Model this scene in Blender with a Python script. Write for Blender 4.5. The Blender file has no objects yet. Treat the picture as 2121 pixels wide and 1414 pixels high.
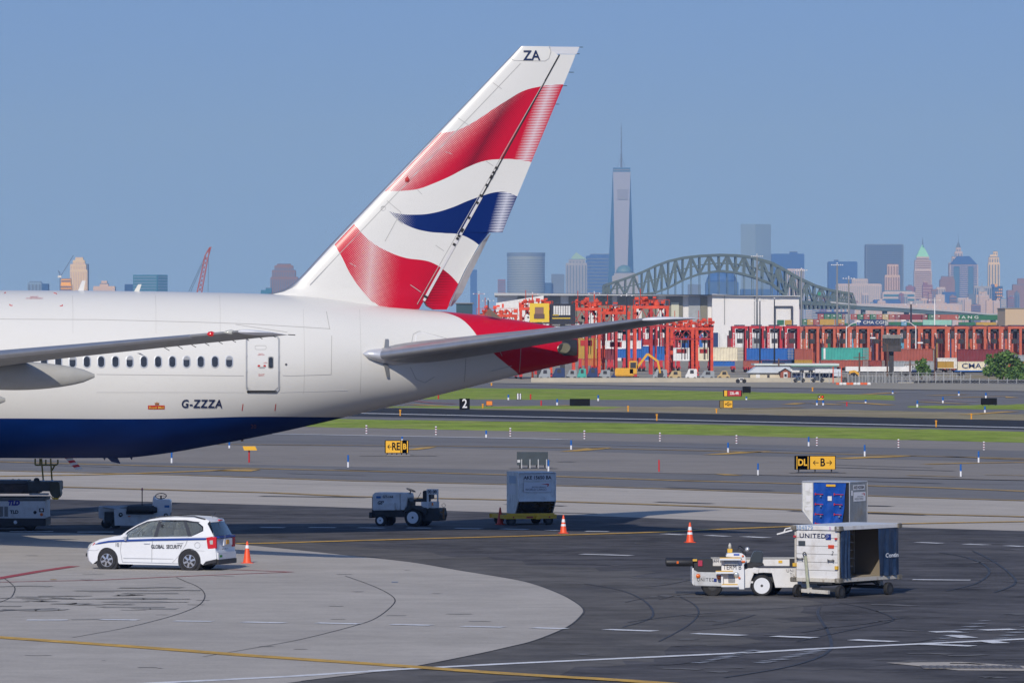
import bpy, bmesh, math, random
from mathutils import Vector, Matrix
R = math.radians
C = bpy.context.scene.collection
SC = bpy.context.scene
random.seed(7)

# ---------------------------------------------------------------- camera, light, exposure
F, H, YH, CX = 11250.0, 7.66, 692.0, 1060.5      # focal length in photo pixels, eye height, horizon row, centre column
cam = bpy.data.cameras.new('camera')
cam.sensor_width = 36.0
cam.lens = F / 2121.0 * 36.0
cam.shift_y = (692.0 - 707.0) / 2121.0
cam.clip_start = 1.0
cam.clip_end = 60000.0
camo = bpy.data.objects.new('camera', cam)
C.objects.link(camo)
camo.location = (0, 0, H)
camo.rotation_euler = (R(90), 0, 0)
SC.camera = camo
SC.view_settings.view_transform = 'Standard'
SC.view_settings.look = 'None'
SC.view_settings.exposure = 0.0
SC.view_settings.gamma = 1.0
SC.view_settings.use_curve_mapping = False
SC.cycles.volume_bounces = 1
SC.cycles.max_bounces = 8
SC.cycles.transparent_max_bounces = 12
SC.cycles.use_denoising = True

SUN_EL, SUN_AZ = 30.5, 12.0                       # elevation; degrees left of straight behind the camera
sd = Vector((-math.sin(R(SUN_AZ)) * math.cos(R(SUN_EL)), -math.cos(R(SUN_AZ)) * math.cos(R(SUN_EL)), math.sin(R(SUN_EL))))
world = bpy.data.worlds.new('World')
SC.world = world
world.use_nodes = True
nt = world.node_tree
bg = nt.nodes['Background']
sky = nt.nodes.new('ShaderNodeTexSky')
sky.sky_type = 'NISHITA'
sky.sun_disc = False
sky.sun_elevation = R(SUN_EL)
sky.sun_rotation = math.atan2(sd.x, sd.y)
sky.altitude = 0
sky.air_density = 1.0
sky.dust_density = 0.0
sky.ozone_density = 4.0
tc = nt.nodes.new('ShaderNodeTexCoord')
va = nt.nodes.new('ShaderNodeVectorMath'); va.operation = 'ADD'
va.inputs[1].default_value = (0, 0, 0.38)
vn = nt.nodes.new('ShaderNodeVectorMath'); vn.operation = 'NORMALIZE'
nt.links.new(tc.outputs['Generated'], va.inputs[0])
nt.links.new(va.outputs[0], vn.inputs[0])
nt.links.new(vn.outputs[0], sky.inputs[0])
tint = nt.nodes.new('ShaderNodeVectorMath'); tint.operation = 'MULTIPLY'
tint.inputs[1].default_value = (0.93, 0.92, 1.04)
nt.links.new(sky.outputs[0], tint.inputs[0])
nt.links.new(tint.outputs[0], bg.inputs['Color'])
bg.inputs['Strength'].default_value = 0.148
sl = bpy.data.lights.new('sun', 'SUN')
sl.energy = 3.4
sl.angle = R(0.53)
sl.color = (1.0, 0.93, 0.82)
slo = bpy.data.objects.new('sun', sl)
C.objects.link(slo)
slo.rotation_euler = sd.to_track_quat('Z', 'Y').to_euler()

# ---------------------------------------------------------------- photo pixels to places
def P(x, y, Z):
    return Vector(((x - CX) * Z / F, Z, H - (y - YH) * Z / F))
def G(x, y, z=0.0):
    Z = F * (H - z) / (y - YH)
    return Vector(((x - CX) * Z / F, Z, z))
def scale_at(Z):
    return F / Z

# ---------------------------------------------------------------- node expressions
class E:
    def __init__(s, t, k): s.t, s.k = t, k
    def _b(s, op, o, rev=False, third=None):
        n = s.t.nodes.new('ShaderNodeMath'); n.operation = op
        a, b = (o, s) if rev else (s, o)
        for i, q in enumerate((a, b, third)):
            if q is None: continue
            if isinstance(q, E): s.t.links.new(q.k, n.inputs[i])
            else: n.inputs[i].default_value = q
        return E(s.t, n.outputs[0])
    def __add__(s, o): return s._b('ADD', o)
    def __radd__(s, o): return s._b('ADD', o, True)
    def __sub__(s, o): return s._b('SUBTRACT', o)
    def __rsub__(s, o): return s._b('SUBTRACT', o, True)
    def __mul__(s, o): return s._b('MULTIPLY', o)
    def __rmul__(s, o): return s._b('MULTIPLY', o, True)
    def __truediv__(s, o): return s._b('DIVIDE', o)
    def gt(s, o): return s._b('GREATER_THAN', o)
    def lt(s, o): return s._b('LESS_THAN', o)
    def mx(s, o): return s._b('MAXIMUM', o)
    def mn(s, o): return s._b('MINIMUM', o)
    def pw(s, o): return s._b('POWER', o)
    def fr(s): return s._b('FRACT', None)
    def ab(s): return s._b('ABSOLUTE', None)
    def cl(s):
        r = s._b('ADD', 0.0); r.k.node.use_clamp = True; return r
    def bump(s, c, w):                       # 1 at c, falling to 0 at distance w
        return (1.0 - (s - c).ab() / w).cl()
def curve_of(t, e, pts):                     # float curve through pts (normalised 0..1)
    n = t.nodes.new('ShaderNodeFloatCurve')
    cv = n.mapping.curves[0]
    pts = sorted(pts)
    cv.points[0].location = pts[0]; cv.points[1].location = pts[-1]
    for p in pts[1:-1]: cv.points.new(*p)
    for p in cv.points: p.handle_type = 'AUTO'
    n.mapping.use_clip = False
    n.mapping.extend = 'HORIZONTAL'
    n.mapping.update()
    t.links.new(e.k, n.inputs['Value'])
    return E(t, n.outputs[0])
def mixc(t, f, a, b):
    n = t.nodes.new('ShaderNodeMix'); n.data_type = 'RGBA'
    for q, i in ((f, 0), (a, 6), (b, 7)):
        if isinstance(q, E): t.links.new(q.k, n.inputs[i])
        elif isinstance(q, (int, float)): n.inputs[i].default_value = q
        else: n.inputs[i].default_value = (*q[:3], 1)
    return E(t, n.outputs[2])
def noise(t, scale, detail=4, rough=0.55, vec=None, stretch=None, dist=0.0):
    n = t.nodes.new('ShaderNodeTexNoise')
    n.inputs['Scale'].default_value = scale; n.inputs['Detail'].default_value = detail
    n.inputs['Roughness'].default_value = rough; n.inputs['Distortion'].default_value = dist
    v = vec
    if v is None:
        g = t.nodes.new('ShaderNodeNewGeometry'); v = g.outputs['Position']
    if stretch:
        m = t.nodes.new('ShaderNodeMapping'); m.inputs['Scale'].default_value = stretch
        t.links.new(v, m.inputs[0]); v = m.outputs[0]
    t.links.new(v, n.inputs['Vector'])
    return E(t, n.outputs['Fac'])
def ramp(t, e, lo, hi):
    return ((e - lo) / (hi - lo)).cl()

MATS = {}
def mat(name, col, rough=0.6, metal=0.0, var=0.0, vscale=3.0, dirt=None, dscale=1.5, damt=0.5, bump=0.0, bscale=20.0, spec=0.5, coat=0.0, emit=None, estr=0.0, alpha=None, trans=0.0, stretch=None):
    if name in MATS: return MATS[name]
    m = bpy.data.materials.new(name); m.use_nodes = True
    t = m.node_tree; b = t.nodes['Principled BSDF']
    b.inputs['Base Color'].default_value = (*col, 1)
    b.inputs['Roughness'].default_value = rough
    b.inputs['Metallic'].default_value = metal
    b.inputs['Specular IOR Level'].default_value = spec
    b.inputs['Coat Weight'].default_value = coat
    b.inputs['Coat Roughness'].default_value = 0.08
    if trans: b.inputs['Transmission Weight'].default_value = trans; b.inputs['IOR'].default_value = 1.1
    if emit: b.inputs['Emission Color'].default_value = (*emit, 1); b.inputs['Emission Strength'].default_value = estr
    c = col
    if var or dirt:
        oc = t.nodes.new('ShaderNodeTexCoord').outputs['Object']
        if var:
            nz = noise(t, vscale, 5, 0.6, oc, stretch)
            k = ramp(t, nz, 0.3, 0.7)
            c = mixc(t, k, [q * (1 - var) for q in col], [min(1, q * (1 + var)) for q in col])
        if dirt:
            nz = noise(t, dscale, 6, 0.65, oc, stretch)
            k = ramp(t, nz, 0.5, 0.75) * damt
            c = mixc(t, k, c, dirt)
        t.links.new(c.k, b.inputs['Base Color'])
    if bump:
        bn = t.nodes.new('ShaderNodeBump'); bn.inputs['Strength'].default_value = bump
        bn.inputs['Distance'].default_value = 0.02
        oc = t.nodes.new('ShaderNodeTexCoord').outputs['Object']
        t.links.new(noise(t, bscale, 4, 0.6, oc).k, bn.inputs['Height'])
        t.links.new(bn.outputs[0], b.inputs['Normal'])
    MATS[name] = m
    return m

# ---------------------------------------------------------------- objects
def tag(o, label=None, cat=None, group=None, kind=None):
    if label: o['label'] = label
    if cat: o['category'] = cat
    if group: o['group'] = group
    if kind: o['kind'] = kind
    return o
def empty(name, loc, rz=0.0, label=None, cat=None, group=None):
    o = bpy.data.objects.new(name, None); C.objects.link(o)
    o.location = loc; o.rotation_euler = (0, 0, rz); o.empty_display_size = 0.3
    return tag(o, label, cat, group)
def kids(o):
    return [c for c in o.children]
def dup(root, loc=None, rz=None, label=None, group=None):
    def cp(o, par):
        c = o.copy(); C.objects.link(c); c.parent = par
        for ch in list(o.children): cp(ch, c)
        return c
    r = cp(root, None)
    if loc is not None: r.location = loc
    if rz is not None: r.rotation_euler = (0, 0, rz)
    if label: r['label'] = label
    if group: r['group'] = group
    return r

class MB:
    def __init__(s): s.v, s.f, s.m, s.cur = [], [], [], 0
    def add(s, vs, fs, M=None):
        n = len(s.v)
        s.v += [tuple(M @ Vector(p)) for p in vs] if M is not None else [tuple(p) for p in vs]
        s.f += [[i + n for i in f] for f in fs]
        s.m += [s.cur] * len(fs)
        return s
    def box(s, x0, x1, y0, y1, z0, z1, M=None):
        vs = [(x, y, z) for x in (x0, x1) for y in (y0, y1) for z in (z0, z1)]
        return s.add(vs, [(0, 1, 3, 2), (4, 6, 7, 5), (0, 4, 5, 1), (2, 3, 7, 6), (0, 2, 6, 4), (1, 5, 7, 3)], M)
    def bar(s, p, q, w, h=None, up=(0, 0, 1)):         # rectangular bar between two points
        p, q = Vector(p), Vector(q); d = (q - p).normalized(); h = h or w
        u = Vector(up)
        if abs(d.dot(u)) > 0.98: u = Vector((0, 1, 0))
        a = d.cross(u).normalized(); b = a.cross(d).normalized()
        vs = [e + a * (i * w / 2) + b * (j * h / 2) for e in (p, q) for i, j in ((-1, -1), (1, -1), (1, 1), (-1, 1))]
        return s.add(vs, [(3, 2, 1, 0), (4, 5, 6, 7), (0, 1, 5, 4), (1, 2, 6, 5), (2, 3, 7, 6), (3, 0, 4, 7)])
    def tube(s, p, q, r, r2=None, n=12, cap=True):
        p, q = Vector(p), Vector(q); r2 = r if r2 is None else r2
        d = (q - p).normalized(); u = Vector((0, 0, 1)) if abs(d.z) < 0.95 else Vector((1, 0, 0))
        a = d.cross(u).normalized(); b = a.cross(d)
        vs = [e + (a * math.cos(2 * math.pi * k / n) + b * math.sin(2 * math.pi * k / n)) * rr for e, rr in ((p, r), (q, r2)) for k in range(n)]
        fs = [(k, (k + 1) % n, n + (k + 1) % n, n + k) for k in range(n)]
        if cap: fs += [tuple(range(n))[::-1], tuple(range(n, 2 * n))]
        return s.add(vs, fs)
    def path(s, pts, r, n=8):
        for a, b in zip(pts, pts[1:]): s.tube(a, b, r, n=n)
        return s
    def lathe(s, prof, o=(0, 0, 0), axis='z', n=24, M=None):   # prof: (radius, along)
        vs, fs = [], []
        o = Vector(o)
        for r, h in prof:
            for k in range(n):
                c_, s_ = math.cos(2 * math.pi * k / n) * r, math.sin(2 * math.pi * k / n) * r
                vs.append(o + Vector({'z': (c_, s_, h), 'y': (s_, h, c_), 'x': (h, c_, s_)}[axis]))
        m = len(prof)
        for i in range(m - 1):
            for k in range(n):
                fs.append((i * n + k, i * n + (k + 1) % n, (i + 1) * n + (k + 1) % n, (i + 1) * n + k))
        fs += [tuple(range(n))[::-1], tuple(range((m - 1) * n, m * n))]
        return s.add(vs, fs, M)
    def ring(s, c, R_, r, axis='y', n=28, k=8, a0=0, a1=2 * math.pi, M=None):
        vs, fs = [], []
        full = abs(a1 - a0 - 2 * math.pi) < 1e-6
        c = Vector(c)
        nn = n if full else n + 1
        for i in range(nn):
            a = a0 + (a1 - a0) * i / n
            for j in range(k):
                b = 2 * math.pi * j / k
                rr = R_ + r * math.cos(b); h = r * math.sin(b)
                x_, y_ = rr * math.cos(a), rr * math.sin(a)
                vs.append(c + Vector({'y': (x_, h, y_), 'z': (x_, y_, h), 'x': (h, x_, y_)}[axis]))
        for i in range(n):
            i2 = (i + 1) % nn
            for j in range(k):
                fs.append((i * k + j, i * k + (j + 1) % k, i2 * k + (j + 1) % k, i2 * k + j))
        return s.add(vs, fs, M)
    def prism(s, pts, d0, d1, plane='xz', M=None):             # polygon (2-D) extruded
        def w(p, d): return {'xz': (p[0], d, p[1]), 'xy': (p[0], p[1], d), 'yz': (d, p[0], p[1])}[plane]
        n = len(pts)
        vs = [w(p, d0) for p in pts] + [w(p, d1) for p in pts]
        fs = [tuple(range(n)), tuple(range(n, 2 * n))[::-1]] + [(k, n + k, n + (k + 1) % n, (k + 1) % n) for k in range(n)]
        return s.add(vs, fs, M)
    def strip(s, A, B):                                        # quads between two point rows
        n = len(A)
        return s.add(list(A) + list(B), [(i, i + 1, n + i + 1, n + i) for i in range(n - 1)])
    def build(s, name, m, parent=None, loc=None, rot=None, smooth=False, bevel=0.0, label=None, cat=None, group=None, kind=None, sub=0, weld=False, solid=0.0):
        me = bpy.data.meshes.new(name)
        me.from_pydata(s.v, [], s.f)
        ms = m if isinstance(m, (list, tuple)) else [m]
        for q in ms: me.materials.append(q)
        if len(ms) > 1: me.polygons.foreach_set('material_index', s.m)
        bm = bmesh.new(); bm.from_mesh(me)
        if weld: bmesh.ops.remove_doubles(bm, verts=bm.verts, dist=1e-5)
        bmesh.ops.recalc_face_normals(bm, faces=bm.faces)
        if bevel:
            es = [e for e in bm.edges if len(e.link_faces) == 2 and e.calc_face_angle(0) > 0.5]
            bmesh.ops.bevel(bm, geom=es, offset=bevel, segments=2, affect='EDGES', clamp_overlap=True)
        bm.to_mesh(me); bm.free()
        o = bpy.data.objects.new(name, me); C.objects.link(o)
        if parent is not None: o.parent = parent
        if loc is not None: o.location = loc
        if rot is not None: o.rotation_euler = rot
        if smooth:
            for p in me.polygons: p.use_smooth = True
            if smooth == 'auto':
                me.polygons.foreach_set('use_smooth', [True] * len(me.polygons))
                try: me.set_sharp_from_angle(angle=R(35))
                except Exception: pass
        if sub:
            md = o.modifiers.new('smooth', 'SUBSURF'); md.levels = sub; md.render_levels = sub
        return tag(o, label, cat, group, kind)

def text_data(s, size, xs=1.0, bold=0.0, align='CENTER', space=1.0, shear=0.0):
    cu = bpy.data.curves.new('lettering', 'FONT')
    cu.body = s; cu.size = size; cu.align_x = align; cu.align_y = 'CENTER'
    cu.offset = bold; cu.space_character = space; cu.resolution_u = 3; cu.shear = shear
    o = bpy.data.objects.new('lettering', cu); C.objects.link(o)
    bpy.context.view_layer.update()
    dg = bpy.context.evaluated_depsgraph_get()
    me = bpy.data.meshes.new_from_object(o.evaluated_get(dg))
    bpy.data.objects.remove(o); bpy.data.curves.remove(cu)
    for v in me.vertices: v.co.x *= xs
    return me
def text(s, size, fn, m, parent=None, name='lettering', **kw):
    """fn maps flat (u, v) to a point in the parent's frame"""
    me = text_data(s, size, **kw)
    for v in me.vertices: v.co = Vector(fn(v.co.x, v.co.y))
    me.materials.append(m)
    me.name = name
    o = bpy.data.objects.new(name, me); C.objects.link(o)
    if parent is not None: o.parent = parent
    return o
# ---------------------------------------------------------------- ground
def ground_mat(name, base, streak, tint=(1, 1, 1), fine=0.25, patch=0.12, stain=None, samt=0.5, scl=1.0, rough=0.85, spec=0.06, run=0.0):
    m = bpy.data.materials.new(name); m.use_nodes = True
    t = m.node_tree; b = t.nodes['Principled BSDF']
    n1 = noise(t, 0.06 * scl, 5, 0.6, stretch=(1, 1, 1))
    n2 = noise(t, 0.42 * scl, 7, 0.72, stretch=(0.6, 1.0, 1))
    n3 = noise(t, 14, 3, 0.7)
    n5 = noise(t, 0.11 * scl, 6, 0.75, stretch=(0.7, 1.3, 1), dist=0.5)
    n4 = noise(t, 0.16 * scl, 7, 0.72, stretch=(0.8, 0.6, 1), dist=0.8)
    mp = t.nodes.new('ShaderNodeMapping'); mp.inputs['Rotation'].default_value = (0, 0, R(47)); mp.inputs['Scale'].default_value = (1, 1, 1)
    gm = t.nodes.new('ShaderNodeNewGeometry'); t.links.new(gm.outputs['Position'], mp.inputs[0])
    n6 = noise(t, 1.0, 3, 0.6, mp.outputs[0], (0.02, 0.8, 1)) if run else None
    n7 = noise(t, 1.0, 5, 0.72, stretch=(0.5, 0.6, 1))
    k = 1.0 + (n7 - 0.5) * (3.2 * streak) + (n5 - 0.5) * (2.4 * streak) + (n1 - 0.5) * (2 * patch) + (n2 - 0.5) * (2 * streak) + (n3 - 0.5) * (2 * fine)
    if run: k = k + (n6 - 0.5) * run
    c = t.nodes.new('ShaderNodeVectorMath'); c.operation = 'SCALE'
    c.inputs[0].default_value = base
    t.links.new(k.k, c.inputs['Scale'])
    col = E(t, c.outputs[0])
    if stain:
        col = mixc(t, ramp(t, n4, 0.52, 0.72) * samt, col, stain)
    t.links.new(col.k, b.inputs['Base Color'])
    b.inputs['Roughness'].default_value = rough
    b.inputs['Specular IOR Level'].default_value = spec
    bn = t.nodes.new('ShaderNodeBump'); bn.inputs['Strength'].default_value = 0.35; bn.inputs['Distance'].default_value = 0.01
    t.links.new(n3.k, bn.inputs['Height']); t.links.new(bn.outputs[0], b.inputs['Normal'])
    return m
M_asph = ground_mat('apron asphalt', (0.090, 0.087, 0.091), 0.65, stain=(0.17, 0.16, 0.155), samt=0.7, run=0.25)
M_asph2 = ground_mat('taxiway asphalt', (0.20, 0.195, 0.195), 0.14, run=0.45, stain=(0.12, 0.12, 0.125), samt=0.5, scl=0.5)
M_shoul = ground_mat('shoulder asphalt', (0.28, 0.255, 0.23), 0.14, run=0.15, stain=(0.22, 0.205, 0.185), samt=0.6, scl=0.5)
M_conc = ground_mat('apron concrete', (0.44, 0.405, 0.36), 0.16, stain=(0.35, 0.325, 0.30), samt=0.5)
M_conc2 = ground_mat('taxi concrete', (0.47, 0.425, 0.37), 0.12, run=0.3, stain=(0.36, 0.335, 0.305), samt=0.5, scl=0.6)
M_run = ground_mat('runway asphalt', (0.045, 0.047, 0.053), 0.14, run=0.6, stain=(0.06, 0.06, 0.063), samt=0.4, scl=0.4)
M_grass = ground_mat('grass', (0.25, 0.33, 0.05), 0.6, stain=(0.46, 0.42, 0.16), samt=0.85, scl=1.2, patch=0.35, fine=0.5)
M_dry = ground_mat('dry grass', (0.34, 0.285, 0.18), 0.35, stain=(0.20, 0.23, 0.08), samt=0.8, scl=0.8, patch=0.4, fine=0.4)
M_sand = ground_mat('sandy ground', (0.36, 0.33, 0.27), 0.15, stain=(0.25, 0.23, 0.18), samt=0.6, scl=0.4)
M_yel = mat('yellow paint', (0.62, 0.36, 0.05), 0.7, var=0.25, vscale=1.2, dirt=(0.15, 0.13, 0.1), dscale=2.5, damt=0.9)
M_yel2 = mat('faded yellow paint', (0.42, 0.27, 0.08), 0.7, var=0.3, vscale=0.8, dirt=(0.13, 0.12, 0.11), dscale=1.2, damt=0.9)
M_whl = mat('white line paint', (0.75, 0.75, 0.75), 0.7, var=0.2, vscale=1.5, dirt=(0.15, 0.15, 0.15), dscale=3, damt=0.8)
M_redl = mat('red line paint', (0.38, 0.05, 0.06), 0.7, dirt=(0.25, 0.2, 0.2), dscale=2, damt=0.6)
M_tar = mat('tar', (0.05, 0.05, 0.05), 0.8, var=.4, vscale=.6)
M_oil = mat('oil stain', (0.12, 0.115, 0.11), 0.7)

def ext(pts, L):
    a = [G(*p) for p in pts]
    d0 = (a[0] - a[1]).normalized(); d1 = (a[-1] - a[-2]).normalized()
    return [a[0] + d0 * L] + a + [a[-1] + d1 * L]
def ragged(a, amp):
    out = []
    for p, q in zip(a, a[1:]):
        n = max(1, min(90, int((q - p).length / 2.2)))
        for i in range(n):
            r_ = p + (q - p) * i / n; out.append(r_ + Vector((0, random.uniform(-amp, amp) * (1 if random.random() < .8 else 2.2), 0)))
    return out + [a[-1]]
def band(name, top, bot, m, layer, L=260.0, rag=0.0):
    A, B = ext(top, L), ext(bot, L)
    if rag: A, B = ragged(A, rag), ragged(B, rag)
    z = 0.004 * layer
    vs = [(p.x, p.y, z) for p in B] + [(p.x, p.y, z) for p in reversed(A)]
    mb = MB(); mb.add(vs, [tuple(range(len(vs)))])
    return mb.build(name, m, kind='structure')
def patch(name, pts, m, layer, kind='structure', world=False):
    z = 0.004 * layer
    if name.startswith('grass'):
        q = [G(*p) for p in pts]; pts = ragged(q + [q[0]], 2.5)[:-1]
    vs = [((p.x, p.y, z) if isinstance(p, Vector) else (G(*p).x, G(*p).y, z)) for p in pts]
    mb = MB(); mb.add(vs, [tuple(range(len(vs)))])
    return mb.build(name, m, kind=kind)
def smooth_px(pts, n=6):
    out = []
    for i in range(len(pts) - 1):
        p0, p1, p2, p3 = pts[max(i - 1, 0)], pts[i], pts[i + 1], pts[min(i + 2, len(pts) - 1)]
        for k in range(n):
            t = k / n
            out.append(tuple(0.5 * (2 * b + (c - a) * t + (2 * a - 5 * b + 4 * c - d) * t * t + (3 * b - a - 3 * c + d) * t ** 3) for a, b, c, d in zip(p0, p1, p2, p3)))
    out.append(tuple(pts[-1]))
    return out
def line(name, pts, w, m, layer=9, sm=0, dash=None, L0=0, L1=0):
    """painted line through photo pixels, w metres wide on the ground"""
    q = [G(*p) for p in (smooth_px(pts, sm) if sm else pts)]
    if L0: q = [q[0] + (q[0] - q[1]).normalized() * L0] + q
    if L1: q = q + [q[-1] + (q[-1] - q[-2]).normalized() * L1]
    z = 0.004 * layer
    nr = []
    for i in range(len(q)):
        d = (q[min(i + 1, len(q) - 1)] - q[max(i - 1, 0)]); d.z = 0; d.normalize()
        nr.append(Vector((-d.y, d.x, 0)) * (w / 2))
    A = [(a + n).to_tuple()[:2] + (z,) for a, n in zip(q, nr)]; B = [(a - n).to_tuple()[:2] + (z,) for a, n in zip(q, nr)]
    mb = MB(); mb.strip(A, B)
    return mb.build(name, m, kind='structure')

g = MB(); g.add([(-9000, -60, 0), (9000, -60, 0), (9000, 15900, 0), (-9000, 15900, 0)], [(0, 1, 2, 3)])
g.build('ground', M_sand, kind='structure')
E1 = [(0, 1031), (560, 1046), (1050, 1062), (1400, 1075), (1920, 1094), (2121, 1100)]
E2 = [(0, 975), (380, 984), (730, 996), (1240, 1008), (1360, 1012), (1920, 1031), (2121, 1037)]
E3 = [(0, 952), (330, 958), (700, 966), (1035, 973), (1410, 982), (2121, 996)]
E4 = [(0, 912), (495, 922), (934, 928), (1168, 934), (1410, 941), (2121, 958)]
E5 = [(0, 886), (560, 897), (1035, 908), (1410, 917), (2121, 934)]
E6 = [(0, 871), (700, 885.5), (1410, 900), (2121, 917)]
E7 = [(0, 857), (700, 868), (1410, 878), (2121, 894)]
E8 = [(0, 852), (757, 863), (1410, 875), (2121, 890)]
E9 = [(0, 833), (810, 845), (1410, 856), (2121, 870.5)]
E10 = [(0, 830), (820, 841.5), (1168, 840), (1410, 843), (1745, 848), (2121, 858)]
E11 = [(0, 818), (820, 826), (1035, 827), (1410, 828), (1852, 828), (2121, 830)]
E12 = [(0, 796), (1001, 803.5), (1410, 808.5), (1852, 818.5), (2121, 824)]
E13 = [(0, 786), (1018, 793), (1410, 800), (1745, 804), (2121, 810)]
NEAR = [G(-3000, 9000), G(-3000, 9000)]
nearA = [Vector((-300, -40, 0)), Vector((300, -40, 0))]
def band_to_near(name, top, m, layer):
    A = ext(top, 260.0); z = 0.004 * layer
    vs = [(-320, -40, z), (320, -40, z)] + [(p.x, p.y, z) for p in reversed(A)]
    mb = MB(); mb.add(vs, [tuple(range(len(vs)))]); mb.build(name, m, kind='structure')
band('far_runway', E13, E12, M_asph2, 1)
patch('grass_infield_far', E12[:4] + [(1852, 828), (1410, 828), (1035, 827), (820, 826), (400, 822), (0, 818)], M_grass, 2)
band('taxiway_far', E12, E10, M_asph2, 1)
band('grass_verge_dry', E10, E9, M_dry, 3, rag=2.2)
patch('grass_verge_green', [(700, 838), (820, 841.2), (1168, 840.5), (1300, 843), (1240, 848), (1000, 846), (820, 844)], M_grass, 4)
patch('grass_verge_right', [(1883, 841.5), (2300, 834), (2300, 850), (2121, 848.5), (1883, 844.5)], M_grass, 4)
band('runway', E9, E8, M_run, 3)
band('runway_shoulder', E8, E7, M_asph2, 4)
band('grass_infield', E7, E6, M_grass, 5, rag=1.3)
band('taxiway_shoulder', E6, E5, M_shoul, 4)
band('taxiway_middle', E5, E4, M_asph2, 5)
band('apron_island', E4, E3, M_shoul, 4)
band('taxiway_near', E3, E2, M_asph2, 5)
band('concrete_taxiway', E2, E1, M_conc2, 4)
band_to_near('apron', E1, M_asph, 5)
CON = [(0, 1103), (200, 1107), (480, 1127), (700, 1149), (850, 1165), (950, 1182), (1060, 1200), (1110, 1212), (1160, 1231), (1190, 1247), (1208, 1262),
       (1205, 1275), (1175, 1300), (1110, 1327), (1060, 1340), (970, 1360), (825, 1387), (625, 1412), (400, 1440), (0, 1480)]
cw = [G(*p) for p in smooth_px(CON, 4)]
d0 = (cw[0] - cw[4]).normalized()
patch('concrete_apron', [cw[0] + d0 * 90] + cw + [cw[-1] + Vector((-90, 0, 0))], M_conc, 7)

# painted lines and tar seams
M_marg = ground_mat('worn apron margin', (0.125, 0.118, 0.112), 0.5, stain=(0.085, 0.083, 0.086), samt=0.9)
mc = [G(*p) for p in smooth_px(CON, 4)]; cen = G(500, 1250)
def outset(d, amp, seed):
    random.seed(seed); out = []
    for p in mc[8:76]:
        v = (p - cen).normalized(); out.append(p + v * (d + random.uniform(-amp, amp)))
    return out
patch('worn_margin', [G(560, 1150)] + outset(7.0, 1.3, 1) + [G(600, 1405)], M_marg, 5.7)
line('apron_joint', CON[3:18], 0.05, M_tar, 8, sm=4)
line('taxi_line_foreground', [(0, 1322), (300, 1343), (520, 1360), (825, 1381), (1060, 1398), (1300, 1412), (1500, 1428)], 0.62, M_yel, 10, sm=3, L0=20, L1=20)
line('stand_line', [(375, 1414), (600, 1403), (830, 1388), (1060, 1376), (1560, 1353), (1700, 1345), (2121, 1325)], 0.42, M_whl, 9, L0=20, L1=20)
for a in [((55, 1286), (140, 1286)), ((208, 1285), (286, 1286)), ((361, 1288), (440, 1289)), ((502, 1290), (590, 1292)), ((656, 1292), (744, 1294)), ((812, 1295), (894, 1297)), ((958, 1299), (1043, 1301)),
          ((1103, 1302), (1172, 1304)), ((1255, 1305.5), (1357, 1309)), ((1438, 1314), (1540, 1318)), ((1603, 1319.5), (1688, 1323)), ((1766, 1327), (1852, 1331)), ((1930, 1311), (1985, 1309.5)), ((2035, 1307), (2100, 1305)),
          ((1910, 1336), (2015, 1340)), ((1975, 1318), (2008, 1323)), ((2040, 1329), (2074, 1334)),
          ((20, 1102), (110, 1102)), ((160, 1103), (235, 1103)),
          ((540, 1093.5), (590, 1094)), ((640, 1093.5), (695, 1094)), ((744, 1094), (794, 1095)), ((843, 1094.5), (893, 1095)), ((945, 1095.5), (997, 1096.5)), ((1040, 1096.5), (1092, 1098)), ((1135, 1099), (1160, 1100)), ((1213, 1101.5), (1260, 1102)),
          ((1376, 1107), (1416, 1109)), ((1465, 1110), (1508, 1112)), ((1541, 1112.5), (1590, 1115)), ((1900, 1124.5), (1950, 1126.5)), ((2000, 1128), (2045, 1130)), ((2085, 1131.5), (2121, 1133)),
          ((1205, 1149), (1308, 1152)), ((1890, 1202), (2010, 1203))]:
    line('lane_dash', a, 0.48, M_whl, 10)
line('red_lead_line', [(0, 1199), (80, 1185), (154, 1174)], 0.4, M_redl, 10, L0=20)
line('red_stand_line', [(0, 1207), (200, 1203), (400, 1194), (600, 1186)], 0.2, M_redl, 9, L0=20)
line('red_stand_line', [(480, 1181), (607, 1186)], 0.2, M_redl, 9)
line('yellow_tick', [(104, 1202), (117, 1202)], 0.3, M_yel, 10)
line('apron_lane_line', [(489, 1127), (560, 1126), (730, 1121), (985, 1114), (1240, 1107), (1360, 1103), (1645, 1091), (1900, 1085), (2121, 1081)], 0.7, M_yel, 10, sm=3, L1=30)
line('taxi_line_concrete', [(0, 1006), (124, 1009), (560, 1021), (730, 1029), (1050, 1036), (1360, 1046), (1664, 1057), (1920, 1066), (2121, 1071)], 0.9, M_yel2, 10, L0=100, L1=60)
line('taxi_line_near', [(0, 957), (300, 965), (700, 975), (1050, 984), (1410, 996), (1920, 1010), (2121, 1018)], 1.1, M_yel2, 10, L0=100, L1=60)
line('taxi_edge_line', [(0, 975.5), (380, 984.5), (730, 996.5), (1240, 1008.5), (1360, 1012.5), (1920, 1031.5), (2121, 1037.5)], 0.6, M_yel2, 10, L0=100, L1=60)
line('lead_on_line', [(0, 987), (180, 984), (290, 981), (400, 977), (470, 974)], 1.0, M_yel, 11, sm=3, L0=50)
patch('paint_patch', [(440, 976), (470, 973), (540, 973), (520, 977)], M_yel, 11)
patch('paint_patch', [(838, 932.5), (870, 927.5), (905, 925.5), (890, 929), (868, 932)], M_yel, 11)
patch('paint_patch', [(1158, 936), (1220, 929), (1268, 927.5), (1250, 931), (1200, 935)], M_yel, 11)
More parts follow.
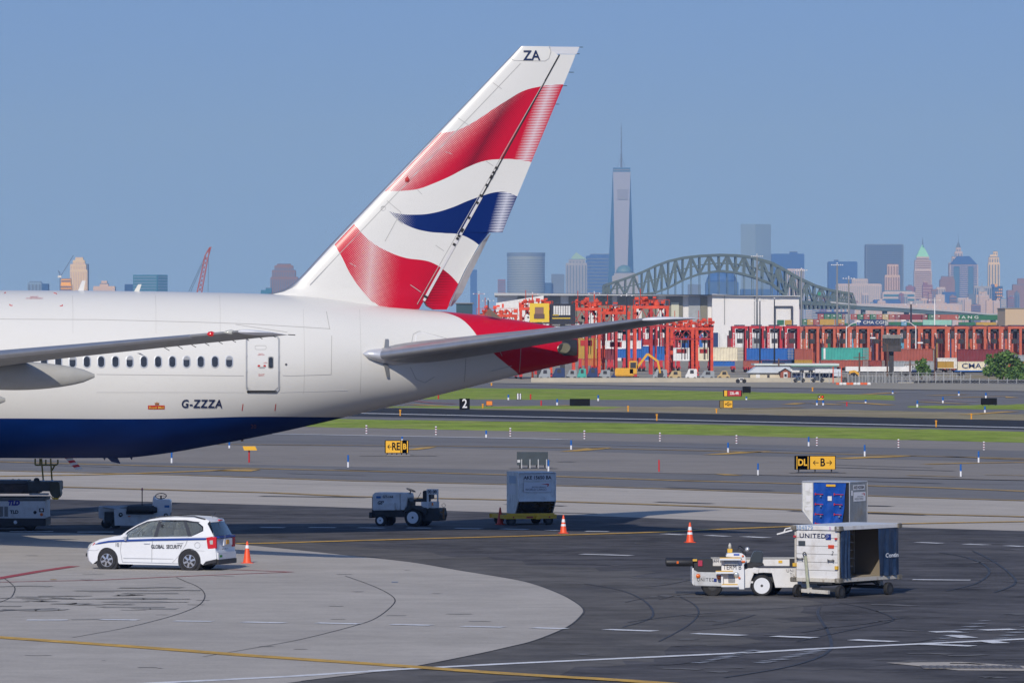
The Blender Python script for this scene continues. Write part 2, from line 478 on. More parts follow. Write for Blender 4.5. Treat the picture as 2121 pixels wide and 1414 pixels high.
patch('paint_patch', [(1455, 942.5), (1540, 936), (1600, 935), (1580, 937), (1500, 942)], M_yel, 11)
patch('paint_patch', [(1725, 950), (1800, 946), (1900, 944.5), (1860, 947), (1760, 951)], M_yel, 11)
patch('paint_patch', [(1480, 982), (1510, 983), (1538, 985.5), (1500, 985)], M_yel, 11)
line('taxi_line', [(1915, 962), (2000, 960), (2200, 957)], 0.9, M_yel, 11)
line('taxi_line', [(1880, 985), (1985, 988.5)], 0.5, M_yel2, 11)
line('taxi_line', [(2040, 984), (2200, 987)], 0.5, M_yel2, 11)
line('taxi_line', [(1960, 946), (2200, 957)], 0.6, M_yel2, 11)
line('taxi_line', [(500, 921), (930, 924.5), (1168, 928), (1410, 933), (1900, 945)], 1.0, M_yel2, 11, L0=60, L1=30)
line('taxi_edge_white', [(560, 899), (890, 905), (1100, 909), (1170, 911)], 1.1, M_whl, 11)
line('taxi_edge_white', [(1120, 909.5), (1165, 911)], 0.5, M_whl, 12)
line('taxi_sheen', [(1190, 920), (1500, 928), (1750, 936)], 2.2, mat('sheen asphalt', (0.19, 0.19, 0.2), 0.8), 10)  # sheen painted as a flat strip along the middle taxiway
line('runway_edge_line', [(0, 843), (757, 856.5), (1410, 870.5), (2121, 886.3)], 1.9, M_whl, 11, L0=80, L1=60)
line('runway_far_edge', [(810, 844.6), (1200, 851), (1410, 855), (1600, 859)], 1.0, mat('grey line paint', (0.4, 0.4, 0.4)), 11)
line('far_runway_edge_line', [(0, 792), (1018, 799), (1561, 807.5), (2121, 817.5)], 1.8, mat('worn white paint', (0.42, 0.42, 0.42)), 11, L0=80, L1=60)
line('far_taxi_line', [(1633, 838), (1660, 835), (1700, 836.5), (1740, 838.5)], 1.6, M_yel, 11)
line('far_taxi_line', [(1740, 833.5), (1800, 836), (1842, 839)], 1.6, M_yel, 11)
line('far_taxi_line', [(1520, 848), (1600, 846), (1662, 844)], 1.6, M_yel2, 11)
line('far_taxi_line', [(850, 838), (920, 841)], 1.6, M_yel, 11)
line('far_taxi_line', [(1160, 839.5), (1185, 840)], 1.6, M_yel, 12)
line('far_taxi_line', [(1790, 817), (1850, 813.5)], 1.6, M_yel, 11)
line('far_taxi_line', [(1925, 819.5), (2000, 817.5)], 1.6, M_yel, 11)
line('far_taxi_line', [(1975, 824), (2080, 821), (2098, 824)], 1.6, M_yel, 11)
line('far_taxi_line', [(1905, 832), (2000, 837)], 1.6, M_yel2, 11)
line('far_taxi_line', [(2000, 859), (2060, 855), (2096, 852.5)], 1.6, M_yel, 11)
line('hold_line', [(860, 831), (900, 835), (945, 837)], 0.9, mat('faded red paint', (0.35, 0.12, 0.12)), 11)
line('hold_line', [(1905, 828.5), (2025, 832.5)], 0.8, MATS['faded red paint'], 12)
line('hold_line', [(1930, 828), (2025, 832)], 0.3, M_whl, 13)
line('runway_joint', [(1018, 793.6), (1410, 800.6), (1745, 805), (2121, 810.5)], 2.5, M_tar, 9, L1=60)
for s_ in ([(10, 1200), (22, 1209), (31, 1220), (26, 1235), (18, 1241), (0, 1249)],
           [(365, 1197), (385, 1206), (405, 1214), (420, 1225), (424, 1239), (410, 1256), (370, 1273), (310, 1290), (245, 1305), (150, 1322)],
           [(715, 1194), (765, 1212), (800, 1228), (818, 1243), (810, 1258), (780, 1281), (740, 1296), (640, 1322), (560, 1338), (420, 1362)]):
    line('tar_seam', s_, 0.032, M_tar, 9, sm=4)
M_stain = mat('dark concrete stain', (0.30, 0.28, 0.25), 0.8, var=.2, vscale=1.5)
M_skid2 = mat('faint tyre mark', (0.06, 0.058, 0.062), 0.8, var=.4, vscale=.7)
M_worn = mat('worn pale asphalt', (0.135, 0.13, 0.128), 0.85, var=.25, vscale=1.2)
def tyre(pts, w=0.22, m=None):
    line('tyre_mark', pts, w * .4, m or M_skid, 8, sm=5)
M_skid = mat('tyre rubber mark', (0.038, 0.038, 0.042), 0.6, var=0.4, vscale=2)
tyre([(1698, 1257), (1694, 1270), (1700, 1285), (1715, 1310), (1722, 1335), (1718, 1348), (1690, 1365), (1620, 1385), (1500, 1405)])
tyre([(1410, 1238), (1440, 1255), (1446, 1275), (1420, 1300), (1365, 1330)], 0.12)
tyre([(1945, 1145), (2000, 1155), (2040, 1172), (2048, 1190), (2020, 1210), (1960, 1225)], 0.2)
tyre([(2015, 1142), (2060, 1165), (2098, 1195), (2100, 1212), (2060, 1228)], 0.2)
tyre([(1740, 1250), (1800, 1262), (1848, 1280), (1840, 1290), (1790, 1300), (1650, 1330)], 0.12)
tyre([(1300, 1290), (1420, 1275), (1600, 1262), (1900, 1240)], 0.15)
tyre([(1210, 1210), (1290, 1225), (1340, 1250), (1350, 1280), (1290, 1300)], 0.15)
tyre([(560, 1002), (900, 1009), (1300, 1018)], 0.25)
for a, w in ((((100, 1010), (500, 1020)), .2), (((540, 1028), (760, 1031)), 0.8), (((0, 1266), (120, 1262)), .5)):
    line('oil_stain', a, w, M_oil, 9)
random.seed(12)
for i in range(30):
    x, y = random.uniform(-60, 330), 1236 + random.gauss(14, 16); w_ = random.uniform(30, 150)
    line('oil_stain', [(x, y), (x + w_ * .3, y + random.uniform(-1.5, 1.5)), (x + w_ * .7, y + random.uniform(-1.5, 1.5)), (x + w_, y)], random.uniform(.15, .8), M_stain, 9 + i % 3, sm=3)
for i in range(26):
    x, y = random.uniform(0, 1000), random.uniform(1150, 1400)
    w_ = random.uniform(6, 60); line('oil_stain', [(x, y), (x + w_ * .5, y + random.uniform(-1, 1)), (x + w_, y)], random.uniform(.08, .3), M_stain, 9)
for i in range(16):
    x, y = random.uniform(1150, 2000), random.uniform(1130, 1400)
    w_ = random.uniform(60, 260); tyre([(x, y), (x + w_ * .4, y - random.uniform(2, 9)), (x + w_, y - random.uniform(0, 22))], random.uniform(.1, .35), M_skid2)
for i in range(14):
    x, y = random.uniform(0, 1900), random.uniform(950, 1070)
    w_ = random.uniform(60, 300); line('tyre_mark', [(x, y), (x + w_ * .4, y + w_ * .013), (x + w_, y + w_ * .03)], random.uniform(.25, .7), M_skid2, 9)
for i in range(40):
    x, y = random.uniform(1150, 2121), random.uniform(1120, 1405)
    w_ = random.uniform(20, 110); line('worn_streak', [(x, y), (x + w_ * .5, y + random.uniform(-1, 1)), (x + w_, y + random.uniform(-2, 3))], random.uniform(.15, .6), M_worn, 8)
random.seed(3)
for i in range(34):                                     # scuffed remnants of old dashes
    k = i % 2
    if i < 18: x, y = 1440 + (i // 2) * 14 + k * 130, 1375 - (i // 2) * 3.2
    else: x, y = 1930 + ((i - 18) // 2) * 14 + k * 120, 1330 - ((i - 18) // 2) * 6
    line('paint_scuff', [(x, y), (x + random.uniform(14, 32), y - 1.2)], random.uniform(.2, .45), mat('worn dash paint', (0.28, 0.28, 0.29)), 9)
patch('concrete_pad', [(1835, 1374), (1990, 1372.5), (2121, 1381), (2180, 1386), (2121, 1391), (1985, 1390)], M_conc2, 8)
dr = empty('drain_grate', G(2008, 1384), 0, 'rusty steel drain grate set flat in the pale concrete pad', 'drain grate')
b_ = MB()
for i in range(14): b_.box(-1.05 + i * .16, -.97 + i * .16, -.5, .5, 0.034, 0.05)
b_.build('grate_bars', mat('grate steel', (0.2, 0.18, 0.16), 0.6, 0.5), dr, kind='stuff')
MB().box(-1.1, 1.2, -.55, .55, .033, .040).build('frame', mat('grate frame', (0.13, 0.12, 0.12), 0.7), dr)
# ---------------------------------------------------------------- airliner
PSI = R(10.0); cP, sP = math.cos(PSI), math.sin(PSI)
Z0 = 202.0; X0 = (0 - CX) * Z0 / F
plane = empty('airliner', (X0, Z0, 0), PSI, 'white airliner with dark blue belly and red, white and blue striped tail fin', 'airliner')
def pl(x, y, lat):
    """photo pixel -> (s aft, z) on the vertical plane lat metres to port of the centreline"""
    k = (x - CX) / F
    s = (k * (Z0 - lat * cP) - X0 - lat * sP) / (cP - k * sP)
    Z = Z0 + s * sP - lat * cP
    return s, H - (y - YH) * Z / F
def interp(tab, x, j):
    if x <= tab[0][0]: return tab[0][j]
    for i in range(len(tab) - 1):
        if x <= tab[i + 1][0]:
            p0, p1, p2, p3 = tab[max(i - 1, 0)], tab[i], tab[i + 1], tab[min(i + 2, len(tab) - 1)]
            h = p2[0] - p1[0]; t = (x - p1[0]) / h
            m1 = (p2[j] - p0[j]) / (p2[0] - p0[0]) * h if p2[0] != p0[0] else 0
            m2 = (p3[j] - p1[j]) / (p3[0] - p1[0]) * h if p3[0] != p1[0] else 0
            return (2 * t ** 3 - 3 * t ** 2 + 1) * p1[j] + (t ** 3 - 2 * t ** 2 + t) * m1 + (-2 * t ** 3 + 3 * t ** 2) * p2[j] + (t ** 3 - t ** 2) * m2
    return tab[-1][j]
st = []
for x, yt, yb, hw in [(0, 601, 948, 3.1), (100, 601.5, 948.5, 3.1), (200, 602, 948, 3.1), (271, 603, 947, 3.1), (353, 604, 937, 3.09), (425, 605.5, 924.5, 3.06), (498, 607, 911, 3.0),
                      (570, 609.5, 896.5, 2.88), (640, 614, 881, 2.72), (700, 621, 867, 2.52), (760, 630, 852.5, 2.28), (812, 636, 841, 2.05), (880, 642, 825, 1.76),
                      (940, 647, 810, 1.5), (1000, 653, 795, 1.25), (1072, 663, 777, 0.92), (1120, 671, 765.5, 0.68), (1160, 679, 756.5, 0.46), (1184, 688, 752, 0.3), (1196, 699, 749, 0.2)]:
    s, zt = pl(x, yt, 0); _, zb = pl(x, yb, 0)
    st.append((s, zt, zb, hw))
zc0 = (st[0][1] + st[0][2]) / 2; zt0, zb0 = st[0][1], st[0][2]
front = [(-44.0, zc0 - .35, zc0 - .45, 0.05), (-43.2, zc0 + .6, zc0 - 1.2, 0.9), (-41.5, zc0 + 1.6, zc0 - 2.0, 1.75), (-39.0, zc0 + 2.6, zb0 + .5, 2.6), (-36.0, zt0 - .1, zb0 + .12, 3.0), (-33.0, zt0, zb0, 3.1), (-10.0, zt0, zb0, 3.1)]
TAB = front + st
S_END = TAB[-1][0]
def ztop(s): return interp(TAB, s, 1)
def zbot(s): return interp(TAB, s, 2)
def hwid(s): return interp(TAB, s, 3)
def sec(s, a):           # a: angle, 0 = port side, up positive
    t, b, w = ztop(s), zbot(s), hwid(s)
    return (s, -w * math.cos(a), (t + b) / 2 + (t - b) / 2 * math.sin(a))
def flat(s, z):          # half width at height z
    t, b, w = ztop(s), zbot(s), hwid(s)
    q = (z - (t + b) / 2) / ((t - b) / 2)
    return w * math.sqrt(max(0.0, 1 - q * q))
def fus(x, y, off=0.006):
    lat = 2.5
    for _ in range(12):
        s, z = pl(x, y, lat); lat = 0.5 * lat + 0.5 * flat(s, z)
    s, z = pl(x, y, lat)
    return fsz(s, z, off)
def fsz(s, z, off=0.006):
    t, b, w = ztop(s), zbot(s), hwid(s)
    la = flat(s, z); hh = (t - b) / 2
    n = Vector((0, -la / (w * w), (z - (t + b) / 2) / (hh * hh)))
    n.normalize()
    return (s, -la + n.y * off, z + n.z * off)

def nz(z): return z / 20.0
FS0, FS1 = pl(540, 300, 0)[0], pl(1215, 300, 0)[0]
def ns(s): return (s - FS0) / (FS1 - FS0)
def fpts(px):
    r = []
    for x, y in px:
        s, z = pl(x, y, 0); r.append((ns(s), nz(z)))
    return r
WHITE = (0.70, 0.685, 0.645)
RED = (0.55, 0.004, 0.028)
BLUE = (0.001, 0.016, 0.12)
def base_paint(name, rough=0.32):
    m = bpy.data.materials.new(name); m.use_nodes = True
    t = m.node_tree; b = t.nodes['Principled BSDF']
    b.inputs['Roughness'].default_value = rough
    b.inputs['Coat Weight'].default_value = 0.0
    b.inputs['Specular IOR Level'].default_value = 0.35
    b.inputs['Coat Roughness'].default_value = 0.12
    tcn = t.nodes.new('ShaderNodeTexCoord')
    sx = t.nodes.new('ShaderNodeSeparateXYZ'); t.links.new(tcn.outputs['Object'], sx.inputs[0])
    return m, t, b, E(t, sx.outputs[0]), E(t, sx.outputs[1]), E(t, sx.outputs[2]), tcn.outputs['Object']
def white_worn(t, oc):
    n = noise(t, 0.5, 5, 0.6, oc, (0.6, 1, 1.6))
    n2 = noise(t, 5.0, 4, 0.7, oc, (0.5, 1, 2.0))
    c = mixc(t, ramp(t, n, 0.4, 0.75), WHITE, (0.68, 0.665, 0.62))
    return mixc(t, ramp(t, n2, 0.58, 0.8) * 0.35, c, (0.58, 0.565, 0.51))

# fin and rudder livery
M_fin, t, b, ex, ey, ez, oc = base_paint('tail livery')
S = (ex - FS0) / (FS1 - FS0); Zn = ez / 20.0
U1 = curve_of(t, S, fpts([(905, 275), (939, 272), (977, 255), (1019, 227.6), (1049, 208.5), (1083, 189), (1119, 179.6), (1140, 176.5), (1165, 175.4), (1180, 176)]))
L1 = curve_of(t, S, fpts([(780, 397), (801, 396.5), (841, 395), (867, 391), (892, 382), (926, 367.6), (968.5, 346), (1002.5, 333.7), (1038.5, 330), (1062, 330), (1099, 336), (1120, 342)]))
U2 = curve_of(t, S, fpts([(790, 433), (803, 437.6), (824, 443), (858, 445), (892, 442), (934.6, 430), (968.5, 416), (994, 407), (1028, 398), (1049, 398.6), (1069, 406), (1090, 416)]))
L2 = curve_of(t, S, fpts([(790, 432), (803, 439), (824, 457), (850, 471), (884, 480), (917.6, 483), (951.5, 486), (977, 497), (992, 507.6), (1015, 530), (1040, 560)]))
U3 = curve_of(t, S, fpts([(715, 440), (735, 467), (748, 484), (773, 505.5), (803, 522), (837, 534), (879, 540), (892, 543.7), (917.6, 558.5), (949, 588), (962, 609), (985, 650)]))
L3 = curve_of(t, S, fpts([(680, 480), (693.6, 509.7), (705.5, 531), (722, 565), (743.6, 596.7), (765, 622), (782, 633), (795, 660), (800, 700)]))
hx, hz = pl(1158, 113, 0); hx2, hz2 = pl(875, 624, 0)
HS = (hx - hx2) / (hz - hz2)                                        # hinge line slope
dh = ex - (hx2 + (ez - hz2) * HS)                                    # metres aft of the hinge
aft = dh.gt(0.0)
# halftone
pitch = 0.062
ca, sa = math.cos(0.72), math.sin(0.72)
u = ((ex * ca + ez * sa) / pitch).fr() - 0.5
v = ((ez * ca - ex * sa) / pitch).fr() - 0.5
dd = u.ab().mx(v.ab()) * 2.0
vr = (ez / 0.06).fr() - 0.5
hd = vr.ab() * 2.0
def diag(x1, y1, x2, y2):
    a, az = pl(x1, y1, 0); c, cz = pl(x2, y2, 0); k = (a - c) / (az - cz)
    return ex - (c + (ez - cz) * k)
redt = Zn.lt(U1) * Zn.gt(L1)
bluet = Zn.lt(U2) * Zn.gt(L2)
redb = Zn.lt(U3) * Zn.gt(L3)
h1 = diag(935, 278, 812, 395)
hl1 = h1.bump(0.0, 1.35) * (1.0 - aft)
dk1 = diag(1030, 245, 972, 345).bump(0.0, 0.95) * (1.0 - aft)
h3 = diag(770, 500, 758, 640)
hl3 = h3.bump(0.0, 1.25)
dk3 = diag(905, 545, 850, 640).bump(0.2, 1.3) * (1.0 - aft)
h2 = diag(790, 425, 850, 480)
hl2 = (1.0 - ((ex - pl(800, 440, 0)[0]) / 1.15)).cl()
dk2 = (1.0 - dh.ab() / 3.0).cl() * (1.0 - aft)
ra = diag(1142, 176, 1086, 335)
hla = ra.bump(-0.02, 0.44) * aft
rb = diag(1052, 400, 1030, 480)
hlb = rb.bump(0.0, 0.40) * aft
fl = ramp(t, Zn, nz(pl(900, 600, 0)[1]), nz(pl(900, 560, 0)[1]))
wt_red = (hl1 * 1.15).mn(0.92) * 0.9
def dots(b_): return dd.lt(b_.mn(0.98))
def hatch(b_): return hd.lt(b_.mn(0.98))
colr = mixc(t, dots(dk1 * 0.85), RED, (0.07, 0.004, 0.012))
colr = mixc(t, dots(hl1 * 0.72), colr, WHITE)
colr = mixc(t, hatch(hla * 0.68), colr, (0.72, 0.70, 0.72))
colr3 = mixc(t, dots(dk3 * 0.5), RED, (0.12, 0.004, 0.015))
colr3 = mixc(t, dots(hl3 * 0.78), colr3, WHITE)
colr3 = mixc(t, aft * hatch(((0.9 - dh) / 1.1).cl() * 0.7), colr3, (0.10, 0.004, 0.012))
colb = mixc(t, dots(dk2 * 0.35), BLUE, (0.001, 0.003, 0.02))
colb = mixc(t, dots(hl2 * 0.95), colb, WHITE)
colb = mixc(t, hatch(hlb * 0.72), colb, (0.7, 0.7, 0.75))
c = white_worn(t, oc)
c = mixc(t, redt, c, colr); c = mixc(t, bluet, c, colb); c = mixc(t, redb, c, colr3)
t.links.new(c.k, b.inputs['Base Color'])

# fuselage livery
M_fus, t, b, ex, ey, ez, oc = base_paint('fuselage livery', 0.3)
xs0, xs1 = -45.0, S_END
def n2_(s): return (s - xs0) / (xs1 - xs0)
bp = []
for x, y in [(0, 866), (320, 867), (420, 865), (513, 862.5), (640, 863), (735, 864), (780, 866)]:
    q = fus(x, y); bp.append((n2_(q[0]), nz(q[2])))
bp = [(0.0, bp[0][1]), (0.4, bp[0][1])] + bp
belly = curve_of(t, (ex - xs0) / (xs1 - xs0), bp)
rp = []
for x, y in [(1080, 784), (1074, 777), (1048, 753), (1022, 731), (1005, 713), (989.5, 697), (979, 683), (970, 673), (958, 662.5), (946, 655.6), (926, 648.5), (906, 644.5), (860, 641), (823, 638.7), (800, 636)]:
    q = fus(x, y); rp.append((nz(q[2]), n2_(q[0])))
redc = curve_of(t, ez / 20.0, rp)
c = white_worn(t, oc)
isr = ((ex - xs0) / (xs1 - xs0)).gt(redc) * ex.gt(pl(775, 640, 0)[0])
c = mixc(t, isr, c, RED)
bl = mixc(t, ramp(t, noise(t, 1.1, 5, 0.6, oc, (0.5, 1, 1)), 0.35, 0.75), (0.0008, 0.022, 0.135), (0.0008, 0.014, 0.09))
bmask = (ez / 20.0).lt(belly) * ex.lt(pl(800, 860, 0)[0])
c = mixc(t, bmask, c, bl)
t.links.new((0.35 - bmask * 0.25).k, b.inputs['Specular IOR Level'])
t.links.new((0.3 + bmask * 0.2).k, b.inputs['Roughness'])
t.links.new(c.k, b.inputs['Base Color'])

M_white = mat('white airframe paint', WHITE, 0.3, var=0.05, vscale=1.0, coat=0.3)
M_grey = mat('airframe grey', (0.25, 0.26, 0.28), 0.42, var=0.12, vscale=0.8, dirt=(0.16, 0.15, 0.14), dscale=1.4, damt=0.5, stretch=(3, 0.4, 1))
M_lead = mat('bare metal leading edge', (0.42, 0.43, 0.46), 0.34, 0.7, var=0.08, vscale=2)
M_seam = mat('panel seam', (0.42, 0.41, 0.39), 0.6)
M_black = mat('black rubber', (0.012, 0.012, 0.013), 0.6)
M_navy = mat('navy lettering', (0.006, 0.016, 0.07), 0.4)
M_redp = mat('red marking', (0.5, 0.02, 0.02), 0.5)

ss = [-44 + i * 1.0 for i in range(34)] + [-10 + i * 0.5 for i in range(20)]
s_ = 0.0
while s_ < S_END - 0.12: ss.append(s_); s_ += 0.25
ss.append(S_END)
NA = 96
mb = MB()
vs = [sec(s, 2 * math.pi * k / NA) for s in ss for k in range(NA)]
fs = [(i * NA + k, i * NA + (k + 1) % NA, (i + 1) * NA + (k + 1) % NA, (i + 1) * NA + k) for i in range(len(ss) - 1) for k in range(NA)]
fs += [tuple(range(NA)), tuple(range((len(ss) - 1) * NA, len(ss) * NA))[::-1]]
mb.add(vs, fs)
fuselage = mb.build('fuselage', M_fus, plane, smooth=True)

def airfoil(n=14, t_=0.1, sharp=1.0):
    """unit chord, list of (x, z) round the section"""
    up = []
    for i in range(n + 1):
        x = 0.5 * (1 - math.cos(math.pi * i / n))
        y = 5 * t_ * (0.2969 * math.sqrt(x) - 0.1260 * x - 0.3516 * x * x + 0.2843 * x ** 3 - 0.1036 * x ** 4)
        up.append((x, y))
    return up + [(x, -y) for x, y in reversed(up[1:-1])]
def surf(name, secs, m, parent=plane, c0=0.0, c1=1.0, smooth=True, tfun=None, close=True, **kw):
    """secs: list of (origin LE point, TE point, thickness ratio, thickness axis); builds chord fraction c0..c1"""
    mb = MB(); rows = []
    for le, te, tr, ax in secs:
        le, te, ax = Vector(le), Vector(te), Vector(ax)
        ch = (te - le).length; row = []
        n = 16; up = []
        for i in range(n + 1):
            q = i / n
            x = c0 + (c1 - c0) * (0.5 * (1 - math.cos(math.pi * q)) if c0 == 0 else q)
            y = 5 * tr * (0.2969 * math.sqrt(x) - 0.1260 * x - 0.3516 * x * x + 0.2843 * x ** 3 - 0.1036 * x ** 4) + 0.0004
            up.append((x, y))
        for x, y in up: row.append(le + (te - le) * x + ax * y * ch)
        for x, y in reversed(up): row.append(le + (te - le) * x - ax * y * ch)
        rows.append(row)
    n = len(rows[0])
    vs = [p for r in rows for p in r]
    fs = [(i * n + k, i * n + (k + 1) % n, (i + 1) * n + (k + 1) % n, (i + 1) * n + k) for i in range(len(rows) - 1) for k in range(n)]
    fs += [tuple(range(n)), tuple(range((len(rows) - 1) * n, len(rows) * n))[::-1]]
    mb.add(vs, fs)
    return mb.build(name, m, parent, smooth='auto' if smooth else False, **kw)

# --- fin
def fl_at(tab, y):   # x of outline at pixel row y
    for (xa, ya), (xb, yb) in zip(tab, tab[1:]):
        if ya <= y <= yb: return xa + (xb - xa) * (y - ya) / (yb - ya)
    return tab[-1][0] if y > tab[-1][1] else tab[0][0]
LEp = [(1079, 95.5), (680, 512), (660, 534), (640, 556), (628, 569), (617, 580), (603, 592), (588, 600.5), (570, 606.5), (552, 609.5), (540, 615)]
HGp = [(1168, 94), (1158, 113), (875, 624), (866, 640)]
TEr = [(1199, 98), (1041.5, 478)]
ys = [96, 100] + list(range(115, 540, 17)) + [545, 556, 566, 576, 586, 596, 604, 609, 618, 640]
def frow(y, xa, xb, tr):
    a = pl(xa, y, 0); c = pl(xb, y, 0)
    return ((a[0], 0, a[1]), (c[0], 0, a[1]), tr, (0, 1, 0))
secs = []
for y in ys:
    xl, xh = fl_at(LEp, y), fl_at(HGp, y)
    if y < 112: xh = 1137 - (y - 94) * 0.0 if y < 104 else 1150
    xte = xh + 60
    chord = (xh - xl) / 55.5
    tr = min(0.105, 1.0 / max(chord, 1))
    # section to the hinge: extend chord so that the hinge sits at 72 %
    a = pl(xl, y, 0); cx_ = xl + (xh - xl) / 0.72
    c_ = pl(cx_, y, 0)
    secs.append(((a[0], 0, a[1]), (c_[0], 0, a[1]), 0.085 if y < 545 else 0.085 * 545 / (545 + (y - 545) * 1.5), (0, 1, 0)))
surf('fin', secs, M_fin, c0=0.0, c1=0.72)
def fin_half(y):    # half thickness at the hinge for row y
    xl, xh = fl_at(LEp, y), fl_at(HGp, y); ch = (xh - xl) / 0.72 / F * (Z0 + 2)
    x = 0.72
    return 5 * 0.085 * (0.2969 * math.sqrt(x) - 0.1260 * x - 0.3516 * x * x + 0.2843 * x ** 3 - 0.1036 * x ** 4) * ch
def slab(name, rows, m, te=0.015, **kw):
    """rows: (y, xfront, xback); wedge from the hinge thickness to a thin trailing edge"""
    mb = MB(); A = []
    for y, xf, xb in rows:
        f_, b_ = pl(xf, y, 0), pl(xb, y, 0)
        h = min(fin_half(y), 0.32) * 0.93
        A.append([(f_[0], -h, f_[1]), (b_[0], -te, f_[1]), (b_[0], te, f_[1]), (f_[0], h, f_[1])])
    vs = [p for r in A for p in r]
    fs = [(i * 4 + k, i * 4 + (k + 1) % 4, (i + 1) * 4 + (k + 1) % 4, (i + 1) * 4 + k) for i in range(len(A) - 1) for k in range(4)]
    fs += [(0, 1, 2, 3), (len(vs) - 1, len(vs) - 2, len(vs) - 3, len(vs) - 4)]
    mb.add(vs, fs); return mb.build(name, m, plane, **kw)
rud = [(113, 1159.5, 1192)]
for y in range(130, 481, 25): rud.append((y, fl_at(HGp, y) + 1.3, fl_at(TEr, y)))
rud[-1] = (481, fl_at(HGp, 481) + 1.3, 1041)
rud += [(481.5, fl_at(HGp, 481.5) + 1.3, 1014), (508, fl_at(HGp, 508) + 1.3, 991), (560, fl_at(HGp, 560) + 1.3, 962), (588, fl_at(HGp, 588) + 1.3, 949), (610, fl_at(HGp, 610) + 1.3, 938.5), (624, 878, 932), (634, 884, 929), (641, 897, 925)]
slab('rudder', rud, M_fin)
slab('rudder_tab', [(484, 1015.5, 1016.2), (500, 999, 1008), (533, 978, 992), (570, 959, 974), (607, 942, 957.5), (622, 936, 946), (634, 931, 936)],
     mat('tab grey', (0.50, 0.49, 0.47), 0.4, var=0.1))
slab('balance_horn', [(97, 1138.5, 1200), (104, 1139, 1197.5), (112, 1148, 1194)], mat('rudder horn paint', (0.62, 0.62, 0.63), 0.35))
# tip cap outline, leading edge strip, hinge line with worn seals
def fin_pt(x, y, off=0.012):
    s, z = pl(x, y, 0)
    xl, xh = fl_at(LEp, y), fl_at(HGp, y)
    a = pl(xl, y, 0)[0]; ch = (pl(xh, y, 0)[0] - a) / 0.72
    q = max(0.0005, min(0.95, (s - a) / ch))
    if x > xh + 0.5:
        te = fl_at(TEr, min(y, 478)); k = max(0, min(1, (x - xh) / max(1, te - xh)))
        h = min(fin_half(y), 0.32) * 0.93 * (1 - k) + 0.015 * k
    else:
        h = 5 * 0.085 * (0.2969 * math.sqrt(q) - 0.1260 * q - 0.3516 * q * q + 0.2843 * q ** 3 - 0.1036 * q ** 4) * ch
    return Vector((s, -(h + off), z))
def seam(mb, pts, w, fn):
    q = [Vector(fn(*p)) for p in pts]
    for a, b_ in zip(q, q[1:]):
        d = (b_ - a).normalized(); n = Vector((0, -1, 0)); sd_ = d.cross(n).normalized() * w / 2
        mb.add([a - sd_, a + sd_, b_ + sd_, b_ - sd_], [(0, 1, 2, 3)])
def dens(pts, k=6):
    o = []
    for a, b_ in zip(pts, pts[1:]):
        for i in range(k): o.append(tuple(p + (q - p) * i / k for p, q in zip(a, b_)))
    return o + [pts[-1]]
mb = MB()
for p in ([(1058, 122), (1064, 126), (1128, 127), (1136, 122), (1140, 108), (1137, 95)], [(1077, 132), (640, 590)], [(1150, 128), (862, 630)],
          [(1020, 172), (1038, 185)], [(945, 243), (972, 262)], [(921, 315), (935, 320)], [(1005, 334), (1020, 344)], [(862, 393), (872, 403)], [(820, 455), (832, 465)], [(900, 508), (918, 520)], [(848, 590), (870, 605)],
          [(800, 416), (828, 440), (795, 500)], [(722, 545), (735, 552)]):
    seam(mb, dens(p, 8), 0.022, fin_pt)
mb.build('fin_seam', M_seam, plane, kind='stuff')
mb = MB(); p = [(1158, 114), (1036, 335), (996, 408)]
seam(mb, dens(p, 14), 0.05, lambda x, y: fin_pt(x, y, 0.02)); mb.build('hinge_seal', M_black, plane)
mb = MB(); seam(mb, dens([(996, 408), (876, 623)], 20), 0.10, lambda x, y: fin_pt(x, y, 0.02)); mb.build('hinge_cover', mat('hinge cover', (0.6, 0.58, 0.57), 0.4), plane)
mb = MB()
random.seed(5)
for k in range(20):
    y = 345 + k * 8.3 + random.uniform(-4, 4); x = fl_at(HGp, y)
    if random.random() < .3: continue
    seam(mb, [(x - .8, y), (x - .8 - 2.5, y + 4.5)], 0.11, lambda x, y: fin_pt(x, y, 0.028))
seam(mb, [(880.5, 612), (878, 616.5)], 0.16, lambda x, y: fin_pt(x, y, 0.028))
mb.build('hinge_bracket', M_black, plane, kind='stuff')
surf('fin_leading_edge', [(Vector(q[0]) - (Vector(q[1]) - Vector(q[0])) * 0.003, q[1], q[2] * 1.04, q[3]) for q in secs], M_lead, c0=0.0, c1=0.022)
mb = MB()
for x, y in ((1192, 112), (1180, 150), (1166, 178), (1150, 216), (1199, 98)):
    a = pl(x, y, 0); mb.tube((a[0] - .05, 0, a[1]), (a[0] + 0.16, 0, a[1]), 0.012, n=5)
mb.build('static_wick', M_black, plane, kind='stuff')
mb = MB(); mb.ring((0, 0, 0), 0.085, 0.008, n=24, k=4)
q = fin_pt(792, 432); mb.build('target_mark', M_seam, plane, loc=q)
text('ZA', 0.52, lambda u_, v_: fin_pt(1100 + u_ * 55.5, 116.5 - v_ * 55.5, 0.03), M_navy, plane, 'registration_short', bold=0.008, xs=0.92)
# --- small lamp fairing on the fin
mb = MB(); mb.lathe([(0.0, 0.0), (0.07, 0.03), (0.09, 0.1), (0.0, 0.26)], n=12); mb.build('beacon_fairing', M_redp, plane, loc=fin_pt(842, 378, 0.0), rot=(0, 0, 0), smooth=True)

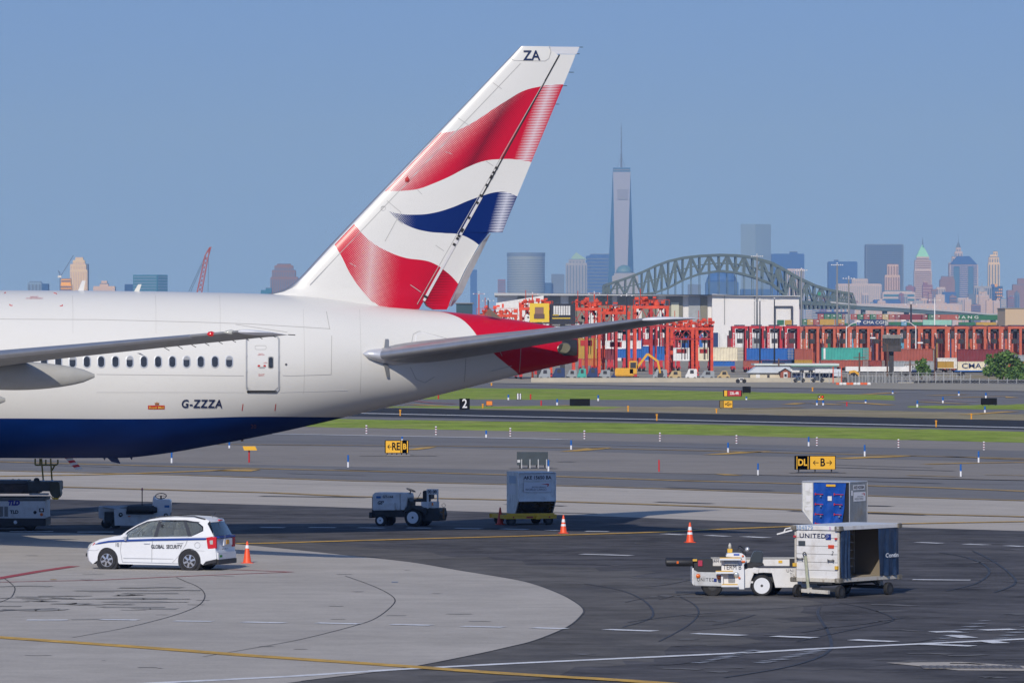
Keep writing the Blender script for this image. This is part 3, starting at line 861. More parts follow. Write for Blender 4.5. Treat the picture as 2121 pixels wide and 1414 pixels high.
# --- stabilisers
def stab(side):
    rows = []
    A, Bt = pl(768, 738, 2.3), pl(1330, 662, 10.5)          # leading edge, root and tip
    Cc, D = pl(1176, 700, 0.8), pl(1449, 658.5, 10.6)       # trailing edge
    for k in range(11):
        q = k / 10
        la = 0.4 + (10.5 - 0.4) * q
        ql = (la - 2.3) / (10.5 - 2.3); qt = (la - 0.8) / (10.6 - 0.8)
        le = (A[0] + (Bt[0] - A[0]) * ql, -la * side, A[1] + (Bt[1] - A[1]) * ql)
        te = (Cc[0] + (D[0] - Cc[0]) * qt, -la * side, Cc[1] + (D[1] - Cc[1]) * qt)
        if side < 0: le = (le[0], le[1], le[2] - 0.045 * la); te = (te[0], te[1], te[2] - 0.045 * la)
        rows.append((le, te, 0.095 if q < 1 else 0.08, (0, 0, 1)))
    o = surf('stabiliser', rows, M_grey, c0=0.0, c1=0.70)
    surf('elevator', rows[1:], M_grey2, c0=0.705, c1=1.0)
    mb = MB()
    lep = [Vector(r_[0]) + (Vector(r_[1]) - Vector(r_[0])) * 0.012 for r_ in rows]
    surf('stabiliser_leading_edge', [(Vector(r_[0]) - (Vector(r_[1]) - Vector(r_[0])) * 0.004, r_[1], r_[2] * 1.05, r_[3]) for r_ in rows[1:]], M_lead, c0=0.0, c1=0.055)
    le, te = Vector(rows[-1][0]), Vector(rows[-1][1])
    # rounded tip cap
    cap = []
    for k in range(6):
        q = k / 5; e = math.sqrt(max(0, 1 - q * q))
        off = Vector((0.25 * q, -side * 0.28 * q, 0.01 * q))
        cap.append((le + off + (te - le) * 0.42 * (1 - e), te + off * 0.5, 0.085 * max(e, 0.12), (0, 0, 1)))
    surf('stabiliser_tip', cap, M_tipw)
M_grey2 = mat('elevator grey', (0.42, 0.42, 0.42), 0.4, var=0.1, vscale=0.8, dirt=(0.25, 0.24, 0.22), dscale=1.5, damt=0.5)
M_tipw = mat('tip white', (0.72, 0.72, 0.74), 0.3)
stab(1); stab(-1)
# stabiliser root fairing (leading nose piece)
mb = MB()
rows = []
p0 = pl(752, 734, 2.75); p1 = pl(850, 737, 2.2)
for k in range(13):
    q = k / 12; x = 751 + (880 - 751) * q; lat = 2.42 - 0.55 * q
    s, z = pl(x, 732 + 7 * min(1, q * 2.0), lat)
    r_ = math.sqrt(max(0.0, 1 - (1 - min(1, q * 1.7)) ** 2)); hgt = 0.30 * r_ * (1 - 0.5 * max(0, q - .5)); wd = 0.42 * r_
    rows.append([(s, -lat + wd * math.cos(2 * math.pi * j / 20) * 1.0, z + hgt * math.sin(2 * math.pi * j / 20)) for j in range(20)])
vs = [p for r_ in rows for p in r_]
fs = [(i * 20 + k, i * 20 + (k + 1) % 20, (i + 1) * 20 + (k + 1) % 20, (i + 1) * 20 + k) for i in range(12) for k in range(20)] + [tuple(range(20)), tuple(range(240, 260))]
mb.add(vs, fs); mb.build('stabiliser_root_nose', M_lead2 if 'M_lead2' in globals() else mat('root nose metal', (0.6, 0.61, 0.64), 0.35, 0.3), plane, smooth=True)
# position vane: plate above and below the root
mb = MB()
for pts in ([(795, 724), (797.5, 702.5), (804, 702.5), (803.5, 724)], [(794, 752), (804, 756), (806, 780), (800.5, 780)]):
    w = [fus(x, y, 0.03) for x, y in pts]
    mb = MB(); mb.add([Vector(p) + Vector((0, 0.0, 0)) for p in w] + [Vector(p) + Vector((0, -0.06, 0)) for p in w], [(0, 1, 2, 3), (4, 5, 6, 7), (0, 1, 5, 4), (1, 2, 6, 5), (2, 3, 7, 6), (3, 0, 4, 7)])
    mb.build('seal_plate', mat('seal plate grey', (0.25, 0.26, 0.27), 0.4, 0.3), plane)
# hatch by the stabiliser root and skin seams
mb = MB()
fn = lambda x, y: fus(x, y, 0.008)
def sfus(mb, pts, w, k=8):
    q = [Vector(fus(x, y, 0.008)) for x, y in dens(pts, k)]
    for a, b_ in zip(q, q[1:]):
        d = (b_ - a).normalized(); n = Vector((0, -1, 0.2)); e = d.cross(n).normalized() * w / 2
        mb.add([a - e, a + e, b_ + e, b_ - e], [(0, 1, 2, 3)])
for p in ([(0, 661), (200, 662), (400, 667), (520, 671), (684, 681)], [(200, 775), (505, 778)], [(585, 777), (600, 778), (686, 775), (687, 695)], [(676, 645), (683, 682)], [(850, 722), (856, 692), (868, 686), (945, 706)],
          [(488, 672), (595, 688)], [(850, 760), (862, 785), (880, 792), (900, 780)], [(965, 742), (962, 790)], [(1022, 700), (1040, 737)], [(1080, 705), (1076, 770)], [(1017, 768), (1060, 757)]):
    sfus(mb, p, 0.02)
mb.build('skin_seam', mat('skin seam', (0.40, 0.39, 0.37), 0.6), plane, kind='stuff')
mb = MB()
for x in (150, 322, 455, 628, 745): sfus(mb, [(x, 612), (x + 1, 640), (x + 1, 690)] if x < 600 else [(x, 640), (x + 2, 700), (x + 3, 760), (x + 1, 815)], 0.012)
for y in (812,): sfus(mb, [(200, y), (505, y)], .012); sfus(mb, [(580, y), (720, y - 4)], .012)
mb.build('fine_seam', mat('fine skin seam', (0.50, 0.49, 0.465), 0.6), plane, kind='stuff')
mb = MB(); sfus(mb, [(860, 716), (862, 694), (872, 688), (935, 706)], 0.05); 
mb.build('access_hatch_rim', mat('hatch rim', (0.72, 0.71, 0.69), 0.4), plane)

# --- windows
def spoly(cx, cy, pts, off, z0=None):
    c0 = Vector(fus(cx, cy, 0)); return [fsz(c0.x + a, c0.z + b_, off) for a, b_ in pts]
def rrect(w, h, r, n=6):
    o = []
    for (sx, sy, a0) in ((1, 1, 0), (-1, 1, 90), (-1, -1, 180), (1, -1, 270)):
        for k in range(n + 1):
            a = R(a0 + 90 * k / n); o.append((sx * (w / 2 - r) + r * math.cos(a), sy * (h / 2 - r) + r * math.sin(a)))
    return o
M_wing_glass = mat('cabin window glass', (0.035, 0.04, 0.05), 0.12, var=0.4, vscale=3)
M_blind = mat('window blind', (0.30, 0.31, 0.33), 0.6)
M_wframe = mat('window frame', (0.55, 0.56, 0.57), 0.3, 0.4)
for i in range(18):
    x = 474.5 - 29.45 * i if i < 9 else 474.5 - 29.45 * 8 - 29.6 * (i - 8)
    o = rrect(0.30, 0.46, 0.145); inn = rrect(0.225, 0.385, 0.11)
    A, B_ = spoly(x, 749, o, 0.012), spoly(x, 749, inn, 0.016)
    mb = MB(); n = len(A); mb.add(A + B_, [(k, (k + 1) % n, n + (k + 1) % n, n + k) for k in range(n)])
    A2 = spoly(x, 749, o, -0.03); mb.add(A + A2, [(k, (k + 1) % n, n + (k + 1) % n, n + k) for k in range(n)])
    fr = mb.build('window', M_wframe, plane)
    if i in (0, 3, 7, 11):
        sh = [(a, b_) for a, b_ in inn if b_ > .06]; q = spoly(x, 749, [(max(a for a, _ in sh), .07)] + sh + [(min(a for a, _ in sh), .07)], 0.013)
        mb = MB(); mb.add(q, [tuple(range(len(q)))]); mb.build('blind', M_blind, fr)
    mb = MB(); g_ = spoly(x, 749, inn, 0.010); mb.add(g_, [tuple(range(n))]); mb.build('pane', M_wing_glass, fr)

# --- door
def spatch(name, outline_px, off, m, parent, nu=10, nv=16):
    """patch of skin lifted off the fuselage, bounded by a rounded rectangle in pixels (x0,x1,y0,y1,r)"""
    x0, x1, y0, y1, r = outline_px
    mb = MB(); rows = []
    for j in range(nv + 1):
        y = y0 + (y1 - y0) * j / nv
        dy = min(y - y0, y1 - y); ins = r - math.sqrt(max(0, r * r - (r - dy) ** 2)) if dy < r else 0
        rows.append([fus(x0 + ins + (x1 - x0 - 2 * ins) * i / nu, y, off) for i in range(nu + 1)])
    vs = [p for r_ in rows for p in r_]
    mb.add(vs, [(j * (nu + 1) + i, j * (nu + 1) + i + 1, (j + 1) * (nu + 1) + i + 1, (j + 1) * (nu + 1) + i) for j in range(nv) for i in range(nu)])
    return mb.build(name, m, parent, smooth=True)
door = spatch('door', (512.5, 576, 698, 808, 8), 0.022, M_white, plane)
def outline(name, px, off, w, m, parent):
    x0, x1, y0, y1, r = px; pts = []
    for (cx_, cy_, a0) in ((x1 - r, y0 + r, -90), (x1 - r, y1 - r, 0), (x0 + r, y1 - r, 90), (x0 + r, y0 + r, 180)):
        for k in range(7): a = R(a0 + 15 * k); pts.append((cx_ + r * math.cos(a), cy_ + r * math.sin(a)))
    pts.append(pts[0]); mb = MB()
    pts = dens(pts, 3)
    q = [Vector(fus(x, y, off)) for x, y in pts]
    for a, b_ in zip(q, q[1:]):
        d = (b_ - a).normalized(); n = Vector((0, -1, 0.1)); e = d.cross(n).normalized() * w / 2
        mb.add([a - e, a + e, b_ + e, b_ - e], [(0, 1, 2, 3)])
    return mb.build(name, m, parent)
outline('door_seal', (510.8, 577.6, 696, 810, 9), 0.026, 0.07, mat('door seal', (0.33, 0.34, 0.36), 0.5), door)
outline('door_vent_outline', (528, 551, 716, 724, 3), 0.03, 0.015, M_seam, door)
spatch('sill_plate', (511, 574, 808, 812.5, 2), 0.04, M_black, door, nv=4)
spatch('door_window_frame', (555, 566.5, 738, 763, 3), 0.03, mat('door window frame', (0.45, 0.42, 0.36), 0.4, 0.5), door)
spatch('door_window', (556.5, 565, 740, 761.5, 3), 0.036, M_wing_glass, door)
def ftext(s, cx_, cy_, hpx, m, parent, name, **kw):
    return text(s, hpx, lambda u_, v_: fus(cx_ + u_, cy_ - v_, 0.032), m, parent, name, **kw)
ftext('EXIT', 541.5, 776.5, 6.2, M_redp, door, 'exit_lettering')
ftext('OPEN', 549.5, 751.5, 3.2, M_redp, door, 'open_lettering')
ftext('MANUAL\nOPERATION', 540.5, 734, 2.6, M_redp, door, 'small_lettering')
mb = MB()
A = [(532 + 12 * k / 8, 749 - 1.9 * math.sin(math.pi * k / 8) + 0.3) for k in range(9)]
sfus(mb, A, 0.03, 1)
mb.add([fus(x, y, .03) for x, y in ((534, 755.5), (538, 755.5), (539, 759), (533, 759))], [(0, 1, 2, 3)])
mb.add([fus(x, y, .03) for x, y in ((546, 755.5), (550, 755.5), (551, 759), (545, 759))], [(0, 1, 2, 3)])
mb.build('arrow_marking', M_redp, door, kind='stuff')
mb = MB(); mb.add([fus(x, y, .045) for x, y in ((533, 759), (551, 759), (546, 762), (538, 762))], [(0, 1, 2, 3)]); mb.build('handle', M_seam, door)
spatch('static_port', (590, 595, 752, 757, 2.4), 0.02, mat('port grey', (0.1, 0.1, 0.11), 0.4), plane, 4, 4)
mb = MB()
for x in (501.5, 569.5): mb.add([fus(x + a, y, .012) for a, y in ((-1, 850), (0.8, 850), (2.6, 836), (1, 836))], [(0, 1, 2, 3)])
mb.build('red_tick', M_redp, plane, kind='stuff')
mb = MB()
for p in ([(12, 606.5), (10, 606), (10, 608)], [(111, 607), (117, 608), (117, 609.5)], [(20, 630), (21, 633), (26, 633)], [(124, 634), (129.5, 633.5), (129, 631)]): sfus(mb, p, 0.035, 1)
mb.build('cut_mark', M_redp, plane, kind='stuff')
ftext('EMERGENCY\nCUT HERE IN EMERGENCY', 71, 617.5, 3.0, M_redp, plane, 'rescue_lettering')
# registration and mail badge
ftext('G-ZZZA', 417, 836, 23, M_navy, plane, 'registration', bold=0.45, space=1.12, xs=0.93, shear=0.12)
spatch('mail_badge', (306.5, 341, 839, 847, 0.5), 0.012, mat('badge red', (0.55, 0.03, 0.02), 0.4), plane)
ftext('Royal Mail', 324, 843.2, 7.4, mat('badge yellow', (0.85, 0.55, 0.08), 0.5), plane, 'badge_lettering', bold=0.05)
mb = MB()
cr = [(-4, 0), (-4.5, 5), (-2, 3), (0, 6), (2, 3), (4.5, 5), (4, 0)]
mb.add([fus(325 + a, 837.5 - b_, .02) for a, b_ in cr], [tuple(range(7))]); mb.build('crown_mark', mat('crown brown', (0.35, 0.12, 0.03), 0.5), plane)
ftext('20', 525, 882, 12, mat('faded number', (0.12, 0.03, 0.04), 0.5), plane, 'faded_number')

# --- antennas, belly fittings
def blade(name, pts, w=0.03, m=None):
    q = [pl(x, y, 0) for x, y in pts]
    mb = MB(); mb.prism(q, -w, w, 'xz'); return mb.build(name, m or M_white, plane)
blade('blade_antenna', [(161, 603), (170, 581), (177, 581), (173, 603)])
blade('blade_antenna', [(277, 604.5), (286, 589), (293, 588.5), (288, 604.5)], m=mat('cream antenna', (0.7, 0.68, 0.6), 0.4))
blade('belly_antenna', [(222, 947), (231, 956), (249, 960), (248, 956), (243, 947)], m=mat('belly blue', (0.004, 0.015, 0.09), 0.35))
blade('drain_mast', [(213, 947), (217, 953), (219, 947)], m=MATS['belly blue'])
blade('drain_mast', [(268, 946), (273, 952), (275, 945)], m=MATS['belly blue'])
blade('beacon', [(498, 909), (500, 914), (504, 913), (504, 908)], m=mat('beacon amber', (0.3, 0.15, 0.02), 0.4))
# --- exhaust of the auxiliary power unit and tail end plate
tail = spatch('exhaust_shroud', (1164, 1195.6, 703, 736, 3), 0.02, mat('burnt metal', (0.10, 0.095, 0.09), 0.35, 0.7, var=0.3), plane)
def ell(cx_, cy_, a, b_, off, n=28, rot=0.35):
    o = []
    for k in range(n):
        t_ = 2 * math.pi * k / n; x_, y_ = a * math.cos(t_), b_ * math.sin(t_)
        o.append(fus(cx_ + x_ * math.cos(rot) + y_ * math.sin(rot), cy_ - x_ * math.sin(rot) + y_ * math.cos(rot), off))
    return o
mb = MB()
A, B_ = ell(1168, 721, 14.5, 11.5, 0.03), ell(1168, 721, 13, 10.2, 0.05)
n = len(A); mb.add(A + B_, [(k, (k + 1) % n, n + (k + 1) % n, n + k) for k in range(n)])
mb.build('exhaust_rim', mat('exhaust rim', (0.25, 0.24, 0.22), 0.3, 0.8), plane)
mb = MB(); mb.add(ell(1168, 721, 13, 10.2, 0.04), [tuple(range(n))]); mb.build('exhaust_duct', mat('exhaust duct', (0.42, 0.37, 0.22), 0.35, 0.6), plane)
mb = MB(); mb.add([fus(x, y, 0.05) for x, y in ((1156, 715), (1166, 712), (1163, 722), (1158, 728), (1156, 724))], [(0, 1, 2, 3, 4)])
mb.build('duct_mouth', mat('duct mouth', (0.05, 0.045, 0.04), 0.5), plane)
mb = MB()
a0 = pl(1003, 652, 0.5); a1 = pl(1012, 638, 0.6); a2 = pl(1042, 661, 0.7); a3 = pl(1018, 656, .5)
mb.add([(a0[0], -.5, a0[1]), (a1[0], -.75, a1[1]), (a3[0], -.6, a3[1])], [(0, 1, 2)]); mb.add([(a1[0], -.75, a1[1]), (a2[0], -.5, a2[1]), (a3[0], -.6, a3[1])], [(0, 1, 2)])
mb.build('inlet_door', mat('inlet door', (0.32, 0.29, 0.22), 0.4, 0.4), plane, kind=None)

# --- wings
def wing(side):
    rows = []
    tipL, tipT = pl(493, 686.5, 30.2), pl(598, 693.5, 30.4)
    for k in range(15):
        d = 28.2 * (k / 14) ** 1.0
        la = 30.2 - d
        drop = 0.0035 * max(0, d - 12) ** 2
        le = (tipL[0] - 0.655 * d, -la * side, tipL[1] - .074 * d - drop)
        cte = 0.45 * d if d < 20 else 0.45 * 20 + 0.02 * (d - 20)
        te = (tipT[0] - cte, -la * side, tipT[1] - 0.058 * d - drop)
        rows.append((le, te, 0.10 + 0.02 * k / 14, (0, 0, 1)))
    surf('wing', rows, M_wing, c0=0, c1=1.0)
    surf('slat', [(Vector(r_[0]) - (Vector(r_[1]) - Vector(r_[0])) * 0.004, r_[1], r_[2] * 1.06, r_[3]) for r_ in rows[1:]], M_lead, c0=0.0, c1=0.05)
    le, te = Vector(rows[0][0]), Vector(rows[0][1])
    cap = []
    for k in range(6):
        q = k / 5; e = math.sqrt(max(0, 1 - q * q))
        cap.append((le + Vector((0.2 * q, -side * 0.3 * q, 0.02 * q)) + (te - le) * 0.55 * (1 - e), te + Vector((0.0, -side * 0.1 * q, 0)), 0.10 * max(e, 0.1), (0, 0, 1)))
    surf('wing_tip', cap, M_tipw)
    # canoe fairing under the trailing edge
    for la, aftp in ((14.5, None), (8.5, None)):
        if la == 14.5: s1, z1 = pl(196, 772, la)
        else: s1, z1 = s1 - 2.6, z1 - 0.9
        rr = []
        Ln = 6.2
        for k in range(17):
            q = k / 16; r_ = max(0.12, math.sin(math.pi * min(1, q ** 1.05)) ** 0.5)
            sx = s1 - Ln * (1 - q)
            zc = z1 - 0.10 - 0.05 * math.sin(math.pi * q)
            rr.append([(sx, side * (-la) + 0.30 * r_ * math.cos(2 * math.pi * j / 16), zc + 0.50 * r_ * math.sin(2 * math.pi * j / 16) + 0.12 * (1 - q)) for j in range(16)])
        vs = [p for r2 in rr for p in r2]
        mb = MB(); mb.add(vs, [(i * 16 + k, i * 16 + (k + 1) % 16, (i + 1) * 16 + (k + 1) % 16, (i + 1) * 16 + k) for i in range(16) for k in range(16)])
        mb.build('flap_fairing', M_fair, plane, smooth=True)
    return rows, tipL
M_wing = mat('wing grey', (0.27, 0.27, 0.265), 0.45, var=0.12, vscale=0.6, dirt=(0.2, 0.19, 0.18), dscale=0.9, damt=0.5, stretch=(3, 0.3, 1))
M_fair = mat('fairing grey', (0.38, 0.375, 0.35), 0.5, var=0.12, vscale=1.2, dirt=(0.25, 0.23, 0.19), dscale=1.2, damt=0.6)
wr, tipL = wing(1); wing(-1)
a = (tipL[0] - .655 * 1.15 + 0.02, tipL[1] - .074 * 1.15)
mb = MB(); mb.lathe([(0.0, -.14), (0.07, -.08), (0.09, 0.02), (0.05, 0.12), (0.0, 0.16)], axis='x', n=14)
mb.build('navigation_light', mat('red lens', (0.5, 0.01, 0.01), 0.1, coat=1.0, emit=(1, 0.02, 0.01), estr=0.15), plane, loc=(a[0], -29.1, a[1] + .01), smooth=True)
a = (tipL[0] - .655 * .4 + 0.03, tipL[1] - .074 * .4)
mb = MB(); mb.lathe([(0.0, -.2), (0.05, -.1), (0.085, 0.05), (0.06, 0.14), (0.0, 0.18)], axis='x', n=14)
mb.build('strobe_lens', mat('clear lens', (0.5, 0.5, 0.45), 0.08, coat=1.0), plane, loc=(a[0], -29.85, a[1] + .01), smooth=True)
mb = MB()
for k in range(9):
    q = k / 8; x = 340 + (560 - 340) * q; y = 722.5 - 27.5 * q; la = 30.0 - 8.5 * (1 - q)
    p0, p1 = pl(x, y, la), pl(x + 11, y + 3.5, la); mb.tube((p0[0], -la, p0[1] + 0.05), (p1[0], -la, p1[1]), 0.012, n=5)
p0 = pl(600, 693, 30.4); mb.tube((p0[0] - .05, -30.4, p0[1]), (p0[0] + .18, -30.4, p0[1] - .01), 0.015, n=5)
mb.build('static_wick', M_black, plane, kind='stuff')
mb = MB()
p = [pl(283, 731, 21.5), pl(305, 740, 21.5), pl(300, 737.5, 21.5), pl(290, 731, 21.5)]
mb.prism(p, -21.6, -21.5, 'xz'); mb.build('flap_hinge', M_white, plane)
# landing gear ribbon (striped streamer) hanging under the belly
mb = MB(); mb.cur = 0
for k in range(6):
    y0, y1 = 945 + k * 4.6, 945 + (k + 1) * 4.6
    mb.cur = k % 2
    a, b_ = pl(131 + k * 4.4, y0, 0), pl(131 + (k + 1) * 4.4, y1, 0)
    mb.add([(a[0], -.02, a[1]), (a[0] + .24, -.02, a[1] + .04), (b_[0] + .24, -.02, b_[1] + .04), (b_[0], -.02, b_[1])], [(0, 1, 2, 3)])
    mb.add([(a[0], .0, a[1]), (a[0] + .24, .0, a[1] + .04), (b_[0] + .24, .0, b_[1] + .04), (b_[0], .0, b_[1])], [(0, 1, 2, 3)])
mb.build('warning_streamer', [mat('streamer red', (0.5, 0.02, 0.03), 0.6), mat('streamer white', (0.7, 0.7, 0.7), 0.6)], plane)
# main gear legs and wheels, forward of the picture
for x_, la, r_ in ((-9, -5.5, .22), (-9, 5.5, .22), (-34.8, 0, .14)):
    MB().tube((x_, la, 0.6), (x_, la, 3.5), r_, n=12).build('gear_leg', mat('gear grey', (0.5, 0.5, 0.5), 0.4), plane)
for la in (-5.5, 5.5):
    for ds in (-1.5, 0, 1.5):
        for dl in (-.7, .7):
            MB().lathe([(0.35, -.25), (0.62, -.24), (0.67, -.1), (0.67, .1), (0.62, .24), (0.35, .25)], axis='y', n=24).build('wheel', M_black, plane, loc=(-9 + ds, la + dl, .67), smooth='auto')
for dl in (-.3, .3): MB().lathe([(0.25, -.15), (0.5, -.14), (0.53, 0), (0.5, .14), (0.25, .15)], axis='y', n=24).build('wheel', M_black, plane, loc=(-34.8, dl, .53), smooth='auto')
# ---------------------------------------------------------------- vehicles and carts on the apron
M_tyre = mat('tyre rubber', (0.018, 0.018, 0.02), 0.8, var=0.3, vscale=8)
M_vwh = mat('vehicle white', (0.72, 0.73, 0.75), 0.35, var=0.04, vscale=2, coat=0.4)
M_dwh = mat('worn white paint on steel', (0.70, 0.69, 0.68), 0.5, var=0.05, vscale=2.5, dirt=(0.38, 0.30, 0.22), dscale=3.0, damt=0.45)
M_shade = mat('grey and shaded white steel', (0.52, 0.53, 0.54), 0.5, var=0.08, vscale=2.5, dirt=(0.25, 0.22, 0.18), dscale=3.0, damt=0.6)  # darker copy of the worn white: shade painted on panels, grey on fittings
M_bk = mat('black plastic', (0.02, 0.02, 0.023), 0.5)
M_bk2 = mat('dark frame steel', (0.03, 0.032, 0.036), 0.6, var=0.3, vscale=5, dirt=(0.10, 0.08, 0.06), dscale=4, damt=0.5)
M_alu = mat('cargo aluminium', (0.72, 0.72, 0.70), 0.5, 0.15, var=0.12, vscale=2.5, dirt=(0.35, 0.33, 0.30), dscale=3, damt=0.6)
M_alu2 = mat('aluminium rail', (0.62, 0.62, 0.63), 0.35, 0.6, var=0.1)
M_ydol = mat('dolly yellow', (0.80, 0.46, 0.02), 0.5, var=0.1, vscale=2, dirt=(0.35, 0.22, 0.08), dscale=4, damt=0.5)
M_ora = mat('cone orange', (0.85, 0.09, 0.02), 0.45, var=0.08, vscale=6, dirt=(0.4, 0.1, 0.05), dscale=9, damt=0.4)
M_refl = mat('cone collar', (0.78, 0.79, 0.82), 0.4)
M_steel = mat('bright steel', (0.6, 0.6, 0.62), 0.25, 0.8)
M_amb = mat('amber lens', (0.75, 0.14, 0.01), 0.2, coat=0.8)
M_rl = mat('red lens glass', (0.55, 0.01, 0.02), 0.15, coat=0.8)
M_lamp = mat('headlamp glass', (0.6, 0.62, 0.6), 0.08, 0.4, coat=1.0)
M_stepy = mat('step yellow', (0.72, 0.42, 0.03), 0.6, dirt=(0.4, 0.3, 0.15), dscale=8, damt=0.5)
M_ublue = mat('logo blue', (0.01, 0.03, 0.2), 0.4)
M_lblk = mat('black lettering', (0.02, 0.022, 0.04), 0.5)
def wheel(parent, x, y, z, r, w, side=-1, rim=0.58, rimm=None, spokes=0, dish=0.03):
    """wheel > tyre, rim; side -1: the outer face looks towards -y"""
    ty = MB().lathe([(r * rim, -w / 2), (r * 0.9, -w / 2), (r * 0.97, -w * .42), (r, -w * .3), (r, w * .3), (r * .97, w * .42), (r * .9, w / 2), (r * rim, w / 2)], axis='y', n=32).build('wheel', M_tyre, parent, loc=(x, y, z), smooth='auto')
    mb = MB()
    f = side * w / 2
    if spokes:
        mb.ring((0, f * .9, 0), r * (rim - .03), r * .045, 'y', n=32, k=6)
        for k in range(spokes):
            a = 2 * math.pi * k / spokes + 0.3
            for da in (0,):
                p = Vector((math.cos(a) * r * .12, f * .95, math.sin(a) * r * .12)); q = Vector((math.cos(a) * r * (rim - .04), f * .88, math.sin(a) * r * (rim - .04)))
                mb.bar(p, q, r * .2, r * .1, up=(0, 1, 0))
        mb.lathe([(r * .15, f * .7), (r * .15, f * .98), (r * .05, f * 1.0)], axis='y', n=16)
        mb.build('rim', rimm or M_steel, ty, smooth='auto')
        MB().lathe([(0.001, f * .35), (r * (rim - .02), f * .35)], axis='y', n=24).build('brake_disc', mat('brake grey', (0.06, 0.055, 0.05), 0.6, 0.3), ty)
    else:
        mb.lathe([(0.001, f * (1 - dish * 14)), (r * .2, f * (1 - dish * 14)), (r * .22, f * .92), (r * .32, f * .92), (r * .36, f * .55), (r * (rim - .1), f * .5), (r * (rim - .03), f * .95), (r * (rim + .03), f * 1.02)], axis='y', n=28)
        mb.build('rim', rimm or M_vwh, ty, smooth='auto')
        mb = MB()
        for k in range(6):
            a = math.pi / 3 * k; mb.lathe([(r * .025, f * .9), (r * .025, f * 1.0)], (math.cos(a) * r * .27, 0, math.sin(a) * r * .27), 'y', n=6)
        mb.lathe([(r * .13, f * .8), (r * .12, f * 1.04), (0.001, f * 1.06)], axis='y', n=14)
        mb.build('hub', M_bk2, ty)
    return ty
def flat_text(s, size, o, du, dv, m, parent, name='lettering', **kw):
    o, du, dv = Vector(o), Vector(du), Vector(dv)
    return text(s, size, lambda u_, v_: o + du * u_ + dv * v_, m, parent, name, **kw)
def side_text(s, size, x, y, z, m, parent, name='lettering', **kw):
    return flat_text(s, size, (x, y, z), (1, 0, 0), (0, 0, 1), m, parent, name, **kw)

# --- traffic cones
def cone(h, n_col, loc, label, m=None):
    r = empty('traffic_cone', loc, 0.2, label, 'traffic cone', 'traffic cones on the apron')
    k = h / 0.72
    MB().lathe([(.145 * k, .035), (.135 * k, .05), (.03 * k, .70 * k), (.02 * k, .72 * k)], n=24).build('cone_body', m or M_ora, r, smooth='auto')
    b = .19 * k; MB().prism([(-b, -b * .75), (-b * .75, -b), (b * .75, -b), (b, -b * .75), (b, b * .75), (b * .75, b), (-b * .75, b), (-b, b * .75)], 0.022, 0.045, 'xy').build('cone_base', m or M_ora, r, bevel=0.006)
    def rad(z): return .135 * k - (.105 * k) * (z - .05) / (.65 * k)
    for z0, z1 in [(.40 * k, .52 * k), (.25 * k, .33 * k)][:n_col] if n_col > 1 else ([(.50 * k, .60 * k)] if n_col else []):
        if n_col > 1: z0 += .05 * k; z1 += .05 * k
        MB().lathe([(rad(z0) + .004, z0), (rad(z1) + .004, z1)], n=24).build('collar', M_refl, r, smooth='auto')
    return r
cone(.75, 1, G(512, 1167), 'orange cone with one white band, behind the white car on concrete')
cone(.72, 2, G(1167, 1105), 'orange cone with two white bands, right of the yellow dolly')
cone(.76, 2, G(1429, 1124), 'orange cone with two white bands, above the baggage tug')
cone(.72, 0, G(1036, 1087), 'plain red cone in shade, left of the yellow dolly', mat('faded cone red', (0.6, 0.05, 0.03), 0.5, var=0.1))

# --- security car
TH = R(18); ck = 63.7; cc = ck * math.cos(TH)
car = empty('security_car', G(221, 1180), -TH, 'white security minivan with blue side stripe driving left on the concrete', 'car')
def cx(px): return (px - 221) / cc
def cz(px, py): return (1180 + (px - 221) * 3.2 / 175 - py) / ck
def cpt(p): return (cx(p[0]), cz(*p))
W = 1.74; YN = 0.0       # near side at y=0, far side at y=W
def arch(c, r, a0, a1, n=10):
    return [(c[0] + r * math.cos(R(a0 + (a1 - a0) * k / n)), c[1] + r * math.sin(R(a0 + (a1 - a0) * k / n))) for k in range(n + 1)]
lower = [(184, 1167), (176, 1160), (173.5, 1150), (174, 1142), (176.5, 1135.5), (181.5, 1128), (190, 1121.5), (204, 1116.5), (234, 1111), (252, 1109.5), (262, 1113.2), (300, 1112.6), (365, 1112), (430, 1111.6), (444.5, 1110.5),
         (448, 1120), (450.5, 1138), (452.5, 1148), (453.5, 1158), (451.5, 1165), (424, 1170.5)]
lp = [cpt(p) for p in lower] + [(cx(395.4) + .395 * math.cos(R(a)), .34 + .395 * math.sin(R(a))) for a in range(-12, 193, 14)] + [cpt((372, 1171)), cpt((247, 1167.5))] + [(.395 * math.cos(R(a)), .34 + .395 * math.sin(R(a))) for a in range(-12, 193, 14)]
ctrx = 2.1
def layer(y, pull, inz=0.0, crown=0.0):
    out = []
    for x, z in lp:
        e = max(0, abs(x - 1.85) - 1.9) / 0.7
        xx = x - math.copysign(pull * e, x - 1.85)
        zz = z + (crown if z > 0.95 else 0) * (1 - e * .3)
        if z > 0.5: zz = zz
        out.append((xx, y, zz))
    return out
mb = MB(); rows = [layer(0.035, .16), layer(0.0, .14), layer(0.03, .10), layer(.10, .05, 0, .01), layer(.35, -.03, 0, .025), layer(W / 2, -.07, 0, .035), layer(W - .35, -.03, 0, .025), layer(W - .10, .05, 0, .01), layer(W - .03, .10), layer(W, .14), layer(W - .035, .16)]
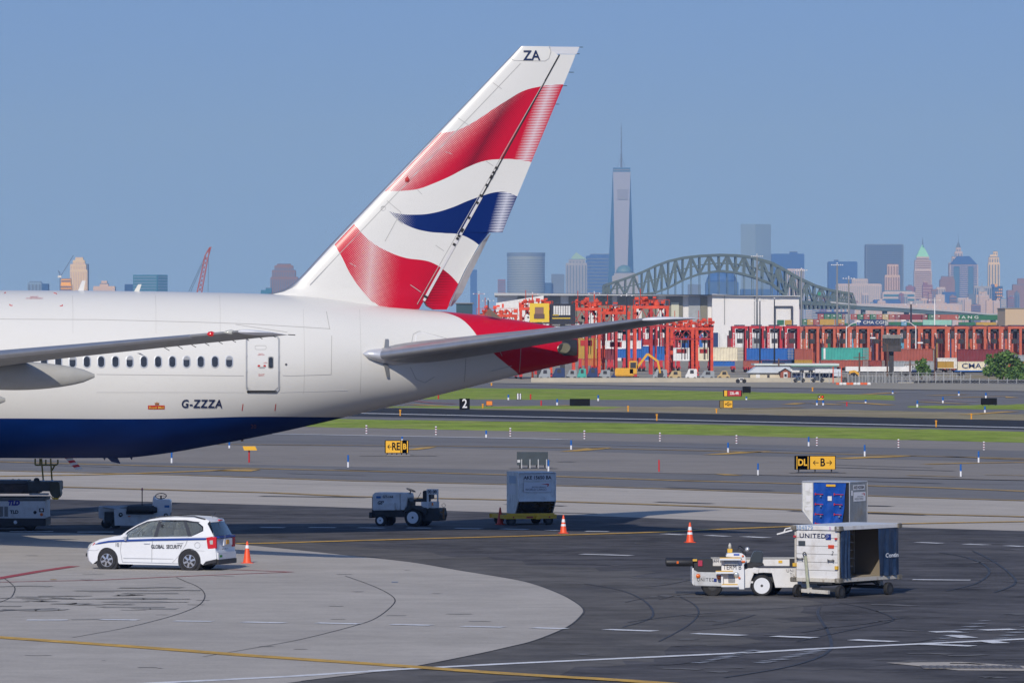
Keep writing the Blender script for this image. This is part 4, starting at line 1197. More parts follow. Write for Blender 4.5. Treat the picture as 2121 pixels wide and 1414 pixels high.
# squeeze the upper and lower edge of the outermost layers inwards
def pinch(row, side):
    out = []
    for x, y, z in row:
        d = 0
        if z > 0.98: d = .035
        elif z < .3: d = .03
        out.append((x, y + side * d, z))
    return out
rows[0] = pinch(rows[0], 1); rows[1] = pinch(rows[1], 1); rows[2] = pinch(rows[2], .5); rows[-1] = pinch(rows[-1], -1); rows[-2] = pinch(rows[-2], -1); rows[-3] = pinch(rows[-3], -.5)
rows = rows[1:-1]
n = len(lp); vs = [p for r_ in rows for p in r_]
mb.add(vs, [(i * n + k, i * n + (k + 1) % n, (i + 1) * n + (k + 1) % n, (i + 1) * n + k) for i in range(len(rows) - 1) for k in range(n)] + [tuple(range(n)), tuple(range((len(rows) - 1) * n, len(rows) * n))[::-1]])
body = mb.build('body', M_vwh, car, smooth='auto')
def gy(z, side=0):            # greenhouse side plane leans inwards
    t_ = (z - 1.06) / 0.6
    y = 0.035 + 0.20 * max(0, t_) ** 1.15
    return y if not side else W - y
def gpoly(name, pts, m, parent, side=0, th=0.03, off=0.0):
    q = [cpt(p) for p in pts]
    A = [(x, gy(z, side) - off * (1 if not side else -1), z) for x, z in q]
    B_ = [(x, y + (th if not side else -th), z) for x, y, z in A]
    n = len(A); mb = MB(); mb.add(A + B_, [tuple(range(n)), tuple(range(n, 2 * n))[::-1]] + [(k, (k + 1) % n, n + (k + 1) % n, n + k) for k in range(n)])
    return mb.build(name, m, parent)
M_glass = mat('car window glass', (0.52, 0.58, 0.60), 0.03, trans=0.85, spec=0.6)
M_trim = mat('pillar black', (0.035, 0.035, 0.04), 0.3, coat=0.5)
M_beige = mat('interior beige', (0.5, 0.43, 0.33), 0.7)
frontw = [(256, 1113.8), (266, 1103), (284, 1092), (303, 1083.5), (326, 1080.6), (320, 1113.2)]
rearw = [(331, 1080.8), (378, 1081.5), (384, 1090), (392.5, 1112.4), (325, 1113)]
quart = [(384, 1082), (406, 1084.5), (418, 1092.5), (420.5, 1099), (397.5, 1110.5)]
for sd_ in (0, 1):
    # A pillar with roof rail, black door pillars, white rear quarter
    gpoly('roof_rail', [(249, 1109.5), (262, 1099), (282, 1087), (301, 1078.3), (312, 1074.8), (347, 1072.3), (383, 1072), (418, 1074.5), (433, 1080), (429, 1086), (414, 1082), (383, 1079.2), (330, 1078.2), (303, 1081), (284, 1089.5), (266, 1100.5), (254, 1110.5)], M_vwh, car, sd_)
    gpoly('rear_quarter', [(414, 1082), (429, 1086), (445, 1111), (396, 1112.6), (398.5, 1112), (422.5, 1100.5), (421, 1091.5), (410, 1083.5)], M_vwh, car, sd_)
    gpoly('door_pillar', [(326, 1080), (332, 1080), (326.5, 1113.5), (319, 1113.5)], M_trim, car, sd_, off=.004)
    gpoly('door_pillar', [(378, 1080.8), (385, 1081.5), (399, 1111), (392, 1113)], M_trim, car, sd_, off=.004)
    gpoly('window_trim', [(255, 1113.8), (266, 1101), (284, 1090), (303, 1081.5), (330, 1078.6), (383, 1079.8), (410, 1084), (411, 1082.6), (383, 1078), (330, 1077.2), (302, 1080), (283, 1088.4), (264, 1100), (251, 1113.8)], M_trim, car, sd_, off=.002)
    for w_ in (frontw, rearw, quart): gpoly('side_window', w_, M_glass, car, sd_, th=0.008, off=-.01)
# roof
mb = MB(); rp_ = [(249, 1109), (262, 1099), (282, 1087), (301, 1078.3), (312, 1074.8), (347, 1072.3), (383, 1072), (418, 1074.5), (433, 1080)]
rows = []
for p in rp_[3:]:
    x, z = cpt(p); y0 = gy(z)
    rows.append([(x, y0 + (W - 2 * y0) * q, z + .045 * math.sin(math.pi * q)) for q in [k / 8 for k in range(9)]])
mb.add([p for r_ in rows for p in r_], [(i * 9 + k, i * 9 + k + 1, (i + 1) * 9 + k + 1, (i + 1) * 9 + k) for i in range(len(rows) - 1) for k in range(8)])
mb.build('roof', M_vwh, car, smooth=True)
def cross(name, a, b_, m, bow=0.04, n=8, th=0):
    (xa, za), (xb, zb) = cpt(a), cpt(b_); ya, yb = gy(za) + .02, gy(zb) + .02
    A = [(xa - math.copysign(bow, 1.85 - xa) * -1 * 0 + (bow * math.sin(math.pi * k / n)) * (-1 if xa < 1.85 else 1), ya + (W - 2 * ya) * k / n, za) for k in range(n + 1)]
    B_ = [(xb + (bow * math.sin(math.pi * k / n)) * (-1 if xa < 1.85 else 1), yb + (W - 2 * yb) * k / n, zb + .03 * math.sin(math.pi * k / n)) for k in range(n + 1)]
    mb = MB(); mb.strip(A, B_); return mb.build(name, m, car, smooth=True)
cross('windscreen', (252, 1110), (303, 1079), M_glass)
M_rglass = mat('tinted rear glass', (0.02, 0.035, 0.045), 0.06, coat=0.8)
cross('rear_window', (446, 1111), (434.5, 1083), M_rglass, 0.05)
cross('rear_spoiler', (434.5, 1083), (432, 1078), M_vwh, 0.09)
# inside
mb = MB(); mb.box(cx(262), cx(440), .1, W - .1, .9, 1.0); mb.build('cabin_floor', M_bk, car)
for px_, nm in ((300, 'front_seat'), (345, 'rear_seat')):
    for y_ in (.45, 1.3):
        x_ = cx(px_) + .25
        mb = MB(); mb.box(x_ - .05, x_ + .12, y_ - .24, y_ + .24, .95, 1.34); mb.box(x_ - .02, x_ + .08, y_ - .13, y_ + .13, 1.36, 1.53); mb.build(nm, M_beige, car, bevel=.03)
mb = MB(); mb.bar((cx(268), .25, 1.12), (cx(303), .38, 1.55), .09, .05); mb.build('pillar_lining', M_beige, car)
mb = MB(); mb.ring((0, 0, 0), .17, .015, 'x', n=20, k=5); mb.build('steering_wheel', M_bk, car, loc=(cx(282), .42, 1.13), rot=(0, R(20), 0))
MB().box(cx(333), cx(337), .1, .2, 1.42, 1.5).build('grab_handle', M_bk, car)
# stripe, doors, handles
def bodystrip(name, pts, m, off=0.006, th=.006):
    q = [cpt(p) for p in pts]; mb = MB(); mb.prism(q, -off - th + 0.0, -off + .02, 'xz'); return mb.build(name, m, car)
bodystrip('side_stripe', [(196, 1126), (205, 1122.5), (225, 1119), (252, 1117.3), (320, 1115.5), (395, 1114.8), (432, 1114.6), (430, 1118.2), (395, 1118.8), (320, 1119.6), (252, 1121), (225, 1122.4), (205, 1125.5)], mat('stripe blue', (0.01, 0.05, 0.27), 0.35))
M_gap = mat('door gap', (0.30, 0.31, 0.33), 0.6)
def gap(pts):
    q = [cpt(p) for p in pts]; mb = MB()
    for a, b_ in zip(q, q[1:]): mb.bar((a[0], -.004, a[1]), (b_[0], -.004, b_[1]), .008, .01, up=(0, 1, 0))
    return mb
mb = gap([(252, 1120), (250, 1140), (254, 1163), (372, 1167)]); mb.build('door_gap', M_gap, car)
gap([(318, 1114), (316.5, 1140), (316.5, 1164)]).build('door_gap', M_gap, car)
gap([(393, 1114), (388, 1128), (372, 1153), (360, 1165)]).build('door_gap', M_gap, car)
gap([(256, 1155), (362, 1157.5)]).build('side_moulding', M_gap, car)
gap([(178, 1138), (196, 1139.5), (205, 1137)]).build('bumper_gap', M_gap, car)
gap([(400, 1140), (428, 1141.5)]).build('bumper_gap', M_gap, car)
mb = MB(); x_, z_ = cpt((412.5, 1129.5)); mb.ring((x_, -.005, z_), .095, .005, 'y', n=24, k=4); mb.build('fuel_flap', M_gap, car)
for px_, py_ in ((306, 1124.5), (376, 1124)):
    x_, z_ = cpt((px_, py_)); MB().box(x_ - .11, x_ + .11, -.035, 0, z_ - .022, z_ + .018).build('door_handle', M_vwh, car, bevel=.012)
x_, z_ = cpt((263, 1112)); mb = MB(); mb.box(x_ - .09, x_ + .07, -.2, -.03, z_ - .03, z_ + .13); mb.build('wing_mirror', M_vwh, car, bevel=.04)
x_, z_ = cpt((262.5, 1117.5)); MB().box(x_ - .05, x_ + .03, -.1, .02, z_ - .02, z_ + .08).build('mirror_foot', M_vwh, car, bevel=.02)
side_text('10', .19, *(cx(243), -.012, cz(243, 1128)), M_lblk, car, 'number_lettering', xs=.75)
side_text('GLOBAL  SECURITY', .17, cx(347.5), -.012, cz(347.5, 1132.5), M_lblk, car, 'door_lettering', xs=.72, bold=.004)
def bpatch(name, pts, m, th=.02, y=0.0):
    q = [cpt(p) for p in pts]; mb = MB(); mb.prism(q, y - th, y + .1, 'xz'); return mb.build(name, m, car, bevel=.006)
hl = bpatch('headlight', [(179.5, 1134.5), (182.5, 1127.5), (190, 1122.5), (196, 1121.8), (192, 1129), (185, 1134)], M_lamp, .015, .05)
bpatch('marker_lamp', [(189, 1131), (194.5, 1122.5), (196.5, 1122.5), (195, 1126)], M_rl, .02, .02)
bpatch('fog_lamp_recess', [(174.5, 1145), (178.5, 1145), (179, 1151), (174.5, 1152)], M_bk, .005, .08)
bpatch('tail_light', [(431, 1114), (443.5, 1112), (446.5, 1124), (446.5, 1137), (434, 1137.5)], M_rl, .012, .01)
bpatch('reverse_lamp', [(438, 1120), (445, 1119.5), (445, 1128), (439, 1128)], M_lamp, .02, .01)
# rear face fittings (on the tailgate, facing +x)
XR = cx(450.5)
def rearbox(name, y0, y1, py0, py1, m, dx=.03, x=None, bev=.01):
    z0, z1 = cz(455, py1), cz(455, py0); xx = XR if x is None else x
    return MB().box(xx - .12, xx + dx, y0, y1, z0, z1).build(name, m, car, bevel=bev)
rearbox('tail_light', .0, .10, 1113, 1137, M_rl, .02)
rearbox('tail_light', W - .26, W - .03, 1112, 1136, M_rl, .05, x=XR - .02)
rearbox('tailgate_stripe', .12, W - .15, 1112, 1116, MATS['stripe blue'], .085)
rearbox('number_plate', .72, .98, 1120, 1129.5, mat('plate orange', (0.6, 0.3, 0.03), 0.5), .10)
rearbox('plate_recess', .55, 1.3, 1117.5, 1132, M_vwh, .085)
rearbox('green_sticker', .18, .42, 1150, 1156, mat('sticker green', (0.03, 0.25, 0.02), 0.5), .075)
rearbox('bumper_trim', .06, W - .06, 1160, 1170, M_bk, .09)
rearbox('rear_bumper', .03, W - .03, 1143, 1162, M_vwh, .07, bev=.04)
flat_text('www.global.com', .10, (XR + .095, .62, cz(462, 1138)), (0, 1, 0), (0, 0, 1), M_lblk, car, 'tailgate_lettering', xs=.8)
flat_text('10', .14, (XR + .11, .55, cz(462, 1113.5)), (0, 1, 0), (0, 0, 1), M_vwh, car, 'tailgate_number')
bp_ = [cpt((424, 1170)), cpt((430, 1163)), cpt((453, 1158)), cpt((452, 1166))]
MB().prism(bp_, -.008, .1, 'xz').build('bumper_trim', M_bk, car)
mb = MB(); q = [cpt(p) for p in [(308, 1075), (330, 1071.2), (360, 1069.8), (400, 1071), (424, 1077.5)]]
for y_ in (.22, W - .22): mb.path([(x, y_, z + .015) for x, z in q], .02, 6)
mb.build('roof_bar', M_bk, car, kind='stuff')
x_, z_ = cpt((425, 1074)); MB().tube((x_, .8, z_), (x_ + .12, .8, z_ + .17), .008, n=5).build('aerial', M_bk, car)
x_, z_ = cpt((436, 1079)); MB().box(x_ + .0, x_ + .1, .75, 1.0, z_ - .03, z_ + .01).build('brake_lamp', M_rl, car)
mb = MB(); mb.box(cx(190), cx(440), .12, W - .12, .2, .5); mb.build('underbody', M_bk, car)
for x_ in (0, cx(395.4)):
    wheel(car, x_, .10, .325, .325, .2, -1, .66, spokes=6)
    wheel(car, x_, W - .12, .325, .325, .2, 1, .66, spokes=6)
    mb = MB(); mb.lathe([(.40, .03), (.40, .3)], (x_, 0, .34), 'y', n=24); mb.build('wheel_well', M_bk, car)

# --- baggage tug with conveyor (TERM B)
tk = F / G(1578, 1235).y
tug = empty('belt_loader', G(1578, 1235), 0, 'white belt loader with black front roller and yellow steps, parked left of the baggage cart', 'belt loader')
def tx(p): return (p - 1578) / tk
def tz(p): return (1235 - p) / tk
def tpoly(name, pts, y0, y1, m, bev=.006, par=None):
    mb = MB(); mb.prism([(tx(a), tz(b_)) for a, b_ in pts], y0, y1, 'xz'); return mb.build(name, m, par or tug, bevel=bev)
def tbox(name, x0, x1, yt, yb, y0, y1, m, bev=.006):
    return MB().box(tx(x0), tx(x1), y0, y1, tz(yb), tz(yt)).build(name, m, tug, bevel=bev)
arc = [(1578 + 25 * math.cos(R(a)), 1213 - 25 * math.sin(R(a))) for a in range(0, 181, 15)]
tpoly('side_body', [(1541, 1180), (1550, 1176), (1700, 1176), (1700, 1216), (1606, 1216)] + [(1599, 1186), (1582, 1185), (1562, 1186), (1556, 1200), (1553, 1216)] + [(1541, 1217)], -.02, .06, M_dwh)
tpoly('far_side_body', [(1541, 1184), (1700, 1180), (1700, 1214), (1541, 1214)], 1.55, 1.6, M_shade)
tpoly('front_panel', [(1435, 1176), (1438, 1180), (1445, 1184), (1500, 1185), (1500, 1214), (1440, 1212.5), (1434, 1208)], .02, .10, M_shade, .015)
tpoly('front_end_panel', [(1433.5, 1176), (1437, 1176), (1437, 1212), (1434, 1208)], -.02, 1.5, M_dwh)
tbox('chassis', 1442, 1700, 1186, 1206, .2, 1.4, M_bk2)
tbox('floor_pan', 1500, 1560, 1203, 1207, .0, 1.5, M_dwh)
tpoly('console', [(1494, 1157), (1498, 1154), (1533, 1154), (1540, 1166), (1541, 1186), (1541, 1219), (1527, 1219), (1527, 1216), (1527, 1208), (1494, 1208)], -.18, -.02, M_vwh)
tpoly('console_top', [(1503, 1152), (1506, 1144.5), (1536, 1144.5), (1543, 1150), (1545, 1163), (1540, 1168), (1535, 1154)], -.2, .3, M_vwh, .015)
tbox('dark_panel', 1508, 1522, 1187, 1206, -.19, -.15, mat('tread plate', (0.33, 0.34, 0.35), 0.4, 0.5, var=.3, vscale=20))
tbox('label_sticker', 1519, 1531, 1145.5, 1149.5, -.21, -.19, mat('sticker blue', (0.05, 0.12, 0.45), 0.4))
for x0, x1, y_, nm in ((1489, 1533, 1153.5, 0), (1481, 1518, 1181, 1), (1493, 1528, 1208.5, 2)):
    st_ = tbox('step', x0, x1, y_ + 1, y_ + 5, -.46, -.15, M_vwh)
    MB().box(tx(x0 + 1), tx(x1 - 1), -.45, -.16, tz(y_ + 1), tz(y_ - .5)).build('step_tread', M_stepy, st_)
tbox('step_stringer', 1493, 1497, 1184, 1212, -.30, -.15, M_vwh)
tbox('step_riser', 1500, 1528, 1159, 1168, -.26, -.18, mat('grille plate', (0.45, 0.46, 0.47), 0.4, 0.3, var=.25, vscale=25))
side_text('TERM B', .19, tx(1516), -.195, tz(1174), M_lblk, tug, 'terminal_lettering', xs=.85)
side_text('UNITED', .145, tx(1462), .008, tz(1200), M_lblk, tug, 'airline_lettering', space=1.25, xs=.85)
tbox('airline_logo', 1478.5, 1484.5, 1197, 1204, .0, .015, M_ublue, 0)
side_text('UNITED', .135, tx(1646), -.03, tz(1181.5), M_lblk, tug, 'side_lettering', space=1.25, xs=.85)
side_text('TUG', .135, tx(1645), -.03, tz(1190), M_lblk, tug, 'side_lettering', space=1.2, xs=.85)
side_text('TERM B', .11, tx(1483), .17, tz(1162), M_lblk, tug, 'belt_lettering')
for px_, py_, r_, m_ in ((1446, 1192, .055, M_amb), (1489, 1194.5, .055, M_amb), (1524.5, 1189, .075, M_lamp), (1531, 1195.5, .03, M_amb), (1538, 1150.5, .03, M_amb), (1537.5, 1162, .03, M_amb), (1541, 1162, .03, M_amb)):
    y_ = .0 if px_ < 1480 else (-.2 if px_ > 1500 else -.05)
    MB().lathe([(r_ * 1.15, .03), (r_ * 1.15, -.01), (r_, -.02), (r_ * .6, -.035), (0.001, -.04)], axis='y', n=18).build('lamp', m_, tug, loc=(tx(px_), y_, tz(py_)), smooth='auto')
# conveyor
cv = tbox('conveyor_frame', 1475, 1700, 1158, 1172, .2, .26, M_dwh)
tbox('conveyor_belt', 1440, 1700, 1160, 1166, .28, 1.1, M_bk)
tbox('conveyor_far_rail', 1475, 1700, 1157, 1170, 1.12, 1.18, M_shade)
tbox('conveyor_rail_edge', 1440, 1700, 1156.4, 1158, .2, .27, M_bk2)
tbox('front_hood', 1438, 1476, 1158, 1182, .12, 1.2, M_bk)
tbox('belt_underside', 1438, 1498, 1172, 1184, .1, 1.1, M_bk)  # black underside of the belt, behind the front panel's top edge
MB().lathe([(.08, tx(1380)), (.11, tx(1381)), (.115, tx(1386)), (.115, tx(1438)), (.1, tx(1440))], (0, .3, tz(1165)), 'x', n=20).build('front_roller', M_bk, tug, smooth='auto')
MB().lathe([(.08, tx(1380)), (.11, tx(1381)), (.115, tx(1386)), (.115, tx(1438)), (.1, tx(1440))], (0, 1.0, tz(1165)), 'x', n=20).build('front_roller', M_bk, tug, smooth='auto')
tbox('roller_label', 1402, 1406, 1162, 1167, .17, .19, M_amb, 0)
tbox('yellow_tab', 1435, 1444, 1157.5, 1162, .05, .12, M_stepy)
tbox('red_valve', 1446, 1455, 1160, 1172, .06, .12, mat('valve red', (0.4, 0.02, 0.06), 0.5))
tbox('reflector', 1613, 1621, 1160.5, 1166, .185, .20, M_stepy, 0)
tbox('end_motor', 1636, 1700, 1158, 1173, .12, .2, M_bk)
# seat, wheel, beacon
tpoly('seat_back', [(1552, 1165), (1561, 1143), (1565, 1140.5), (1580, 1142), (1582.5, 1145), (1578, 1168)], .1, .5, mat('seat vinyl', (0.03, 0.04, 0.05), 0.4, coat=.2), .03)
tpoly('seat_cushion', [(1543, 1168), (1552, 1164), (1582, 1165), (1582, 1171), (1560, 1175), (1543, 1178)], .08, .55, M_bk, .02)
MB().ring((0, 0, 0), .165, .014, 'z', n=26, k=6).build('steering_wheel', M_bk, tug, loc=(tx(1537.5), .12, tz(1140.5)), rot=(R(25), R(55), 0))
mb = MB(); mb.tube((tx(1543), .12, tz(1155)), (tx(1537.5), .12, tz(1140.5)), .02, n=8); mb.bar((tx(1528), .1, tz(1136)), (tx(1546), .14, tz(1146)), .02); mb.build('steering_column', M_bk, tug)
mb = MB(); mb.lathe([(0.001, .07), (.05, .05), (.065, 0), (.05, -.05), (0.001, -.06)], n=16); mb.build('spot_lamp', mat('chrome lamp', (0.7, 0.7, 0.7), 0.2, 0.5), tug, loc=(tx(1548), .0, tz(1137)), smooth=True)
MB().lathe([(.05, 0), (.045, .1), (.02, .16), (0.001, .17)], n=14).build('beacon', mat('beacon clear', (0.5, 0.48, 0.42), 0.3), tug, loc=(tx(1512), .1, tz(1136)), smooth=True)
tbox('beacon_box', 1507, 1517, 1136, 1144, .05, .2, M_stepy)
wheel(tug, 0, .12, .32, .32, .22, -1, .70)
wheel(tug, tx(1476), .2, .30, .30, .22, -1, .4, M_bk2)
wheel(tug, tx(1476), 1.3, .30, .30, .22, 1, .4, M_bk2)
wheel(tug, tx(1603), 1.35, .31, .31, .22, 1, .6, M_bk2)
tpoly('tool_bracket', [(1556, 1178), (1561, 1174), (1572, 1176), (1570, 1187), (1560, 1186)], -.05, -.02, M_dwh)

# --- covered baggage cart
AL = R(36)
bk = F / G(1735, 1236).y
cart = empty('baggage_cart', G(1738, 1240), 0, 'white slatted baggage cart with dark blue curtains, one drawn open at the side', 'baggage cart')
# cart frame: u along the end face (to the left / away), v along the long side (to the right / away)
WE, WL = 88 / bk / math.cos(AL), 134 / bk / math.sin(AL)
EU = Vector((-math.cos(AL), math.sin(AL), 0)); EV = Vector((math.sin(AL), math.cos(AL), 0))
CM = Matrix(((EV.x, EU.x, 0, 0), (EV.y, EU.y, 0, 0), (0, 0, 1, 0), (0, 0, 0, 1)))      # local (v, u, z) -> cart
cz0 = (1240 - 1201) / bk; cz1 = (1240 - 1099) / bk
def cbox(name, v0, v1, u0, u1, z0, z1, m, bev=.004, par=None, **kw):
    return MB().box(v0, v1, u0, u1, z0, z1, M=CM).build(name, m, par or cart, bevel=bev, **kw)
M_rail = mat('cart rail paint', (0.55, 0.52, 0.46), 0.6, var=.15, vscale=6, dirt=(0.22, 0.14, 0.07), dscale=6, damt=.9)
ov = .09
for z_ in (cz0 - .07, cz1):
    cbox('frame_rail', -ov, WL + ov, -.04, .04, z_, z_ + .11, M_rail if z_ < 1 else M_dwh); cbox('frame_rail', -ov, WL + ov, WE - .04, WE + .04, z_, z_ + .11, M_rail)
    cbox('frame_rail', -.04, .04, .045, WE - .045, z_, z_ + .11, M_rail if z_ < 1 else M_dwh); cbox('frame_rail', WL - .04, WL + .04, .045, WE - .045, z_, z_ + .11, M_rail)
    for v_ in (-ov, WL + ov - .18):
        for u_ in (-ov, WE + ov - .18): cbox('corner_bumper', v_, v_ + .2, u_, u_ + .2, z_ - .02, z_ + .12, mat('bumper rubber', (0.16, 0.145, 0.12), 0.8, var=.4, vscale=8), .015)
cbox('roof_panel', -.03, WL + .03, -.03, WE + .03, cz1 + .10, cz1 + .125, mat('cart roof', (0.62, 0.64, 0.66), 0.45, var=.06))
cbox('floor_board', 0, WL, 0, WE, cz0, cz0 + .03, mat('cart floor', (0.38, 0.33, 0.26), 0.7, var=.2, vscale=3))
for v_ in (0, WL - .05):
    for u_ in (0, WE - .05): cbox('corner_post', v_, v_ + .055, u_, u_ + .055, cz0 + .03, cz1 - .002, M_rail)
NS = 6; hh = (cz1 - cz0 - .03) / NS
for k in range(NS):
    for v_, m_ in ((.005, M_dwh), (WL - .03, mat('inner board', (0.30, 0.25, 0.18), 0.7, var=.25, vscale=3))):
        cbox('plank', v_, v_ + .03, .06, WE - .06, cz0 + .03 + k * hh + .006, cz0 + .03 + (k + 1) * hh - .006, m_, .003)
cbox('backing_panel', .035, .04, .06, WE - .06, cz0 + .03, cz1, mat('panel shadow grey', (0.25, 0.24, 0.22), 0.7), 0)  # shadow tone painted on the sheet behind the plank gaps
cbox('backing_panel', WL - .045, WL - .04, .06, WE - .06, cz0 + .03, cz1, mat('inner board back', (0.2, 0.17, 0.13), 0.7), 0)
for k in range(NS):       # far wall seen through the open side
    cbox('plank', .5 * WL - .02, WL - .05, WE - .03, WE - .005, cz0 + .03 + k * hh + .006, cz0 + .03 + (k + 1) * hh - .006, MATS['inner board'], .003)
def curtain(v0, v1, u_, seed, bulge=.04, z0=None):
    random.seed(seed); n = 22; mb = MB(); rows = []
    ph = random.uniform(0, 6)
    for j in range(9):
        q = j / 8; row = []
        for i in range(n + 1):
            s_ = i / n
            wv = bulge * (math.sin(s_ * 17 + ph + q * 1.3) * .5 + math.sin(s_ * 31 + q * 3 + ph) * .3) * (0.35 + q)
            row.append(CM @ Vector((v0 + (v1 - v0) * s_ + .02 * math.sin(q * 6 + ph) * q, u_ - .03 + wv - .03 * math.sin(math.pi * s_), cz1 - .01 - (cz1 - cz0 - .06) * q)))
        rows.append(row)
    mb.add([p for r_ in rows for p in r_], [(j * (n + 1) + i, j * (n + 1) + i + 1, (j + 1) * (n + 1) + i + 1, (j + 1) * (n + 1) + i) for j in range(8) for i in range(n)])
    return mb.build('curtain', M_curt, cart, smooth=True)
M_curt = mat('navy curtain vinyl', (0.012, 0.03, 0.075), 0.35, var=.3, vscale=4, dirt=(0.08, 0.10, 0.14), dscale=5, damt=.35, coat=.2)
curtain(.03, WL * .16, -.02, 4, .05); curtain(WL * .64, WL - .03, -.02, 9, .05)
curtain(.06, WL * .5, WE - .05, 5, .05)
def ct(s_, size, v_, z_, m, name, **kw):   # text on the long side
    return text(s_, size, lambda a, b_: CM @ Vector((v_ + a, -.11, z_ + b_)), m, cart, name, **kw)
ct('Contin', .17, WL * .845, cz0 + (1196 - 1151) / bk, mat('curtain lettering', (0.7, 0.72, 0.75), 0.5), 'curtain_lettering', xs=1.5, bold=.006)
def et(s_, size, u_, z_, m, name, **kw):   # text on the end face
    return text(s_, size, lambda a, b_: CM @ Vector((-.012 if z_ < cz1 else -.052, u_ - a, z_ + b_)), m, cart, name, **kw)
def eu(px): return (1735 - px) / 88 * WE
def ez_(py): return (1240 - py) / bk - .045
et('UNITED', .185, eu(1683), ez_(1108.5) , M_navy, 'airline_lettering', xs=1.28, bold=.003, space=1.12)
def ebox(name, x0, x1, y0, y1, m, d=.012, bev=0):
    return cbox(name, -d, .02, eu(x1), eu(x0), ez_(y1), ez_(y0), m, bev)
ebox('airline_logo', 1709, 1719, 1103.5, 1115.5, M_ublue, .014)
mb = MB()
for k in range(4):
    a = [(1709.5 + 8.5 * math.sin(R(q)) * (.3 + .2 * k), 1115.2 - 11 * math.cos(R(q)) * (.3 + .22 * k)) for q in range(5, 60, 10)]
    a = [p for p in a if p[0] < 1718.5 and p[1] > 1104]
    for p, q in zip(a, a[1:]): mb.bar(CM @ Vector((-.017, eu(p[0]), ez_(p[1]))), CM @ Vector((-.017, eu(q[0]), ez_(q[1]))), .012, .004)
mb.build('logo_lines', M_vwh, cart, kind='stuff')
ebox('dark_plate', 1655, 1668, 1119, 1129, mat('plate slate', (0.05, 0.06, 0.07), 0.5), .02)
ebox('orange_reflector', 1714, 1725, 1126, 1133, mat('reflector orange', (0.6, 0.06, 0.02), 0.3), .02)
for x0, y0 in ((1645.5, 1165), (1728.5, 1169)): ebox('amber_reflector', x0, x0 + 5.5, y0, y0 + 7, M_stepy, .07)
for x0, y0 in ((1647, 1108), (1728.5, 1111)): ebox('side_lamp', x0, x0 + 3, y0, y0 + 4, M_rl, .07)
for px_, py_ in ((1659, 1156), (1720, 1158)):
    mb = MB(); p0 = CM @ Vector((-.06, eu(px_ - 5), ez_(py_))); p1 = CM @ Vector((-.06, eu(px_ + 5), ez_(py_)))
    mb.tube(p0, p1, .016, n=6)
    for q in (p0, p1): mb.bar(q, q + (CM @ Vector((.06, 0, 0))), .03); mb.bar(q - Vector((0, 0, .04)), q + Vector((0, 0, .04)), .025)
    mb.build('handle', M_bk2, cart)
et('884879', .17, eu(1668), cz1 + .052, mat('pale blue lettering', (0.2, 0.32, 0.5), 0.5), 'number_lettering', xs=1.2)
et('0', .13, eu(1719), cz1 + .052, mat('purple mark', (0.45, 0.15, 0.5), 0.5), 'small_mark')
et('2', .16, eu(1721.5), ez_(1143), M_lblk, 'pen_mark', shear=.3)
# tow bar leaning up against the end face, turntable, wheels
def cpx(px, py, dv=-.25):        # point in front of the end face from a pixel
    u_ = eu(px); return CM @ Vector((dv, u_, (1240 - py) / bk - .05))
mb = MB(); mb.bar(cpx(1686, 1220, -.32), cpx(1671, 1150, -.08), .075, .055); mb.build('tow_bar', mat('tow bar paint', (0.30, 0.31, 0.22), 0.6, var=.3, vscale=6), cart)
mb = MB(); mb.ring((0, 0, 0), .055, .016, 'x', n=18, k=6); mb.build('tow_eye', M_bk2, cart, loc=cpx(1669.5, 1146, -.08), rot=(0, 0, -AL + R(90)))
mb = MB(); mb.bar(cpx(1673, 1220, -.3), cpx(1726, 1222, -.3), .1, .1); mb.bar(cpx(1686, 1215, -.3), cpx(1690, 1224, -.3), .16, .1); mb.build('turntable_bar', M_rail, cart)
cbox('chassis_beam', .2, WL - .1, WE * .42, WE * .58, cz0 - .2, cz0 - .075, M_bk2)
cbox('axle', WL - .55, WL - .42, .12, WE - .12, .2, .3, M_bk2); cbox('axle', .05, .18, .12, WE - .12, .2, .3, M_bk2)
cbox('turntable', .0, .8, .25, WE - .25, cz0 - .13, cz0 - .075, M_bk2)
for u_ in (.25, WE - .35):
    cbox('spring_hanger', WL - .6, WL - .42, u_, u_ + .1, .28, cz0 - .075, M_rail)
    mb = MB(); mb.bar(CM @ Vector((WL - 1.0, u_ + .05, cz0 - .08)), CM @ Vector((WL - .55, u_ + .05, .28)), .06); mb.build('brace', M_bk2, cart)
for v_ in (.1, WL - .48):
    for u_ in (0.03, WE - .03):
        wh = wheel(cart, 0, 0, 0, .195, .13, -1, .5, M_bk2)
        wh.location = CM @ Vector((v_, u_, .195)); wh.rotation_euler = (0, 0, R(90) - AL)
mb = MB(); p0 = CM @ Vector((-.05, WE + .05, cz1 - .02)); mb.bar(p0, p0 + Vector((-.45, 0, -.12)), .05, .04); mb.bar(p0 + Vector((0, 0, .08)), p0 + Vector((-.2, 0, .04)), .03); mb.bar(p0 + Vector((-.2, 0, .04)), p0 + Vector((-.25, 0, -.06)), .03); mb.build('latch_arm', M_dwh, cart)

